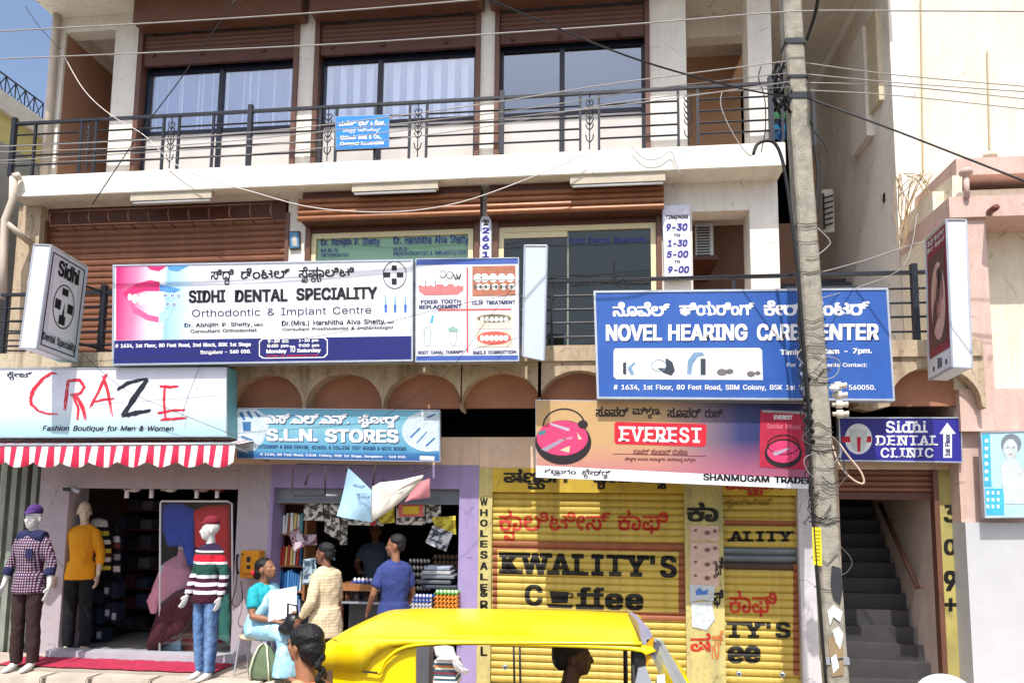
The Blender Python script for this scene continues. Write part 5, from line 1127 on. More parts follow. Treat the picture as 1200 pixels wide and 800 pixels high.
pl = [('thick black cable looping over the slab and running down the left of the pole', [(883, 181), (887, 170), (897, 165), (908, 168), (916, 185), (922, 215), (928, 260), (934, 310), (938, 360), (944, 430), (950, 500)], 6.72, .016, wired),
      ('thick black cable entering the pole top from the upper right', [(960, -8), (955, 18), (946, 46)], [6.2, 6.4, 6.7], .02, wired),
      ('black cable bundle running down the right of the pole', [(951, 108), (953, 160), (958, 200), (956, 250), (957, 300), (960, 340)], 6.8, .012, wired),
      ('thin black cable bulging out right of the pole', [(945, 120), (952, 150), (968, 172), (970, 190), (962, 215), (958, 250)], 6.85, .006, wired),
      ('thin black cable drooping left of the pole by the slab', [(892, 78), (889, 92), (896, 115), (897, 150), (892, 178)], 7.0, .006, wired),
      ('pale cable loop drooping over the slab left of the pole', [(846, 108), (845, 125), (858, 155), (878, 182), (888, 172)], 7.0, .005, wirel),
      ('black cable bundle hanging along the lower left of the pole', [(936, 330), (938, 400), (946, 470), (950, 560), (955, 640), (963, 740), (968, 800)], 6.74, .014, wired),
      ('cream cable loop hanging right of the pole below the clinic board', [(975, 520), (984, 545), (1000, 562), (1012, 566), (1009, 553), (994, 534), (984, 520)], 6.75, .009, mat('cream_cable', (206, 180, 160), .5)),
      ('small wire curl hanging left of the pole', [(958, 590), (951, 600), (948, 606), (944, 610), (942, 612), (945, 614)], 6.7, .005, wired),
      ('thin wire curl right of the pole above the stairs', [(985, 640), (996, 652), (998, 662), (990, 672), (982, 672)], 6.75, .004, mat('grey_wire', (90, 86, 80), .6)),
      ('coil of dark wires on the first floor railing', [(716, 322), (722, 334), (735, 336), (730, 326), (722, 330), (720, 312), (718, 306)], 7.6, .008, wired),
      ('short pale wire drooping on the slab edge', [(740, 172), (755, 186), (772, 186), (786, 178), (792, 192), (798, 205)], 8.95, .006, wirel)]
for lab, pts, Y, r, m_ in pl: wire('cable', pts, Y, r, m_, lab, 'cable')
random.seed(33)
for i in range(12):
    y = random.choice([270, 300, 350, 385, 410, 425, 500, 515, 530, 545, 590, 640])+random.uniform(-8, 8); s_ = random.choice([-1, 1]); x = pc(y)+s_*pw(y)
    wire('tie_wire', [(x-s_*4, y-10), (x+s_*random.uniform(4, 12), y+random.uniform(-6, 6)), (x+s_*random.uniform(3, 9), y+12), (x-s_*6, y+random.uniform(14, 24)), (x-s_*18, y+random.uniform(6, 24))], YQ-.02, random.choice([.003, .004, .005]), random.choice([wired, MT['grey_wire'], wirel]), parent=PO, n=4, sub=4)
random.seed(21)
for i in range(14):
    y = 380+i*15; x = pc(y)-pw(y)-3; wire('tie_wire', [(x+random.uniform(-5, 2), y-14), (x-6+random.uniform(-3, 3), y), (x+random.uniform(-3, 4), y+12)], YQ-.01, .006, wired, parent=PO, n=4, sub=3)
ORD = ['first', 'second', 'third', 'fourth', 'fifth', 'sixth', 'seventh', 'eighth', 'ninth', 'tenth', 'eleventh', 'twelfth', 'thirteenth', 'fourteenth']
def cname(c):
    r, g, b = c
    if max(c)-min(c) < 35: return 'white' if r > 190 else 'grey' if r > 100 else 'black'
    if b >= max(r, g): return 'pale blue' if g > 140 else 'dark blue' if b < 130 else 'blue'
    if r > g*1.8: return 'red' if r > 150 else 'dark red'
    if g > r: return 'green'
    return 'yellow' if r > 200 and g > 160 else 'orange brown'
# ------------------------------------------------------------------ organic shapes (figures, cloth)
def organic(name, mb, voxel, mat_, parent, smooth=3, mats=None, kind=None, dec=None):
    me = bpy.data.meshes.new('tmp'); me.from_pydata([tuple(v) for v in mb.v], [], mb.f); me.update()
    o = bpy.data.objects.new('tmp', me); COL.objects.link(o)
    r = o.modifiers.new('r', 'REMESH'); r.mode = 'VOXEL'; r.voxel_size = voxel
    if name in ('shirt', 'trousers', 'sari', 'hair', 'torso', 'sleeve'):     # folds in the cloth, unevenness in the hair
        tx = bpy.data.textures.get('folds_'+name) or bpy.data.textures.new('folds_'+name, 'CLOUDS'); tx.noise_scale = .035 if name == 'hair' else .11; tx.noise_depth = 2
        dp = o.modifiers.new('d', 'DISPLACE'); dp.texture = tx; dp.strength = .014 if name == 'hair' else .030; dp.mid_level = .32
    s_ = o.modifiers.new('s', 'SMOOTH'); s_.factor = .5; s_.iterations = smooth
    dg = bpy.context.evaluated_depsgraph_get()
    m2 = bpy.data.meshes.new_from_object(o.evaluated_get(dg)); bpy.data.objects.remove(o); bpy.data.meshes.remove(me)
    m2.name = name; m2.materials.clear()
    for q in (mats or [mat_]): m2.materials.append(q)
    for p in m2.polygons: p.use_smooth = True
    n = bpy.data.objects.new(name, m2); COL.objects.link(n)
    n.parent = parent; W[n.name] = W[parent.name]
    return n
def V3(*a): return Vector(a)
def limb(mb, pts, rads, n=12):
    """tapering limb with extra rings near the joints"""
    out = []
    for i in range(len(pts)-1):
        a, b = Vector(pts[i]), Vector(pts[i+1]); ra, rb = rads[i], rads[i+1]
        for k in range(4):
            t = k/4; bulge = 1+.06*math.sin(math.pi*t); p = a.lerp(b, t); r = (ra+(rb-ra)*t)*bulge; out.append((p.x, p.y, p.z, r, r))
    p = Vector(pts[-1]); out.append((p.x, p.y, p.z, rads[-1], rads[-1])); mb.loft(out, n=n)
    mb.ell(pts[0], (rads[0]*1.02,)*3, 10, 7); return mb
def hand(mb, wr_, d, thumb, s=1.0, curl=.35):
    """palm with four unequal bent fingers and a side thumb; d = direction of the hand, thumb = side the thumb is on"""
    d = Vector(d).normalized(); th = Vector(thumb); th = (th-d*th.dot(d)).normalized(); nrm = d.cross(th).normalized()
    w0 = Vector(wr_)
    pal = [(0, .024, .018), (.03, .034, .016), (.07, .042, .015), (.092, .040, .012)]
    mb.loft([tuple(w0+d*a*s)+(b*s, c*s) for a, b, c in pal], side=th, n=10)
    for k, (o, L) in enumerate(((.030, .068), (.010, .078), (-.010, .072), (-.029, .056))):
        p0 = w0+(d*.085+th*o)*s; p1 = p0+d*L*.45*s+nrm*curl*.012*s; p2 = p1+d*L*.33*s+nrm*curl*.04*s; p3 = p2+d*L*.2*s+nrm*curl*.05*s
        mb.tube([p0, p1, p2, p3], [.0095*s, .0090*s, .0082*s, .007*s], 7)
    p0 = w0+(d*.028+th*.026)*s; p1 = p0+(d*.028+th*.026)*s; p2 = p1+(d*.030+th*.008+nrm*.008)*s
    mb.tube([p0, p1, p2], [.013*s, .011*s, .009*s], 7)
def headp(mb, c, yaw=0, s=1.0, tilt=0, ears=True, neck=None):
    R_ = Matrix.Rotation(yaw, 3, 'Z') @ Matrix.Rotation(tilt, 3, 'X'); C = Vector(c)
    def T(m0):
        mb.v += [C + R_ @ (Vector(v)*s) for v in m0.v]; k = len(mb.v)-len(m0.v); mb.f += [tuple(i+k for i in g) for g in m0.f]; mb.m += m0.m
    m0 = MB(); m0.ell((0, .012, .03), (.074, .094, .088), 16, 12); m0.ell((0, -.03, -.02), (.060, .062, .085), 14, 10); m0.ell((0, -.058, -.075), (.030, .028, .026), 10, 8)
    m0.ell((0, -.072, .022), (.050, .020, .014), 10, 6)
    m0.loft([(0, -.082, .018, .008, .007), (0, -.098, -.008, .012, .010), (0, -.105, -.022, .015, .012), (0, -.088, -.032, .012, .008)], n=8)
    m0.ell((0, -.086, -.048), (.022, .012, .006), 8, 6); m0.ell((0, -.084, -.060), (.020, .012, .007), 8, 6)
    m0.ell((.045, -.058, -.015), (.018, .018, .02), 8, 6); m0.ell((-.045, -.058, -.015), (.018, .018, .02), 8, 6)
    if ears:
        for s_ in (-1, 1): m0.ell((s_*.076, .012, -.008), (.009, .020, .032), 8, 8)
    T(m0)
    return lambda v: C + R_ @ (Vector(v)*s)
SK = mat('brown_skin', (142, 98, 74), .5, var=.08, bump=.05); SKd = mat('dark_skin', (118, 78, 58), .5, var=.08, bump=.05)
MQ = mat('mannequin_white', (222, 220, 216), .35, var=.03, bump=0); MQs = mat('mannequin_skin', (206, 188, 164), .4, var=.04, bump=0)
HR = mat('black_hair', (14, 12, 13), .5, var=.3, scale=30, bump=.9, bscale=90, spec=.4)
def figure(t, skin, J=None, head=(0, -.015, 1.645), hyaw=0, htilt=0, vox=.0085, shirt=None, sleeve=1.0, trousers=None, hem=.90, top=None, infl=.014, hs=1.1, fem=False):
    j = dict(sL=(-.168, 0, 1.385), eL=(-.235, .02, 1.14), wL=(-.245, -.03, .90), sR=(.168, 0, 1.385), eR=(.235, .02, 1.14), wR=(.245, -.03, .90), hL=None, hR=None,
             pL=(-.088, 0, .90), kL=(-.10, -.01, .50), aL=(-.11, .02, .09), pR=(.088, 0, .90), kR=(.10, -.01, .50), aR=(.11, .02, .09), hip=(0, 0, .95), ch=(0, -.01, 1.28), nk=(0, .01, 1.48), toe=(0, -1, 0))
    j.update(J or {}); o = W[t.name]; A = lambda k: Vector(j[k])
    hip, ch, nk = A('hip'), A('ch'), A('nk')
    def torso(mb, e=0, low=-.10, up=1):
        ww = lambda c, a, b: (c.x, c.y, c.z, a+e, b+e)
        dn = hip+(hip-ch).normalized()*-low*-1
        L = [ww(hip+(hip-ch).normalized()*.10, .13, .10), ww(hip, .158, .112), ww(hip.lerp(ch, .45), .132 if not fem else .12, .10), ww(ch, .165 if not fem else .15, .118), ww(ch.lerp(nk, .55), .175 if not fem else .155, .098), ww(ch.lerp(nk, .82), .125, .075)]
        if up: L.append(ww(nk, .065, .062))
        mb.loft(L, n=16)
        sl_, sr_ = A('sL'), A('sR')
        for q_ in (sl_, sr_): mb.loft([tuple(nk+Vector((0, 0, -.03)))+(.045+e*.5, .05+e*.5), tuple(nk.lerp(q_, .5)+Vector((0, 0, -.012)))+(.045+e*.5, .058+e*.5), tuple(q_)+(.045+e*.5, .05+e*.5)], side=(0, 1, 0), n=10)
    mb = MB(); torso(mb); H = Vector(head)
    mb.loft([(nk.x, nk.y, nk.z-.04, .062, .062), (nk.x, nk.y, nk.z+.02, .054, .056), tuple(nk.lerp(H, .55))+(.052, .056), tuple(H+Vector((0, .01, -.02)))+(.05, .05)], n=12)
    hf = headp(mb, H, hyaw, hs, htilt)
    for sd_ in 'LR':
        limb(mb, [j['s'+sd_], j['e'+sd_], j['w'+sd_]], [.052, .040, .027])
        d = j['h'+sd_] or (A('w'+sd_)-A('e'+sd_)).normalized()*.8+Vector((0, -.1, 0))
        hand(mb, A('w'+sd_), d, (0, -1, 0) if abs(Vector(d).normalized().y) < .8 else ((1 if sd_ == 'L' else -1), 0, 0), 1.0)
        limb(mb, [j['p'+sd_], j['k'+sd_], j['a'+sd_]], [.088, .058, .038])
        a = A('a'+sd_); toe = Vector(j['toe']); mb.loft([tuple(a+Vector((0, 0, -.02)))+(.036, .05), tuple(a+toe*.06+Vector((0, 0, -.05)))+(.042, .038), tuple(a+toe*.16+Vector((0, 0, -.07)))+(.042, .022), tuple(a+toe*.20+Vector((0, 0, -.075)))+(.03, .014)], n=10)
    for v in mb.v: v += Vector((0, 0, 0))
    B_ = organic('body', mb, vox, skin, t)
    if shirt:
        m = MB(); torso(m, infl, up=0)
        s2 = MB(); hz = hem
        for sd_ in 'LR':
            S, E, Wr = A('s'+sd_), A('e'+sd_), A('w'+sd_)
            if sleeve > .6: limb(m, [S, E, E.lerp(Wr, (sleeve-.5)*2 if sleeve < 1 else .98)], [.058, .053, .044])
            else: limb(m, [S, S.lerp(E, sleeve*1.6)], [.058, .064])
        q = hip+(hip-ch).normalized()*(hip.z-hem) if hip.z > hem else hip
        m.loft([tuple(hip.lerp(ch, .3))+(.155+infl, .115+infl), tuple(hip)+(.178+infl, .128+infl), tuple(q)+(.188+infl, .136+infl)], n=18)
        m.loft([tuple(nk+Vector((0, 0, -.05)))+(.085, .078), tuple(nk+Vector((0, .0, .0)))+(.068, .068)], n=12)
        organic('shirt', m, .011, shirt, t, 3)
    if trousers:
        m = MB(); m.loft([tuple(hip+Vector((0, 0, .06)))+(.150, .112), tuple(hip+Vector((0, 0, -.02)))+(.168, .125), tuple(hip+Vector((0, 0, -.12)))+(.17, .125)], n=16)
        for sd_ in 'LR': limb(m, [j['p'+sd_], j['k'+sd_], Vector(j['a'+sd_])+Vector((0, 0, -.02))], [.093, .073, .064])
        organic('trousers', m, .012, trousers, t, 3)
    return B_, hf
def off(mb, t):
    o = W[t.name]; return mb
# patterned cloth
def plaid(name, base, c1, c2, sc_=28):
    mt = bpy.data.materials.new(name); mt.use_nodes = True; n = mt.node_tree.nodes; l = mt.node_tree.links; b = n['Principled BSDF']; b.inputs['Roughness'].default_value = .9
    tc = n.new('ShaderNodeTexCoord'); s_ = n.new('ShaderNodeSeparateXYZ'); l.new(tc.outputs['Object'], s_.inputs[0]); prev = None; col = None
    for ax, c in (('X', c1), ('Z', c2)):
        m_ = n.new('ShaderNodeMath'); m_.operation = 'MULTIPLY'; m_.inputs[1].default_value = sc_; l.new(s_.outputs[ax], m_.inputs[0])
        f = n.new('ShaderNodeMath'); f.operation = 'FRACT'; l.new(m_.outputs[0], f.inputs[0]); g = n.new('ShaderNodeMath'); g.operation = 'GREATER_THAN'; g.inputs[1].default_value = .55; l.new(f.outputs[0], g.inputs[0])
        mx = n.new('ShaderNodeMix'); mx.data_type = 'RGBA'; l.new(g.outputs[0], mx.inputs[0])
        if col is None: mx.inputs[6].default_value = srgb(base)+(1,)
        else: l.new(col, mx.inputs[6])
        mx.inputs[7].default_value = srgb(c)+(1,); col = mx.outputs[2]
    l.new(col, b.inputs['Base Color']); return mt
def setm(t, rz, s, nx=1): t.rotation_euler = (0, 0, math.radians(rz)); t.scale = (s*nx, s, s)
# ------------------------------------------------------------------ boutique
t = thing('mannequin', 'white mannequin in a checked shirt and purple cap standing outside the boutique', 'mannequin', (P(33, 700, 7.45).x, 7.45, .609))
figure(t, MQ, shirt=plaid('checked_cloth', (96, 30, 48), (184, 166, 176), (38, 34, 76), 34), sleeve=.72, trousers=mat('dark_brown_cloth', (52, 34, 34), .9, var=.1, bump=.9, bscale=9), hem=.84, J=dict(eL=(-.27, .02, 1.14), wL=(-.30, -.06, .90), eR=(.27, .02, 1.14), wR=(.31, -.06, .90)))
setm(t, 6, .985, .84)
navy_c = mat('navy_cloth', (30, 34, 72), .9, var=.1)
m = MB().loft([(0, 0, 1.41, .15, .09), (0, .0, 1.46, .10, .085), (0, .0, 1.50, .075, .075)], n=14); m.loft([(-.17, 0, 1.44, .075, .07), (-.10, 0, 1.44, .09, .085), (.10, 0, 1.44, .09, .085), (.17, 0, 1.44, .075, .07)], side=(0, 1, 0)); organic('yoke', m, .011, navy_c, t)
for s_ in (-1, 1):
    m = MB().loft([(s_*.272, -.005, 1.10, .062, .062), (s_*.285, -.03, 1.02, .062, .062)]); organic('cuff', m, .011, navy_c, t)
MB().box(.03, .12, -.147, -.13, 1.22, 1.32).build('pocket', navy_c, t, origin=(0, 0, 0)).location = (0, 0, 0)
def cap(t, mat_, hc, hy, s=1.0, mat2=None):
    m = MB().ell((0, .01, .055), (.086, .105, .078), 16, 10); m.loft([(0, -.06, .045, .075, .012), (0, -.12, .035, .06, .008), (0, -.155, .025, .03, .005)], side=(1, 0, 0))
    R_ = Matrix.Rotation(hy, 3, 'Z'); m.v = [Vector(hc)+R_ @ (v*s) for v in m.v]
    return organic('cap', m, .008, mat_, t, 2)
cap(t, mat('purple_cap_cloth', (74, 40, 110), .85, var=.1), (0, -.01, 1.68), 0)
t = thing('mannequin', 'pale mannequin in a bright yellow shirt and black trousers inside the boutique doorway', 'mannequin', (P(92, 690, 8.3).x, 8.32, .624))
figure(t, MQs, shirt=mat('yellow_shirt_cloth', (222, 150, 20), .85, var=.12, bump=1, bscale=9), sleeve=.75, trousers=mat('black_trouser_cloth', (18, 18, 24), .9), hem=.86, hyaw=math.radians(35), J=dict(eL=(-.27, .02, 1.14), wL=(-.28, -.05, .90)), fem=True)
setm(t, 12, 1.02, .86)
t = thing('mannequin', 'white mannequin in a striped sweater, blue jeans and maroon cap outside the boutique', 'mannequin', (P(243, 700, 7.4).x, 7.4, .609))
zsw = [(0, (62, 20, 38)), (.10, (62, 20, 38)), (.14, (226, 224, 228)), (.2, (74, 26, 52)), (.27, (226, 224, 228)), (.33, (74, 26, 52)), (.40, (226, 224, 228)), (.46, (40, 84, 74)), (.64, (226, 224, 228)), (.68, (200, 32, 52)), (.80, (70, 50, 50)), (.84, (226, 224, 228)), (.87, (44, 30, 60)), (1, (44, 30, 60))]
figure(t, MQ, shirt=rampmat('striped_knit', zsw, 'Z', .84, 1.50, .95, const=True, bump=1), sleeve=1.0, trousers=rampmat('blue_denim', [(0, (60, 90, 140)), (.3, (96, 128, 172)), (.6, (50, 80, 130)), (.85, (110, 140, 180)), (1, (44, 70, 120))], 'X', -.2, .2, .9, bump=1), hem=.84, hyaw=math.radians(-40), J=dict(eL=(-.26, .03, 1.15), wL=(-.24, -.10, .91), eR=(.26, .02, 1.14), wR=(.27, -.04, .90), aL=(-.07, .03, .09), aR=(.13, -.02, .09)))
setm(t, -14, .93, .8); cap(t, mat('maroon_cap_cloth', (120, 26, 44), .85, var=.1), (0, -.01, 1.68), math.radians(-40))
YB2 = 8.75
def garment(name, pts, Y, mat_, label, bulge=.07, cat='clothing', group=None, smooth=True):
    """hanging or folded cloth: outline at Y with a bulging front and a flat back"""
    n = len(pts); cx = sum(p[0] for p in pts)/n; cy = sum(p[1] for p in pts)/n; v = []; f = []
    for k, (s_, d) in enumerate(((1, .0), (.94, -bulge*.55), (.7, -bulge*.9), (.35, -bulge))):
        for i, (x, y) in enumerate(pts): v.append(P(cx+(x-cx)*s_, cy+(y-cy)*s_, Y+d+.012*math.sin(i*2.3+k)))
    v.append(P(cx, cy, Y-bulge)); c = len(v)-1
    for k in range(3):
        for i in range(n): f.append((k*n+i, (k+1)*n+i, (k+1)*n+(i+1) % n, k*n+(i+1) % n))
    for i in range(n): f.append((3*n+i, c, 3*n+(i+1) % n))
    f.append(tuple(range(n)))
    o = mk(name, v, f, mat_, None, smooth); tag(o, label, cat, group); return o
def dens(pts, k=3):
    out = []
    for i, p in enumerate(pts):
        q = pts[(i+1) % len(pts)]
        for j in range(k): out.append((p[0]+(q[0]-p[0])*j/k, p[1]+(q[1]-p[1])*j/k))
    return out
bw = rampmat('yellow_black_stripe', [(i/12, c) for i, c in enumerate([(30, 28, 30), (210, 200, 60), (30, 28, 30), (220, 220, 210), (90, 40, 30), (210, 200, 60), (30, 28, 30), (230, 226, 210), (30, 28, 30), (200, 190, 60), (30, 28, 30), (220, 220, 210)])], 'Z', 0, .65, .9, const=True)
garment('hanging_shirt', dens([(104, 608), (117, 606), (126, 609), (131, 640), (130, 668), (108, 672), (104, 650)]), 8.7, bw, 'black and yellow striped shirt hanging just right of the yellow shirted mannequin', .1)
cs = rampmat('white_black_stripe', [(i/8, c) for i, c in enumerate([(24, 24, 28), (200, 196, 190), (24, 24, 28), (150, 150, 150), (24, 24, 28), (120, 60, 60), (200, 200, 200), (24, 24, 28)])], 'Z', 0, .6, .9, const=True)
garment('hanging_shirt', dens([(132, 612), (139, 609), (142, 640), (141, 676), (132, 676)]), 8.8, cs, 'dark shirt with pale stripes hanging behind the black and yellow striped one', .08)
dj = mat('dark_denim', (30, 36, 56), .9, var=.2)
dtag = flat('paper_tag', (170, 170, 176))
for i, (x, y, w_, h_) in enumerate(((98, 690, 10, 17), (110, 690, 9, 18), (121, 684, 8, 16), (130, 682, 7, 20), (99, 712, 10, 18), (111, 712, 9, 20), (122, 706, 8, 20), (130, 706, 6, 24), (100, 734, 10, 14), (112, 736, 10, 16))):
    o = bxo = MB()
    X0, X1, Z0, Z1 = wr(x, y, x+w_-.6, y+h_-1, 8.8)
    o = MB().box(X0, X1, 8.8, 9.0, Z0, Z1).build('folded_jeans', dj); bevel(o, .012, 2)
    row, col = ('upper', 'middle', 'lower')[0 if y < 700 else 1 if y < 730 else 2], ('first', 'second', 'third', 'fourth')[i % 4]
    tag(o, '%s pair of folded dark jeans in the %s row right of the yellow mannequin' % (col, row), 'jeans', 'folded jeans in the boutique')
    if i % 2 == 0 or i > 6: MB().box(X0+.02, X0+.075, 8.79, 8.799, Z0+.04, Z0+.12).build('size_tag', dtag, o)
# dark shelves with folded clothes deep in the shop
random.seed(4)
SH = thing('clothes_shelf', 'dark wooden clothes shelf deep inside the boutique', 'shelf', (P(160, 700, 9.6).x, 9.6, .641))
shx0, shx1 = P(112, 650, 9.6).x, P(190, 650, 9.6).x
MB().box(gx(75), gx(275), 8.2, 11.19, .4505, .64).build('shop_floor', mat('speckled_floor', (150, 148, 146), .4, var=.2), B)
for k in range(7): MB().box(shx0, shx1, 9.6, 9.95, .69+k*.27, .71+k*.27).build('shelf_board', brown2, SH)
cols = [(60, 60, 70), (80, 40, 44), (50, 60, 80), (90, 90, 96), (36, 36, 40), (70, 66, 50)]
for k in range(7):
    x = shx0+.05; i = 0
    while x < shx1-.15:
        h_ = random.uniform(.12, .2); c_ = cols[random.randrange(6)]; o = MB().box(x, x+.17, 9.57, 9.85, .7105+k*.27, .7105+k*.27+h_).build('folded_clothes', mat('folded_%d%d%d' % c_, c_, .9))
        bevel(o, .015); tag(o, '%s folded clothes, %s from the left on the %s lowest dark boutique shelf' % (cname(c_), ORD[i], ORD[k]), 'clothes', 'folded clothes on the dark boutique shelf'); x += .2; i += 1
# glazed display on the right of the doorway
GD = thing('display_case', 'glazed display with rounded white tube frame at the right of the boutique doorway', 'display', (P(232, 765, 8.4).x, 8.4, .624))
MB().tube([P(187, 765, 8.4), P(188, 590, 8.4), P(189, 587, 8.4), P(267, 587, 8.4), P(272, 590, 8.4), P(273, 766, 8.4)], .012, 8).build('frame', white, GD, True)
qbox('glass', [(189, 589), (271, 589), (271, 765), (189, 765)], 8.39, .004, glass('display_glass', (.95, .97, .98), .03, .02), GD)
MB().box(P(189, 765, 8.42).x, P(272, 765, 8.42).x, 9.0, 9.02, .641, P(200, 585, 9).z).build('back_panel', mat('display_back', (30, 30, 38), .8), GD)
garment('hanging_shirt', dens([(191, 592), (203, 588), (216, 590), (228, 596), (229, 662), (220, 664), (214, 640), (196, 640), (190, 620)]), 8.5, mat('royal_blue_cloth', (30, 64, 170), .9, var=.15, bump=.3, bscale=10), 'royal blue shirt pinned at the top left of the glazed display', .08)
garment('hanging_shirt', dens([(225, 598), (240, 592), (270, 590), (272, 664), (246, 664), (228, 640)]), 8.5, mat('bright_red_cloth', (206, 34, 40), .9, var=.15, bump=.3, bscale=10), 'bright red shirt pinned at the top right of the glazed display', .09)
pinkc = mat('dusty_pink_cloth', (206, 140, 160), .9, var=.12, bump=.5, bscale=9); marc = mat('dark_maroon_cloth', (70, 22, 34), .7, var=.3, bump=.8, bscale=7, scale=4)
t = thing('dress_form', 'pink draped dress form torso inside the glazed display', 'mannequin', (P(205, 765, 8.65).x, 8.65, .624))
def pl_(x, y, Y): return P(x, y, Y)-W[t.name]
def scr_loft(sec, Y, n=16, yr=.6):
    L = []
    for xc, y, hw in sec:
        p = P(xc, y, Y)-W[t.name]; r = hw/FPX*Y; L.append((p.x, p.y, p.z, r, r*yr))
    return MB().loft(L, n=n)
m = scr_loft([(213, 643, 4), (213, 651, 5), (212, 656, 10), (208, 664, 19), (206, 680, 22), (207, 700, 20), (209, 715, 16)], 8.65); organic('torso', m, .012, pinkc, t, 4)
m = scr_loft([(192, 668, 5), (186, 690, 8), (180, 705, 8), (181, 718, 5)], 8.62); organic('sleeve', m, .012, pinkc, t, 3)
m = scr_loft([(213, 636, 4), (213, 644, 4.5)], 8.65); organic('neck', m, .01, MQ, t, 2)
m = scr_loft([(210, 715, 17), (208, 740, 12), (207, 762, 14)], 8.7); organic('stand', m, .012, white, t, 2)
garment('draped_cloth', dens([(206, 692), (218, 688), (230, 700), (232, 716), (222, 735), (210, 748), (188, 760), (174, 764), (170, 756), (180, 728), (186, 708), (196, 700)], 3), 8.5, marc, 'dark maroon glossy cloth draped over a stand in the glazed display', .14, 'cloth')
garment('draped_cloth', dens([(214, 735), (230, 728), (232, 768), (214, 768)]), 8.62, mat('rust_brown_cloth', (110, 50, 36), .8, var=.3, bump=.5, bscale=8), 'rust brown cloth hanging below the maroon drape', .08, 'cloth')
garment('draped_cloth', dens([(256, 700), (268, 694), (271, 720), (270, 756), (256, 748)]), 8.62, mat('teal_green_cloth', (70, 160, 140), .9, var=.12, bump=.5, bscale=8), 'teal green cloth hanging behind the jeans of the sweater mannequin', .08, 'cloth')
tag(qbox('display_board', [(188, 662), (206, 662), (212, 768), (188, 768)], 8.56, .02, mat('pale_blue_board', (176, 204, 222), .6)), 'pale blue board standing behind the maroon drape in the display', 'board')
garment('hanging_shirt', dens([(235, 665), (258, 665), (256, 690), (238, 690)]), 8.9, mat('green_cloth_dark', (40, 70, 60), .9), 'dark green folded top behind the sweater mannequin in the display', .05)
# caps and lamps under the lintel, camera in the corner
for i, (x, c, l_) in enumerate(((157, (226, 224, 226), 'white cap hanging at the left under the boutique lintel'), (200, (230, 228, 228), 'white cap hanging in the middle under the boutique lintel'), (238, (190, 170, 160), 'beige cap hanging at the right under the boutique lintel'), (257, (150, 40, 40), 'red cap hanging at the far right under the boutique lintel'))):
    p = P(x, 571, 8.5); t = thing('baseball_hat', l_, 'cap', p, 'caps hanging under the boutique lintel')
    organic('crown', MB().ell((0, 0, 0), (.085, .1, .06), 14, 8), .01, mat('cap_%d' % i, c, .85), t, 2); organic('peak', MB().loft([(0, -.06, -.01, .07, .01), (0, -.13, -.03, .06, .008), (0, -.16, -.04, .03, .006)]), .008, mat('cap_%d' % i, c, .85), t, 2)
for x, l_ in ((149, 'left'), (178, 'second'), (231, 'third'), (255, 'right')):
    t = thing('ceiling_lamp', 'small white tube lamp, %s one hanging under the boutique lintel' % l_, 'lamp', P(x, 572, 8.42), 'tube lamps under the boutique lintel')
    MB().tube([(0, 0, .0)+W[t.name] if 0 else W[t.name]+Vector((0, 0, 0)), W[t.name]+Vector((0, 0, -.12))], .026, 10).build('tube', white, t, True); MB().tube([W[t.name]+Vector((0, 0, .04)), W[t.name]+Vector((0, 0, .001))], .03, 10).build('socket', alu, t, True)
t = thing('corner_lamp', 'small grey lamp bracket in the upper left corner of the boutique doorway', 'lamp', P(88, 573, 8.15)); MB().box(*[c for a in ((W[t.name].x-.14, W[t.name].x-.02), (8.12, 8.19), (W[t.name].z-.02, W[t.name].z+.02)) for c in a]).build('arm', black, t); MB().tube([P(86, 572, 8.12), P(93, 576, 8.08)], .03, 8).build('head', alu, t, True)
# red carpet strip on the ledge
v = []; f = []
for i in range(41):
    for k, Y in enumerate((7.5, 7.72, 7.98)):
        v.append((P(18+i*6.2, 780, 7.8).x, Y+.01*math.sin(i*.9), .632+.008*abs(math.sin(i*1.3+k))))
for i in range(40):
    for k in range(2): a = i*3+k; f.append((a, a+3, a+4, a+1))
tag(mk('carpet_strip', v, f, mat('crimson_carpet', (168, 40, 70), .95, var=.2, bump=.5), None, True), 'wrinkled crimson carpet strip on the ledge in front of the boutique', 'carpet')
tag(MB().box(P(60, 775, 8.1).x, P(282, 775, 8.1).x, 8.0, 8.199, .6225, .70).build('door_step', mat('step_tile', (172, 172, 180), .5, var=.1)), 'grey tiled door step of the boutique', 'step')
# yellow payphone
t = thing('payphone', 'yellow coin payphone box with black handset on the pillar between the shops', 'telephone', (P(291, 677, 8.0).x, 8.1, P(291, 677, 8.0).z))
pb = bx('case', 281, 645, 303, 677, 8.03, .165, mat('phone_yellow', (214, 140, 20), .45, var=.06), t, bev=.012)
MB().tube([P(278.5, 649, 8.0), P(277.5, 655, 7.99), P(277.5, 666, 7.99), P(279, 672, 8.0)], [.02, .013, .013, .02], 8).build('handset', black, t, True)
for q in (((289, 652, 293, 658)), ((289, 662, 293, 666)), ((283, 648, 285, 650))): bx('keypad', *q, 8.022, .007, black, t)
bx('label', 285, 671, 300, 674, 8.024, .005, flat('phone_label', (180, 100, 20)), t)
wire('cord', [(278, 672), (276, 690), (272, 706), (278, 710), (284, 700), (282, 680)], 8.05, .006, wired, parent=t)
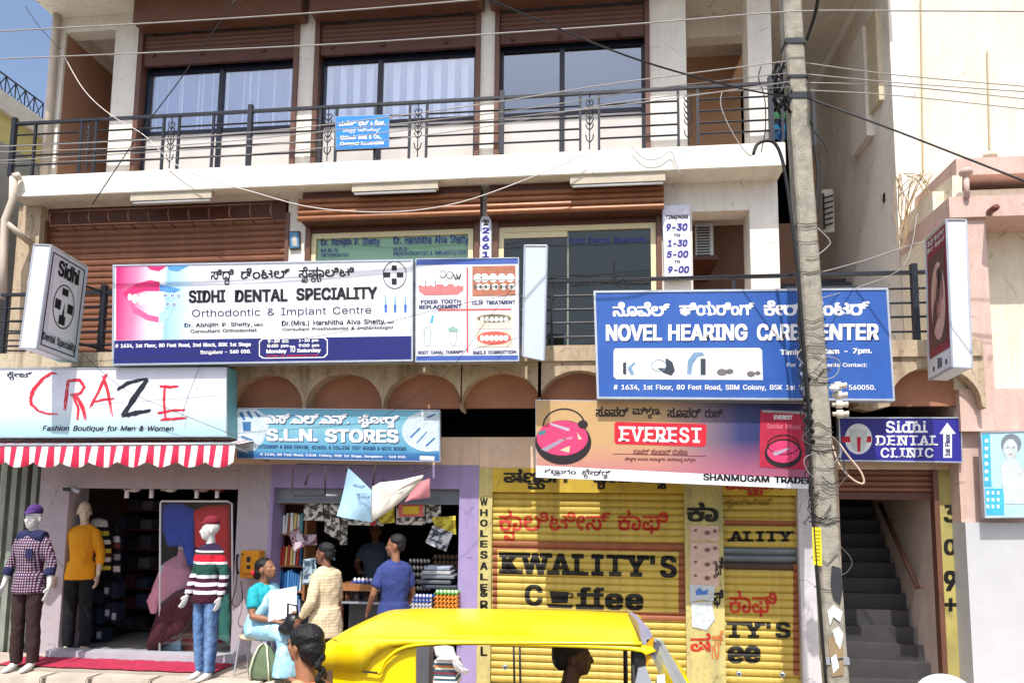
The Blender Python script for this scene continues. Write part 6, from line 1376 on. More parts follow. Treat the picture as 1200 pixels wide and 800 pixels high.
# ------------------------------------------------------------------ stationery shop
wood = mat('shelf_wood', (150, 100, 60), .6, var=.2)
BK = thing('bookcase', 'wooden bookcase at the left of the stationery shop', 'bookcase', (P(338, 760, 8.45).x, 8.45, .46))
X0, X1 = P(321, 650, 8.45).x, P(357, 650, 8.45).x; zk = [P(338, y, 8.45).z for y in (589, 625, 662, 692, 722, 760)]
for x in (X0, X1): MB().box(x-.015, x+.015, 8.45, 8.75, .46, zk[0]+.03).build('side_board', wood, BK)
for z in zk: MB().box(X0+.016, X1-.016, 8.45, 8.75, z-.02, z).build('shelf', wood, BK)
MB().box(X0+.016, X1-.016, 8.72, 8.74, .46, zk[0]).build('back_board', brown2, BK)
random.seed(9)
bc = [(190, 60, 50), (220, 215, 200), (60, 110, 150), (230, 200, 120), (120, 60, 50), (90, 150, 160), (240, 240, 236), (40, 70, 110), (170, 90, 40)]
blc = [(60, 120, 180), (80, 150, 200), (40, 90, 150), (190, 210, 220), (60, 140, 170), (30, 70, 130)]
for si, (z, zn) in enumerate(zip(zk[1:], zk[:-1])):
    x = X0+.022; bi = 0
    while x < X1-.045:
        wd = random.uniform(.018, .035); hh = min(zn-z-.05, random.uniform(.17, .25)); ln = random.uniform(0, .012)
        c = random.choice(blc if si >= 2 else bc); bi += 1
        v = [(x, 8.46, z+.001), (x+wd, 8.46, z+.001), (x+wd+ln, 8.46, z+hh), (x+ln, 8.46, z+hh)]; b_ = [(a, 8.64, c2) for a, _, c2 in v]
        o = MB().hexa([v[3], v[2], v[1], v[0]], [b_[3], b_[2], b_[1], b_[0]]).build('book', mat('book_%d_%d_%d' % c, c, .6, bump=0))
        tag(o, '%s book, %s from the left on the %s shelf of the bookcase' % (cname(c), ORD[bi-1], ('top', 'second', 'third', 'fourth', 'bottom')[si]), 'book', 'books in the wooden bookcase'); x += wd+.004
        x += ln
SHU = MB().box(gx(317)+.002, gx(537)-.002, YG+.08, YG+.14, gz(588, 430), gz(572, 430)-.001).build('rolling_shutter', mat('grey_shutter', (120, 124, 132), .5, .2, var=.15), B)
MB().box(gx(317)+.002, gx(537)-.002, YG+.06, YG+.10, gz(590, 430), gz(587, 430)).build('bottom_rail', mat('grey_shutter', (0, 0, 0)), SHU)
def newsmat(name, paper, ink, sc_=18, bias=.5):
    mt = bpy.data.materials.new(name); mt.use_nodes = True; n = mt.node_tree.nodes; l = mt.node_tree.links; b = n['Principled BSDF']; b.inputs['Roughness'].default_value = .85
    tc = n.new('ShaderNodeTexCoord'); mp = n.new('ShaderNodeMapping'); mp.inputs['Scale'].default_value = (sc_, sc_, sc_*1.3); l.new(tc.outputs['Object'], mp.inputs[0])
    vo = n.new('ShaderNodeTexVoronoi'); vo.distance = 'CHEBYCHEV'; vo.inputs['Scale'].default_value = 1; l.new(mp.outputs[0], vo.inputs['Vector'])
    no = n.new('ShaderNodeTexNoise'); no.inputs['Scale'].default_value = 4.5; no.inputs['Detail'].default_value = 8; l.new(mp.outputs[0], no.inputs['Vector'])
    s_ = n.new('ShaderNodeSeparateColor'); l.new(vo.outputs['Color'], s_.inputs[0])
    a = n.new('ShaderNodeMath'); a.operation = 'MULTIPLY'; l.new(s_.outputs[0], a.inputs[0]); l.new(no.outputs['Fac'], a.inputs[1])
    cr = n.new('ShaderNodeValToRGB'); cr.color_ramp.elements[0].position = .16*bias*2; cr.color_ramp.elements[1].position = .30*bias*2; cr.color_ramp.elements[0].color = srgb(paper)+(1,); cr.color_ramp.elements[1].color = srgb(ink)+(1,)
    l.new(a.outputs[0], cr.inputs[0]); l.new(cr.outputs[0], b.inputs['Base Color']); return mt
nw = newsmat('newsprint', (214, 208, 196), (60, 56, 56)); nwp = newsmat('colour_page', (222, 196, 190), (150, 60, 70), 14); nyl = newsmat('yellow_page', (214, 200, 70), (150, 130, 30), 12); nmg = newsmat('magazine_cover', (196, 180, 190), (110, 60, 70), 10); nbl = newsmat('blue_magazine', (170, 190, 200), (50, 70, 90), 12)
def sheet(name, q, Y, mat_, label, cat='newspaper', wave=.02, group=None, nx=8, ny=6, th=0):
    """slightly curling paper or cloth sheet hung from its top edge"""
    v = []; f = []
    for i in range(nx+1):
        for j in range(ny+1):
            u, w_ = i/nx, j/ny
            x = (q[0][0]*(1-u)+q[1][0]*u)*(1-w_)+(q[3][0]*(1-u)+q[2][0]*u)*w_; y = (q[0][1]*(1-u)+q[1][1]*u)*(1-w_)+(q[3][1]*(1-u)+q[2][1]*u)*w_
            p = P(x, y, Y); v.append((p.x, p.y+wave*math.sin(u*5+w_*3)*(.3+w_), p.z))
    for i in range(nx):
        for j in range(ny): a = i*(ny+1)+j; f.append((a, a+1, a+ny+2, a+ny+1))
    return tag(mk(name, v, f, mat_, None, True), label, cat, group)
sheet('newspaper', [(356, 590), (378, 589), (379, 610), (355, 609)], 8.33, nw, 'newspaper hung at the far left of the stationery shop opening')
sheet('newspaper', [(379, 588), (397, 588), (398, 634), (380, 622)], 8.31, nw, 'long newspaper hanging second from the left in the stationery shop', wave=.03)
sheet('newspaper', [(398, 590), (408, 592), (406, 638), (398, 638)], 8.34, newsmat('grey_newsprint', (190, 186, 176), (70, 66, 62), 20), 'narrow grey newspaper strip hanging behind the blue cloth')
sheet('newspaper', [(398, 606), (452, 610), (448, 616), (400, 614)], 8.36, nw, 'row of newspaper tops seen below the blue and white cloths')
sheet('poster_sheet', [(464, 588), (498, 588), (498, 615), (464, 614)], 8.33, nw, 'sheet with pink and yellow flower border hung right of the white cloth', 'poster')
q = poly('print_block', [(467, 590), (496, 589), (496, 605), (467, 605)], 8.30, flat('flower_pink', (220, 110, 100))); q2 = bpy.data.objects['poster_sheet']
q.parent = q2; q.location = q.location - q2.location
q = poly('print_block', [(472, 593), (491, 592.5), (491, 602), (472, 602)], 8.296, flat('flower_yellow', (226, 190, 50))); q.parent = q2; q.location = q.location - q2.location
sheet('newspaper', [(499, 589), (517, 588), (516, 612), (499, 612)], 8.34, nw, 'newspaper hung right of the flower bordered sheet')
sheet('yellow_leaflet', [(506, 606), (534, 604), (534, 626), (512, 624)], 8.30, nyl, 'yellow printed leaflet hanging at the right of the stationery shop', 'leaflet')
sheet('framed_page', [(507, 615), (531, 624), (522, 646), (498, 635)], 8.26, newsmat('puzzle_page', (206, 208, 214), (60, 64, 76), 26), 'tilted white bordered page hanging in front of the yellow leaflet', 'page')
sheet('newspaper', [(440, 596), (462, 592), (462, 612), (444, 614)], 8.35, nyl, 'yellow newspaper page behind the white cloth', wave=.02)
sheet('magazine', [(338, 624), (350, 616), (358, 638), (345, 647)], 8.25, nmg, 'tilted magazine with pinkish cover hung in front of the bookcase', 'magazine', wave=.01)
sheet('magazine', [(356, 626), (371, 626), (371, 638), (356, 640)], 8.4, nmg, 'lilac magazine lying right of the tilted magazine', 'magazine', wave=.01)
sheet('magazine', [(355, 655), (370, 653), (372, 684), (354, 684)], 8.3, nbl, 'pale blue magazine hanging between the bookcase and the man in beige', 'magazine', wave=.01)
sheet('magazine', [(384, 643), (393, 643), (392, 656), (384, 655)], 8.5, nbl, 'small pale magazine seen behind the man in beige', 'magazine', wave=.01)
# cloths hung over the wire frame
clb = mat('light_blue_cloth', (160, 196, 220), .9, var=.06, bump=.2, bscale=8); clw = mat('off_white_cloth', (226, 220, 208), .9, var=.05, dirt=(180, 170, 150), dirt_amt=.4, bump=.2, bscale=8)
o = sheet('banner_cloth', [(408, 548), (436, 574), (435, 612), (394, 604)], 7.62, clb, 'light blue banner cloth with faint lettering hanging over the stationery shop', 'cloth', .04)
for q in ((('ಕಾಫಿ'), 414, 566, 428, 571), (('ಸ್ಟೋರ್'), 418, 578, 434, 585)): text(q[0], q[1], q[2], q[3], q[4], 7.555, flat('faint_blue', (70, 90, 140)), o, 'b', sl=.15)
garment('banner_cloth', dens([(436, 570), (445, 565), (470, 562), (496, 556), (496, 560), (478, 580), (458, 597), (435, 612), (435, 590)], 2), 7.6, clw, 'off white folded banner cloth hanging right of the light blue one', .05, 'cloth')
sheet('banner_cloth', [(486, 566), (504, 560), (503, 582), (474, 588)], 7.75, mat('faded_pink_cloth', (200, 130, 138), .9, var=.08), 'faded pink banner cloth behind the off white one', 'cloth', .03)
sheet('banner_cloth', [(432, 604), (440, 600), (440, 615), (434, 616)], 7.8, mat('red_cloth', (180, 40, 60), .9), 'small red cloth corner below the off white banner', 'cloth', .01)
t = thing('wire_rack', 'black iron awning frame without cloth above the stationery shop opening', 'frame', P(410, 545, 7.7))
fr = mat('rusty_iron', (60, 44, 40), .7, var=.3)
for q in ([(348, 543), (480, 545)], [(348, 543), (343, 548), (342, 576), (344, 580), (382, 580)], [(365, 548), (357, 568)], [(381, 546), (381, 579)], [(407, 546), (406, 552)], [(440, 545), (437, 568)], [(478, 545), (484, 552), (506, 546)]):
    MB().tube([P(x, y, 7.7) for x, y in q], .009, 5).build('rod', fr, t, True)
MB().tube([P(381, 580, 7.7), P(413, 581, 8.2)], .012, 5).build('rod', alu, t, True)
# counter, egg trays, jars
CT = thing('counter', 'wooden counter with grey shelf in the stationery shop', 'counter', (P(425, 700, 8.3).x, 8.3, .46))
MB().box(P(398, 690, 8.25).x, P(470, 690, 8.25).x, 8.25, 8.8, P(420, 690, 8.25).z-.02, P(420, 684, 8.25).z).build('top', wood, CT)
MB().box(P(400, 705, 8.28).x, P(470, 705, 8.28).x, 8.28, 8.78, P(420, 707, 8.28).z, P(420, 705, 8.28).z).build('shelf', alu, CT)
MB().box(P(400, 705, 8.32).x, P(470, 705, 8.32).x, 8.6, 8.62, .46, P(420, 691, 8.28).z-.03).build('panel', mat('counter_grey', (90, 92, 96), .6), CT)
for x in (400, 469): MB().box(P(x, 700, 8.3).x-.02, P(x, 700, 8.3).x+.02, 8.3, 8.34, .46, P(420, 691, 8.25).z-.025).build('leg', brown2, CT)
def tray(px, py, Y, colr, egg, label, w_=23, h_=4.5, n=6, grp='egg trays in the stationery shop'):
    p = P(px, py, Y); t = thing('egg_tray', label, 'egg tray', p, grp); ww_ = w_/FPX*Y; hh = h_/FPX*Y; m = MB(); pts = []
    for i in range(n*2+1): pts.append((p.x-ww_/2+ww_*i/(n*2), hh*(.75 if i % 2 else .15)))
    v = []; f = []
    for x, dz in pts: v += [(x, Y-.01, p.z+dz), (x, Y-.01, p.z+dz-hh*.35), (x, Y+.25, p.z+dz)]
    for i in range(len(pts)-1): a = i*3; f += [(a+1, a+4, a+3, a), (a, a+3, a+5, a+2)]
    mk('tray', v, f, colr, t)
    e = MB().ell((p.x-ww_/2+ww_/(n*2)*2*.5+ww_/(n*2)*.5, Y+.02, p.z+hh*.6), (ww_/n*.42, .025, hh*.55), 8, 6).build('egg', egg, t, True)
    for i in range(1, n): cp(e, (ww_/n*i, 0, 0))
    return t
eggw = mat('egg_white', (230, 222, 210), .5); eggb = mat('egg_brown', (220, 150, 70), .5)
tb = mat('tray_blue', (50, 80, 170), .6); to = mat('tray_orange', (226, 140, 40), .6); tg = mat('tray_green', (90, 170, 60), .6); tw = mat('tray_pale', (190, 190, 200), .6); td = mat('tray_dark', (80, 74, 70), .8)
orde = ['topmost', 'second', 'third', 'fourth', 'fifth', 'lowest']
for k in range(6): tray(493, 701+k*4.4, 8.0, tb if k < 2 else tw, eggw, '%s egg tray of the blue and white stack right of the man in blue' % orde[k], 25)
for k in range(6): tray(522, 696+k*5, 7.98, tg if k == 0 else to, eggb if k else eggw, '%s egg tray of the green topped orange stack at the shop edge' % orde[k], 27)
for k in range(5): tray(490, 660+k*8, 8.7, td, eggw, '%s egg tray of the dim stack behind the man in blue' % orde[k], 26, 5)
for k in range(4): tray(521, 655+k*7, 8.75, td, mat('egg_dim', (150, 110, 70), .6), '%s egg tray of the dim stack at the shop back right' % orde[k], 30, 5)
tray(428, 683, 8.3, tb, eggw, 'single tray of white eggs on the wooden counter', 34, 5.5, 7)
random.seed(12)
for k, (x, y, w_, c, l_) in enumerate(((512, 668, 30, (150, 160, 176), 'top'), (511, 673, 34, (176, 176, 180), 'second'), (513, 678, 38, (120, 124, 134), 'third'), (508, 684, 40, (90, 94, 100), 'fourth'), (514, 690, 42, (60, 64, 76), 'bottom'))):
    X0, X1, Z0, Z1 = wr(x-w_/2, y-4.4, x+w_/2, y, 8.2); o = MB().box(X0, X1, 8.2, 8.5, Z0, Z1).build('stacked_packet', mat('packet_%d' % k, c, .5)); bevel(o, .01); tag(o, '%s flat grey packet of the pile above the egg trays' % l_, 'packet', 'flat packets piled above the egg trays')
# magazine stack in front and plastic bag, right of the auto's rear
random.seed(15)
for k in range(12):
    y = 797-k*2.6+8; X0, X1, Z0, Z1 = wr(509+random.uniform(-1, 1), y-2.3, 534+random.uniform(-2, 2), y, 7.0); c = random.choice([(170, 60, 60), (220, 210, 190), (60, 90, 110), (200, 120, 60), (90, 130, 90), (230, 226, 216), (130, 50, 60)])
    o = MB().box(X0, X1, 7.0, 7.25, Z0, Z1).build('magazine', mat('book_%d_%d_%d' % c, c, .6, bump=0)); tag(o, '%s magazine, %s from the bottom of the pile by the lilac pillar' % (cname(c), ORD[k]), 'magazine', 'magazines piled at the foot of the lilac pillar')
X0, X1, Z0, Z1 = wr(506, 806, 540, 840, 6.98); tag(MB().box(X0, X1, 6.98, 7.3, .45, P(520, 805.5, 7).z-.03).build('magazine_stand', brown2), 'low brown stand under the magazine pile', 'stand')
garment('plastic_bag', dens([(508, 757), (522, 755), (531, 757), (535, 768), (545, 783), (551, 786), (545, 790), (534, 786), (528, 772), (510, 768)], 2), 6.98, mat('white_plastic', (226, 226, 230), .3, bump=.8, bscale=12), 'crumpled white plastic bag lying on the magazine pile', .06, 'bag')
tag(MB().box(P(488, 760, 7.1).x, P(503, 760, 7.1).x, 7.1, 7.3, .45, P(495, 755, 7.1).z).build('grey_cabinet', mat('dark_grey_metal', (84, 84, 90), .5)), 'dark grey metal cabinet in front of the stationery shop seen through the auto', 'cabinet')
random.seed(31)
for k, (x, y) in enumerate(((408, 700), (418, 698), (430, 700), (440, 698))):
    p = P(x, y+6, 8.5); t = thing('jar', 'glass jar on the counter shelf, %s from the left' % ('first', 'second', 'third', 'fourth')[k], 'jar', p, 'jars under the counter top'); m = MB().tube([p, p+Vector((0, 0, .1))], .035, 10).build('jar_body', mat('jar_%d' % k, [(150, 90, 60), (120, 110, 100), (90, 70, 60), (160, 140, 110)][k], .3), t, True); MB().tube([p+Vector((0, 0, .101)), p+Vector((0, 0, .12))], .036, 10).build('lid', brown2, t, True)
# ------------------------------------------------------------------ people
def person(label, px, Y, z, rz, s, nx=1):
    t = thing('person', label, 'person', (P(px, 700, Y).x, Y, z)); setm(t, rz, s, nx); return t
def hairm(t, hf, prims, name='hair', m_=None, vox=.009):
    m = MB()
    for c, r in prims: m.ell((0, 0, 0), r, 14, 10); k = len(m.v); nn = 14*11; m.v[k-nn:] = [hf(Vector(c)+v) for v in m.v[k-nn:]]
    return organic(name, m, vox, m_ or HR, t, 2)
# man in blue t-shirt and orange shorts, seen from behind, looking left
t = person('man seen from behind in a blue t-shirt and orange shorts standing at the counter', 462, 7.25, .45, -150, .945, .86)
b_, hf = figure(t, SK, shirt=mat('blue_tshirt', (50, 62, 118), .9, var=.14, bump=.9, bscale=7), sleeve=.42, hem=.93, hyaw=math.radians(58), infl=.03,
                trousers=mat('orange_cotton', (186, 84, 30), .9, var=.15, bump=.5, bscale=8), J=dict(eR=(.27, .02, 1.15), wR=(.29, -.12, .97), eL=(-.24, -.03, 1.15), wL=(-.22, -.16, 1.0)))
hairm(t, hf, [((0, .026, .056), (.080, .094, .068)), ((0, .062, .01), (.070, .052, .055))])
# man in a beige patterned shirt, facing left
bp_ = plaid('beige_block_print', (206, 186, 150), (190, 168, 130), (214, 198, 166), 30)
t = person('man in a loose beige patterned shirt standing in front of the bookcase facing left', 382, 7.1, .45, -118, .90, .9)
b_, hf = figure(t, SKd, shirt=bp_, sleeve=.92, hem=.74, infl=.035, hyaw=math.radians(12), trousers=mat('brown_trousers', (92, 70, 54), .9, var=.1, bump=.4, bscale=8),
                J=dict(eL=(-.24, -.04, 1.16), wL=(-.20, -.20, 1.02), eR=(.26, .04, 1.15), wR=(.27, -.12, .94), ch=(0, -.02, 1.28), nk=(0, -.01, 1.48)), head=(0, -.05, 1.635))
hairm(t, hf, [((0, .022, .058), (.080, .094, .066)), ((0, .060, .008), (.072, .052, .062))])
# shopkeeper in dim grey
t = person('shopkeeper in a grey shirt standing in the dark behind the counter', 438, 9.4, .55, 15, .93)
b_, hf = figure(t, SKd, shirt=mat('slate_shirt', (70, 80, 98), .9, var=.1), sleeve=.4, hem=.86, trousers=mat('black_trouser_cloth', (18, 18, 24)), J=dict(eL=(-.25, -.06, 1.2), wL=(-.2, -.26, 1.12)))
hairm(t, hf, [((0, .03, .06), (.084, .096, .07)), ((0, .075, .01), (.075, .05, .075))])
# seated woman
st_ = thing('stool', 'small stool with pale seat and dark metal legs under the seated woman', 'stool', (P(300, 740, 7.62).x, 7.62, .624))
o0 = W[st_.name]
MB().tube([o0+V3(0, 0, .37), o0+V3(0, 0, .40)], .17, 14).build('seat', mat('stool_seat', (206, 190, 160), .6), st_, True)
for sx, sy in ((-1, -1), (1, -1), (1, 1), (-1, 1)): MB().tube([o0+V3(.12*sx, .12*sy, .369), o0+V3(.15*sx, .15*sy, 0)], .011, 6).build('leg', alu, st_)
t = thing('person', 'seated woman in a teal blouse and light blue sari reading papers on the ledge', 'person', (P(307, 740, 7.6).x, 7.6, .624)); setm(t, 68, .95)
sari = mat('light_blue_sari', (150, 202, 226), .7, var=.12, bump=.9, bscale=6, scale=9, dirt=(226, 236, 244), dirt_amt=.6, dscale=6)
b_, hf = figure(t, SK, J=dict(hip=(0, .02, .50), ch=(0, -.02, .80), nk=(0, 0, .98), pL=(-.09, 0, .50), kL=(-.11, -.42, .50), aL=(-.10, -.46, .09), pR=(.09, 0, .50), kR=(.10, -.42, .48), aR=(.10, -.44, .09),
                sL=(-.155, 0, .92), eL=(-.22, -.08, .66), wL=(-.13, -.33, .62), sR=(.155, 0, .92), eR=(.21, -.10, .66), wR=(.10, -.32, .70)), head=(0, -.03, 1.15), htilt=math.radians(-16), hyaw=math.radians(8), shirt=mat('teal_blouse', (30, 160, 170), .8, var=.08, bump=.4, bscale=10), sleeve=.42, hem=.62, fem=True)
hairm(t, hf, [((0, .03, .058), (.084, .096, .07)), ((0, .085, .0), (.07, .05, .06)), ((0, .13, -.03), (.042, .042, .042))])
m = MB().ell((0, 0, 0), (.03, .02, .03), 8, 6); m.v = [hf(Vector((-.05, .13, .0))+v) for v in m.v]; organic('flower', m, .008, mat('red_flower', (200, 30, 60), .7), t, 1)
m = MB()
m.loft([(0, .03, .66, .145, .115), (0, .04, .55, .19, .15), (0, -.02, .46, .22, .17)], n=18)
m.loft([(0, .06, .49, .21, .13), (0, -.15, .50, .20, .12), (0, -.36, .50, .195, .115), (0, -.50, .44, .19, .09)], side=(1, 0, 0), n=18)
m.loft([(0, -.42, .52, .18, .10), (0, -.46, .36, .19, .11), (0, -.47, .2, .215, .13), (0, -.46, .05, .235, .15)], n=18)
m.loft([(.10, -.04, .97, .07, .05), (.04, -.12, .85, .12, .04), (-.05, -.14, .72, .13, .04), (-.10, -.08, .62, .13, .06)], n=12)
organic('sari', m, .013, sari, t, 3)
pg = mk('papers', [W[t.name]+Vector(v) for v in ((-.20, -.30, .62), (.06, -.46, .66), (.10, -.40, .98), (-.16, -.26, .94))], [(0, 1, 2, 3)], flat('sheet_white', (232, 232, 238), .8), t)
pg.parent = None; wl = Matrix.Rotation(math.radians(68), 4, 'Z'); 
for v in pg.data.vertices: v.co = (wl @ (v.co*.95))
pg.location = W[t.name]; tag(pg, 'white sheets of paper held by the seated woman', 'papers')
k2 = pg.copy(); k2.data = pg.data.copy(); k2.name = 'book'; COL.objects.link(k2); k2.location = pg.location+Vector((.03, .03, -.14)); k2.data.materials[0] = flat('blue_book_cover', (110, 130, 170)); k2['label'] = 'pale blue book held below the white papers by the seated woman'; k2['category'] = 'book'; k2.name = 'held_book'
# black bags between the two, green bag at her feet
def bag(name, label, px, py, Y, r, m_, strap=True, cat='bag'):
    p = P(px, py, Y); t = thing(name, label, cat, p); m = MB(); a, b, c = r
    m.loft([(0, 0, .01, a*.95, b*.9), (0, 0, c*.25, a*1.05, b*1.05), (0, 0, c*.6, a*.85, b*.85), (0, 0, c*.9, a*.45, b*.4), (0, 0, c, a*.3, b*.2)], n=16)
    organic('body', m, .014, m_, t, 3)
    return t
t = bag('cloth_bag', 'olive green cloth bag with two cream straps standing on the ledge', 309, 789, 7.42, (.165, .09, .36), mat('olive_cloth', (100, 116, 88), .9, var=.15, bump=.8, bscale=9))
t.location.z = .61; W[t.name] = t.location.copy(); o0 = W[t.name]
for sx in (-1, 1): MB().tube([o0+V3(sx*.10, -.095, .01), o0+V3(sx*.10, -.108, .12), o0+V3(sx*.075, -.09, .24), o0+V3(sx*.045, -.05, .34), o0+V3(sx*.01, -.02, .37)], .010, 5).build('strap', mat('cream_strap', (210, 206, 180), .8), t, True)
blb_ = mat('black_leather', (24, 24, 28), .35, var=.2, bump=.6, bscale=15)
t = thing('handbag', 'black leather handbag lying on the lap of the seated woman', 'bag', P(343, 742, 7.25)); organic('body', MB().ell((0, 0, .10), (.10, .08, .11), 14, 10).ell((-.04, 0, .05), (.12, .08, .07), 14, 10), .014, blb_, t, 2); MB().tube([W[t.name]+V3(-.06, 0, .14), W[t.name]+V3(-.05, -.03, .30), W[t.name]+V3(.04, -.02, .28), W[t.name]+V3(.05, 0, .16)], .012, 6).build('handle', blb_, t, True)
t = thing('rucksack', 'dark bundle standing behind the seated woman in front of the bookcase', 'bag', P(348, 742, 7.9)); organic('body', MB().loft([(0, 0, -.1, .15, .1), (.0, 0, .12, .16, .12), (0, 0, .3, .11, .09), (-.02, 0, .36, .06, .05)], n=14), .016, blb_, t, 2)
# foreground woman walking past, seen from behind her left cheek
t = person('woman with black braided hair in a peach blouse walking in the foreground', 361, 3.85, .0, -112, 1.0)
zt = P(362, 733, 3.85).z; t.scale = (zt/1.775,)*3
b_, hf = figure(t, mat('face_skin', (160, 110, 80), .42, var=.08, bump=.12, bscale=60), fem=True, shirt=mat('peach_blouse', (226, 150, 110), .8, var=.1, bump=.3, bscale=12), sleeve=.45, hem=.9, vox=.006, infl=.012, trousers=mat('peach_skirt', (200, 150, 120), .9), head=(0, -.02, 1.672), hs=.93)
m = MB()
def hp(m, c, r, nu=18, nv=12):
    k = len(m.v); m.ell((0, 0, 0), r, nu, nv); m.v[k:] = [hf(Vector(c)+v) for v in m.v[k:]]
hp(m, (0, .028, .048), (.090, .104, .078)); hp(m, (0, .07, -.015), (.082, .070, .082)); hp(m, (0, .085, -.06), (.055, .05, .05))
organic('hair', m, .0065, HR, t, 2)
m = MB()     # combed strands over the ear and back, each a thin lock
random.seed(8)
for i in range(30):
    a = -1.25+2.5*i/29
    pts = []
    for k in range(7):
        u = k/6; th = u*2.15-.55
        pts.append(hf(Vector((math.sin(a)*(.093*math.cos(th*.6)+.004), .028+.106*math.sin(th)*1.0, .050+.082*math.cos(th)*math.cos(a*.55)-.03*u))))
    m.tube(pts, [.004, .006, .007, .007, .006, .005, .003], 5)
m.build('hair_lock', HR, t, True)['kind'] = 'stuff'
m = MB()     # braid
prev = Vector((0, .125, -.055)); o = []
for i in range(11):
    u = i; c = Vector(((.016 if i % 2 else -.016), .128+.012*math.sin(i*.4), -.06-.038*i)); hp(m, c, (.028-.0012*i, .024-.001*i, .030), 10, 8)
organic('braid', m, .006, HR, t, 1)
m = MB(); hp(m, (-.085, .012, -.045), (.008, .006, .012), 10, 8); organic('earring', m, .003, mat('gold', (220, 170, 70), .25, 1.0), t, 1)
m = MB(); hp(m, (-.036, -.080, .004), (.017, .012, .008), 10, 8); hp(m, (.036, -.080, .004), (.017, .012, .008), 10, 8); organic('eye', m, .003, mat('eye_dark', (40, 28, 26), .2), t, 1)
m = MB(); hp(m, (0, -.092, -.050), (.020, .007, .0045), 10, 6); hp(m, (0, -.089, -.060), (.018, .008, .005), 10, 6); organic('lips', m, .003, mat('lip_brown', (130, 60, 56), .4), t, 1)
m = MB(); hp(m, (-.036, -.084, .024), (.022, .008, .0035), 10, 6); hp(m, (.036, -.084, .024), (.022, .008, .0035), 10, 6); organic('eyebrow', m, .003, HR, t, 1)
# auto driver
t = person('auto driver in a khaki shirt sitting under the yellow roof facing right', 668, 4.75, .0, 96, 1.0)
dz = P(672, 744, 4.75).z-1.30
b_, hf = figure(t, mat('driver_skin', (84, 54, 42), .5), J={k: (v[0], v[1], v[2]+dz) for k, v in dict(hip=(0, .02, .50), ch=(0, -.02, .80), nk=(0, 0, .98), pL=(-.09, 0, .50), kL=(-.13, -.40, .50), aL=(-.14, -.46, .12), pR=(.09, 0, .50), kR=(.13, -.40, .50), aR=(.14, -.44, .12),
     sL=(-.17, 0, .92), eL=(-.24, -.16, .72), wL=(-.22, -.38, .74), sR=(.17, 0, .92), eR=(.24, -.16, .72), wR=(.22, -.38, .74)).items()}, head=(0, -.03, 1.165+dz), shirt=mat('khaki_cloth', (120, 100, 66), .9), sleeve=.42, hem=.6+dz, hyaw=0)
hairm(t, hf, [((0, .03, .055), (.086, .1, .075)), ((0, .08, .01), (.078, .052, .085))])
# rider's helmet at the bottom right
t = thing('person', 'motorcycle rider with a pale helmet just below the staircase at the bottom edge', 'person', (P(1098, 800, 4.6).x, 4.6, .0)); setm(t, 80, 1)
zt = P(1098, 794, 4.6).z; dz = zt-1.31
b_, hf = figure(t, SK, J={k: (v[0], v[1], v[2]+dz) for k, v in dict(hip=(0, .02, .50), ch=(0, -.04, .80), nk=(0, -.03, .98), pL=(-.09, 0, .50), kL=(-.2, -.40, .46), aL=(-.2, -.36, .12), pR=(.09, 0, .50), kR=(.2, -.40, .46), aR=(.2, -.34, .12),
     sL=(-.17, 0, .92), eL=(-.26, -.16, .72), wL=(-.28, -.40, .70), sR=(.17, 0, .92), eR=(.26, -.16, .72), wR=(.28, -.40, .70)).items()}, head=(0, -.05, 1.165+dz), shirt=mat('grey_jacket', (90, 96, 104), .8), sleeve=1.0, hem=.6+dz, trousers=mat('dark_denim', (30, 36, 56)))
m = MB(); hp2 = hf; k = len(m.v); m.ell((0, .01, .03), (.13, .15, .125), 18, 12); m.v = [hf(v) for v in m.v]; organic('helmet', m, .010, mat('helmet_white', (226, 230, 232), .25, var=.03, bump=0), t, 2)
# motorcycle beneath the rider
mx_ = P(1098, 800, 4.6).x
t = thing('motorcycle', 'dark motorcycle under the rider below the bottom edge of the picture', 'motorcycle', (mx_+.35, 4.6, 0)); o0 = W[t.name]
for dx in (-.75, .6):
    wv = MB(); wv.tube([o0+V3(dx+.29*math.cos(a*math.pi/10), 0, .31+.29*math.sin(a*math.pi/10)) for a in range(21)], .04, 8); wv.build('wheel', mat('tyre_black', (24, 24, 24), .9), t, True)
organic('fuel_tank', MB().ell((-.05, 0, .82), (.3, .14, .13), 14, 10).ell((-.45, 0, .80), (.35, .13, .06), 14, 8).ell((0, 0, .5), (.28, .14, .18), 12, 8), .02, mat('bike_paint', (30, 34, 60), .3, .3), t, 2)
MB().tube([o0+V3(.6, 0, .31), o0+V3(.38, 0, .95)], .03, 8).tube([o0+V3(.36, -.33, 1.0), o0+V3(.38, 0, .95), o0+V3(.36, .33, 1.0)], .014, 8).tube([o0+V3(-.75, .05, .31), o0+V3(-.05, .05, .4)], .03, 6).build('fork', alu, t, True)['kind'] = 'stuff'
# ------------------------------------------------------------------ auto rickshaw
yp = mat('auto_yellow', (244, 212, 10), .24, var=.05, bump=.35, bscale=4, spec=.6, scale=2, dirt=(190, 165, 60), dirt_amt=.35, dscale=3); trim = mat('black_rubber', (30, 28, 26), .6, bump=0); seatm = mat('brown_seat', (60, 40, 34), .6)
YN_, YF = 4.14, 5.36
A = thing('auto_rickshaw', 'bright yellow auto rickshaw passing in the foreground with open side and driver', 'auto rickshaw', (P(570, 800, 4.7).x, 4.7, 0))
stn = [(386, 760, 800), (388.5, 748, 792), (394, 739, 787), (404, 730.5, 783), (418, 724.5, 785), (434, 721.5, 787), (446, 720.8, 786), (455, 720.5, 770), (466, 720.4, 761), (480, 720.5, 756), (500, 720.8, 753.6), (530, 721, 752.5), (600, 722.2, 752), (680, 724.5, 752), (735, 727, 752.5), (748, 729, 753), (753, 733, 754)]
v = []; f = []; NC = 21
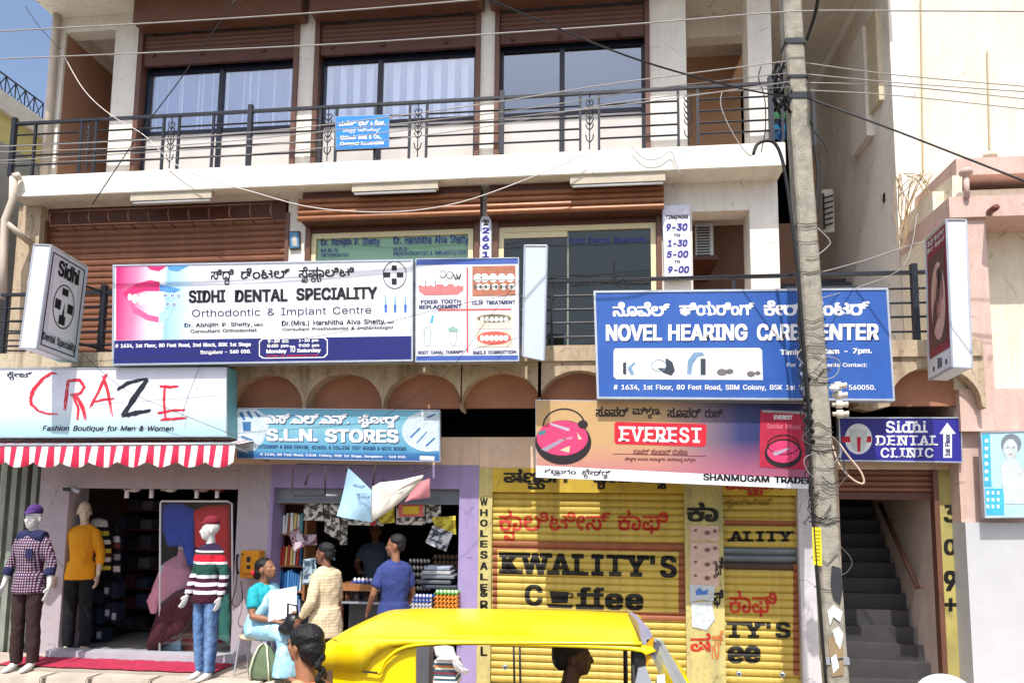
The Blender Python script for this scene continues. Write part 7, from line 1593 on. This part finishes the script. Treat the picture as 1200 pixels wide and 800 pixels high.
for x, yt, yb in stn:
    zc = P(x, yt, 4.78).z; Xs = P(x, yt, 4.45).x; zb_ = P(x, yb, YN_).z
    hh = .03 if x > 430 else .012+.018*(max(0, (x-380))/50)
    for k in range(NC):
        u = k/(NC-1); Y = YN_+(YF-YN_)*(.5-.5*math.cos(math.pi*u)) if 0 else YN_+(YF-YN_)*u
        s_ = (abs(2*u-1))**2.6; v.append((Xs+(.0 if x < 700 else -.05*(1-s_)+.05), Y, zc-hh*s_-(.012 if x > 430 else 0)*(2*u-1)**2))
    for Y, k in ((YN_-.012, 0), (YF+.012, 1)): v.append((Xs, Y, (zc-hh-.02))); v.append((Xs, Y, zb_ if zb_ < zc-hh-.03 else zc-hh-.03))
M_ = NC+4
for i in range(len(stn)-1):
    a = i*M_; b = a+M_
    for k in range(NC-1): f.append((a+k, b+k, b+k+1, a+k+1))
    f += [(a+NC, b+NC, b, a), (a+NC+1, b+NC+1, b+NC, a+NC), (a+NC-1, b+NC-1, b+NC+2, a+NC+2), (a+NC+2, b+NC+2, b+NC+3, a+NC+3)]
f.append(tuple([NC+1, NC]+list(range(NC))+[NC+2, NC+3]))
f = [tuple(reversed(g)) for g in f]
cn = mk('canopy', v, f, yp, A, True)
md = cn.modifiers.new('solid', 'SOLIDIFY'); md.thickness = .012; md.offset = -1
ed = [(443.5, 788), (446, 786), (450, 776), (455, 770), (466, 761.5), (480, 756.5), (500, 754.2), (530, 753), (600, 752.6), (680, 752.8), (752, 753.6)]
wire('roof_edge_bead', ed, YN_-.02, .010, yp, parent=A)
wire('roof_edge_seam', [(x, y+1.6) for x, y in ed], YN_-.012, .005, trim, parent=A)
wire('flap_seam', [(388, 778), (402, 781), (420, 785), (443, 788)], YN_-.018, .006, trim, parent=A)
wire('canopy_crease', [(389, 747), (408, 757), (418, 770), (421, 785)], YN_-.014, .004, mat('auto_crease', (190, 160, 10), .5), parent=A)
side = [(389, 762), (480, 757), (487, 758), (487, 960), (395, 960)]
for nm, Y in (('side_panel', YN_+.01), ('side_panel', YF-.03)):
    sc_ = [(x if Y < 5 or x < 450 else 424, y+(0 if Y < 5 else 6)) for x, y in side]; a = quad3(sc_, YN_+.01); a = [Vector((q.x, Y, q.z)) for q in a]; b = [q+V3(0, .02, 0) for q in a]; n = len(a)
    mk(nm, a+b, [tuple(reversed(range(n))), tuple(range(n, 2*n))]+[(i, (i+1) % n, n+(i+1) % n, n+i) for i in range(n)], yp, A)
xr, xf = P(390, 790, 4.14).x, P(755, 790, 4.14).x
MB().box(xr, xr+.02, YN_+.035, YF-.035, .5, P(390, 790, 4.14).z+.05).build('rear_panel', yp, A)
MB().box(xr+.05, xr+.14, YN_+.08, YF-.08, .62, 1.25).build('seat_back', seatm, A); MB().box(xr+.14, xr+.62, YN_+.08, YF-.08, .5, .68).build('passenger_seat', seatm, A)
MB().box(xr+.02, xf, YN_+.03, YF-.03, .28, .36).build('floor_pan', trim, A)
MB().box(xf-.62, xf-.3, 4.45, 5.05, .5, .66).build('driver_seat', seatm, A)
for Y in (YN_+.03, YF-.06): MB().box(xf-.5, xf-.02, Y, Y+.03, .36, .78).build('side_door', yp, A)
for Y in (YN_+.04, YF-.04): MB().tube([Vector((xf-.05, Y, .78)), Vector((xf-.055, Y, P(748, 754, YN_).z))], .016, 8).build('pillar', trim, A, True)
pX = lambda x, y, Y=YN_: P(x, y, Y)
MB().hexa([pX(741, 757), pX(756, 756), pX(757, 788), pX(746, 790)], [q+V3(0, .02, 0) for q in (pX(741, 757), pX(756, 756), pX(757, 788), pX(746, 790))]).build('black_pillar_cover', trim, A)
for xx_ in (446, 560, 668, 742):       # stitched welts across the roof
    yy_ = 720.8 if xx_ < 600 else 724.3 if xx_ < 700 else 728; zc = P(xx_, yy_, 4.78).z; Xs = P(xx_, yy_, 4.45).x; pt_ = []
    for k in range(13):
        u = k/12; s_ = abs(2*u-1)**2.6; pt_.append((Xs, YN_+(YF-YN_)*u, zc-.04*s_-.012*(2*u-1)**2+.003))
    MB().tube(pt_, .006, 5).build('roof_welt', mat('auto_crease', (190, 160, 10), .5), A, True)
# front: corner cap, raked windscreen with its frames, cowl
capm = mat('canopy_grey_vinyl', (150, 146, 164), .5, var=.1, bump=.3); org = mat('amber_trim', (226, 150, 20), .4)
q = [pX(748, 729), pX(760, 735), pX(765, 744), pX(756, 756), pX(752, 752)]; b = [Vector((p.x-.02, 5.0, p.z-.05)) for p in q]; n = 5
mk('canopy_corner', q+b, [tuple(reversed(range(n))), tuple(range(n, 2*n))]+[(i, (i+1) % n, n+(i+1) % n, n+i) for i in range(n)], capm, A)
MB().hexa([pX(758, 749), pX(766, 747), pX(765, 765), pX(757, 782)], [p+V3(0, .05, 0) for p in (pX(758, 749), pX(766, 747), pX(765, 765), pX(757, 782))]).build('amber_strip', org, A)
silv = mat('silver_frame', (190, 192, 190), .35, .5, var=.08)
for dY in (0, .85):
    a = [pX(766, 748), pX(776, 750), pX(812, 812), pX(796, 816)]; a = [p+V3(0, dY, -.14 if dY else 0) for p in a]; MB().hexa(a, [p+V3(0, .035, 0) for p in a]).build('windscreen_pillar', silv, A)
    a = [pX(770, 749), pX(774, 752), pX(768, 772), pX(762, 766)]; a = [p+V3(0, dY-.004, -.14 if dY else 0) for p in a]; MB().hexa(a, [p+V3(0, .03, 0) for p in a]).build('rubber_gusset', mat('grey_rubber', (90, 90, 100), .6), A)
g0, g1 = pX(772, 752), pX(806, 816)
h0_, h1_ = Vector((g0.x, 5.0, g0.z-.14)), Vector((g1.x, 5.0, g1.z-.14))
MB().hexa([g0, h0_, h1_, g1], [p+V3(.006, 0, 0) for p in (g0, h0_, h1_, g1)]).build('windscreen', glass('windscreen_glass', (.85, .88, .88), .2, .03), A)
MB().tube([g0, h0_], .02, 8).build('top_bar', silv, A, True)
MB().loft([(g1.x-.02, 4.75, .35, .20, .5), (g1.x-.02, 4.75, .8, .22, .58), (g1.x-.01, 4.75, 1.0, .16, .6), (g1.x-.0, 4.75, g1.z+.0, .06, .6)], side=(1, 0, 0), n=20).build('front_cowl', yp, A, True)
MB().ell((g1.x+.2, 4.75, .85), (.06, .09, .09), 12, 8).build('headlight', mat('lamp_glass', (220, 220, 210), .2), A, True)
for dx, Y in ((xr+.25-W[A.name].x, YN_+.12), (xr+.25-W[A.name].x, YF-.12), (g1.x-W[A.name].x, 4.75)):
    c = Vector((W[A.name].x+dx, Y, .22)); wv = MB().tube([c+V3(0, -.05, 0), c+V3(0, -.045, 0), c+V3(0, .045, 0), c+V3(0, .05, 0)], [.16, .215, .215, .16], 20).build('wheel', mat('tyre_black', (24, 24, 24), .9), A, True)
    MB().tube([c+V3(0, -.056, 0), c+V3(0, -.0505, 0)], .1, 14).build('hub', silv, wv, True)
MB().tube([Vector((xf-.02, 4.75, .9)), Vector((xf-.12, 4.75, 1.02))], .02, 8).tube([Vector((xf-.14, 4.48, 1.02)), Vector((xf-.12, 4.75, 1.03)), Vector((xf-.14, 5.02, 1.02))], .016, 8).build('handlebar', trim, A, True)
mr = MB(); a = [pX(748, 783, 4.05), pX(757, 781, 4.05), pX(764, 800, 4.05), pX(742, 812, 4.05)]; MB().hexa(a, [p+V3(0, .03, 0) for p in a]).build('mirror', mat('mirror_silver', (214, 220, 232), .15, .6), A); MB().tube([pX(757, 806, 4.06), pX(770, 800, 4.14)], .008, 6).build('mirror_arm', trim, A)
a = [pX(770, 792, 4.08), pX(779, 790, 4.08), pX(780, 806, 4.08), pX(770, 806, 4.08)]; MB().hexa(a, [p+V3(0, .02, 0) for p in a]).build('paper_sticker', white, A)
# small clutter: letters on door line, bolts by the yellow shutter, wires and switch boxes on walls
for (x, y, l_) in ((592, 781, 'round steel padlock boss at the lower left of the yellow shutter'), (866, 789, 'steel padlock at the lower left of the narrow shutter'), (917, 790, 'steel padlock at the lower right of the narrow shutter')):
    t = thing('padlock', l_, 'padlock', P(x, y, 8.09), 'padlocks of the yellow shutters'); MB().tube([P(x, y, 8.09), P(x, y, 8.05)], .03, 10).build('lock_body', alu, t, True); MB().tube([P(x, y, 8.045), P(x, y, 8.035)], .014, 8).build('keyhole', black, t, True)
for (x, y0, y1) in ((602, 756, 800), (609, 757, 800)): tag(MB().tube([P(x, y0, 7.9), P(x+1, y1+12, 7.9)], .012, 6).build('iron_rod', wired, None, True), 'thin black iron rod, %s of two standing before the yellow shutter' % ('left' if x < 605 else 'right'), 'rod')
tag(poly('wall_stain_patch', [(318, 628), (322, 627), (322, 632), (318, 632)], 8.19, flat('wall_spot', (150, 145, 150))), 'tiny grey plate on the pillar', 'plate') if 0 else None
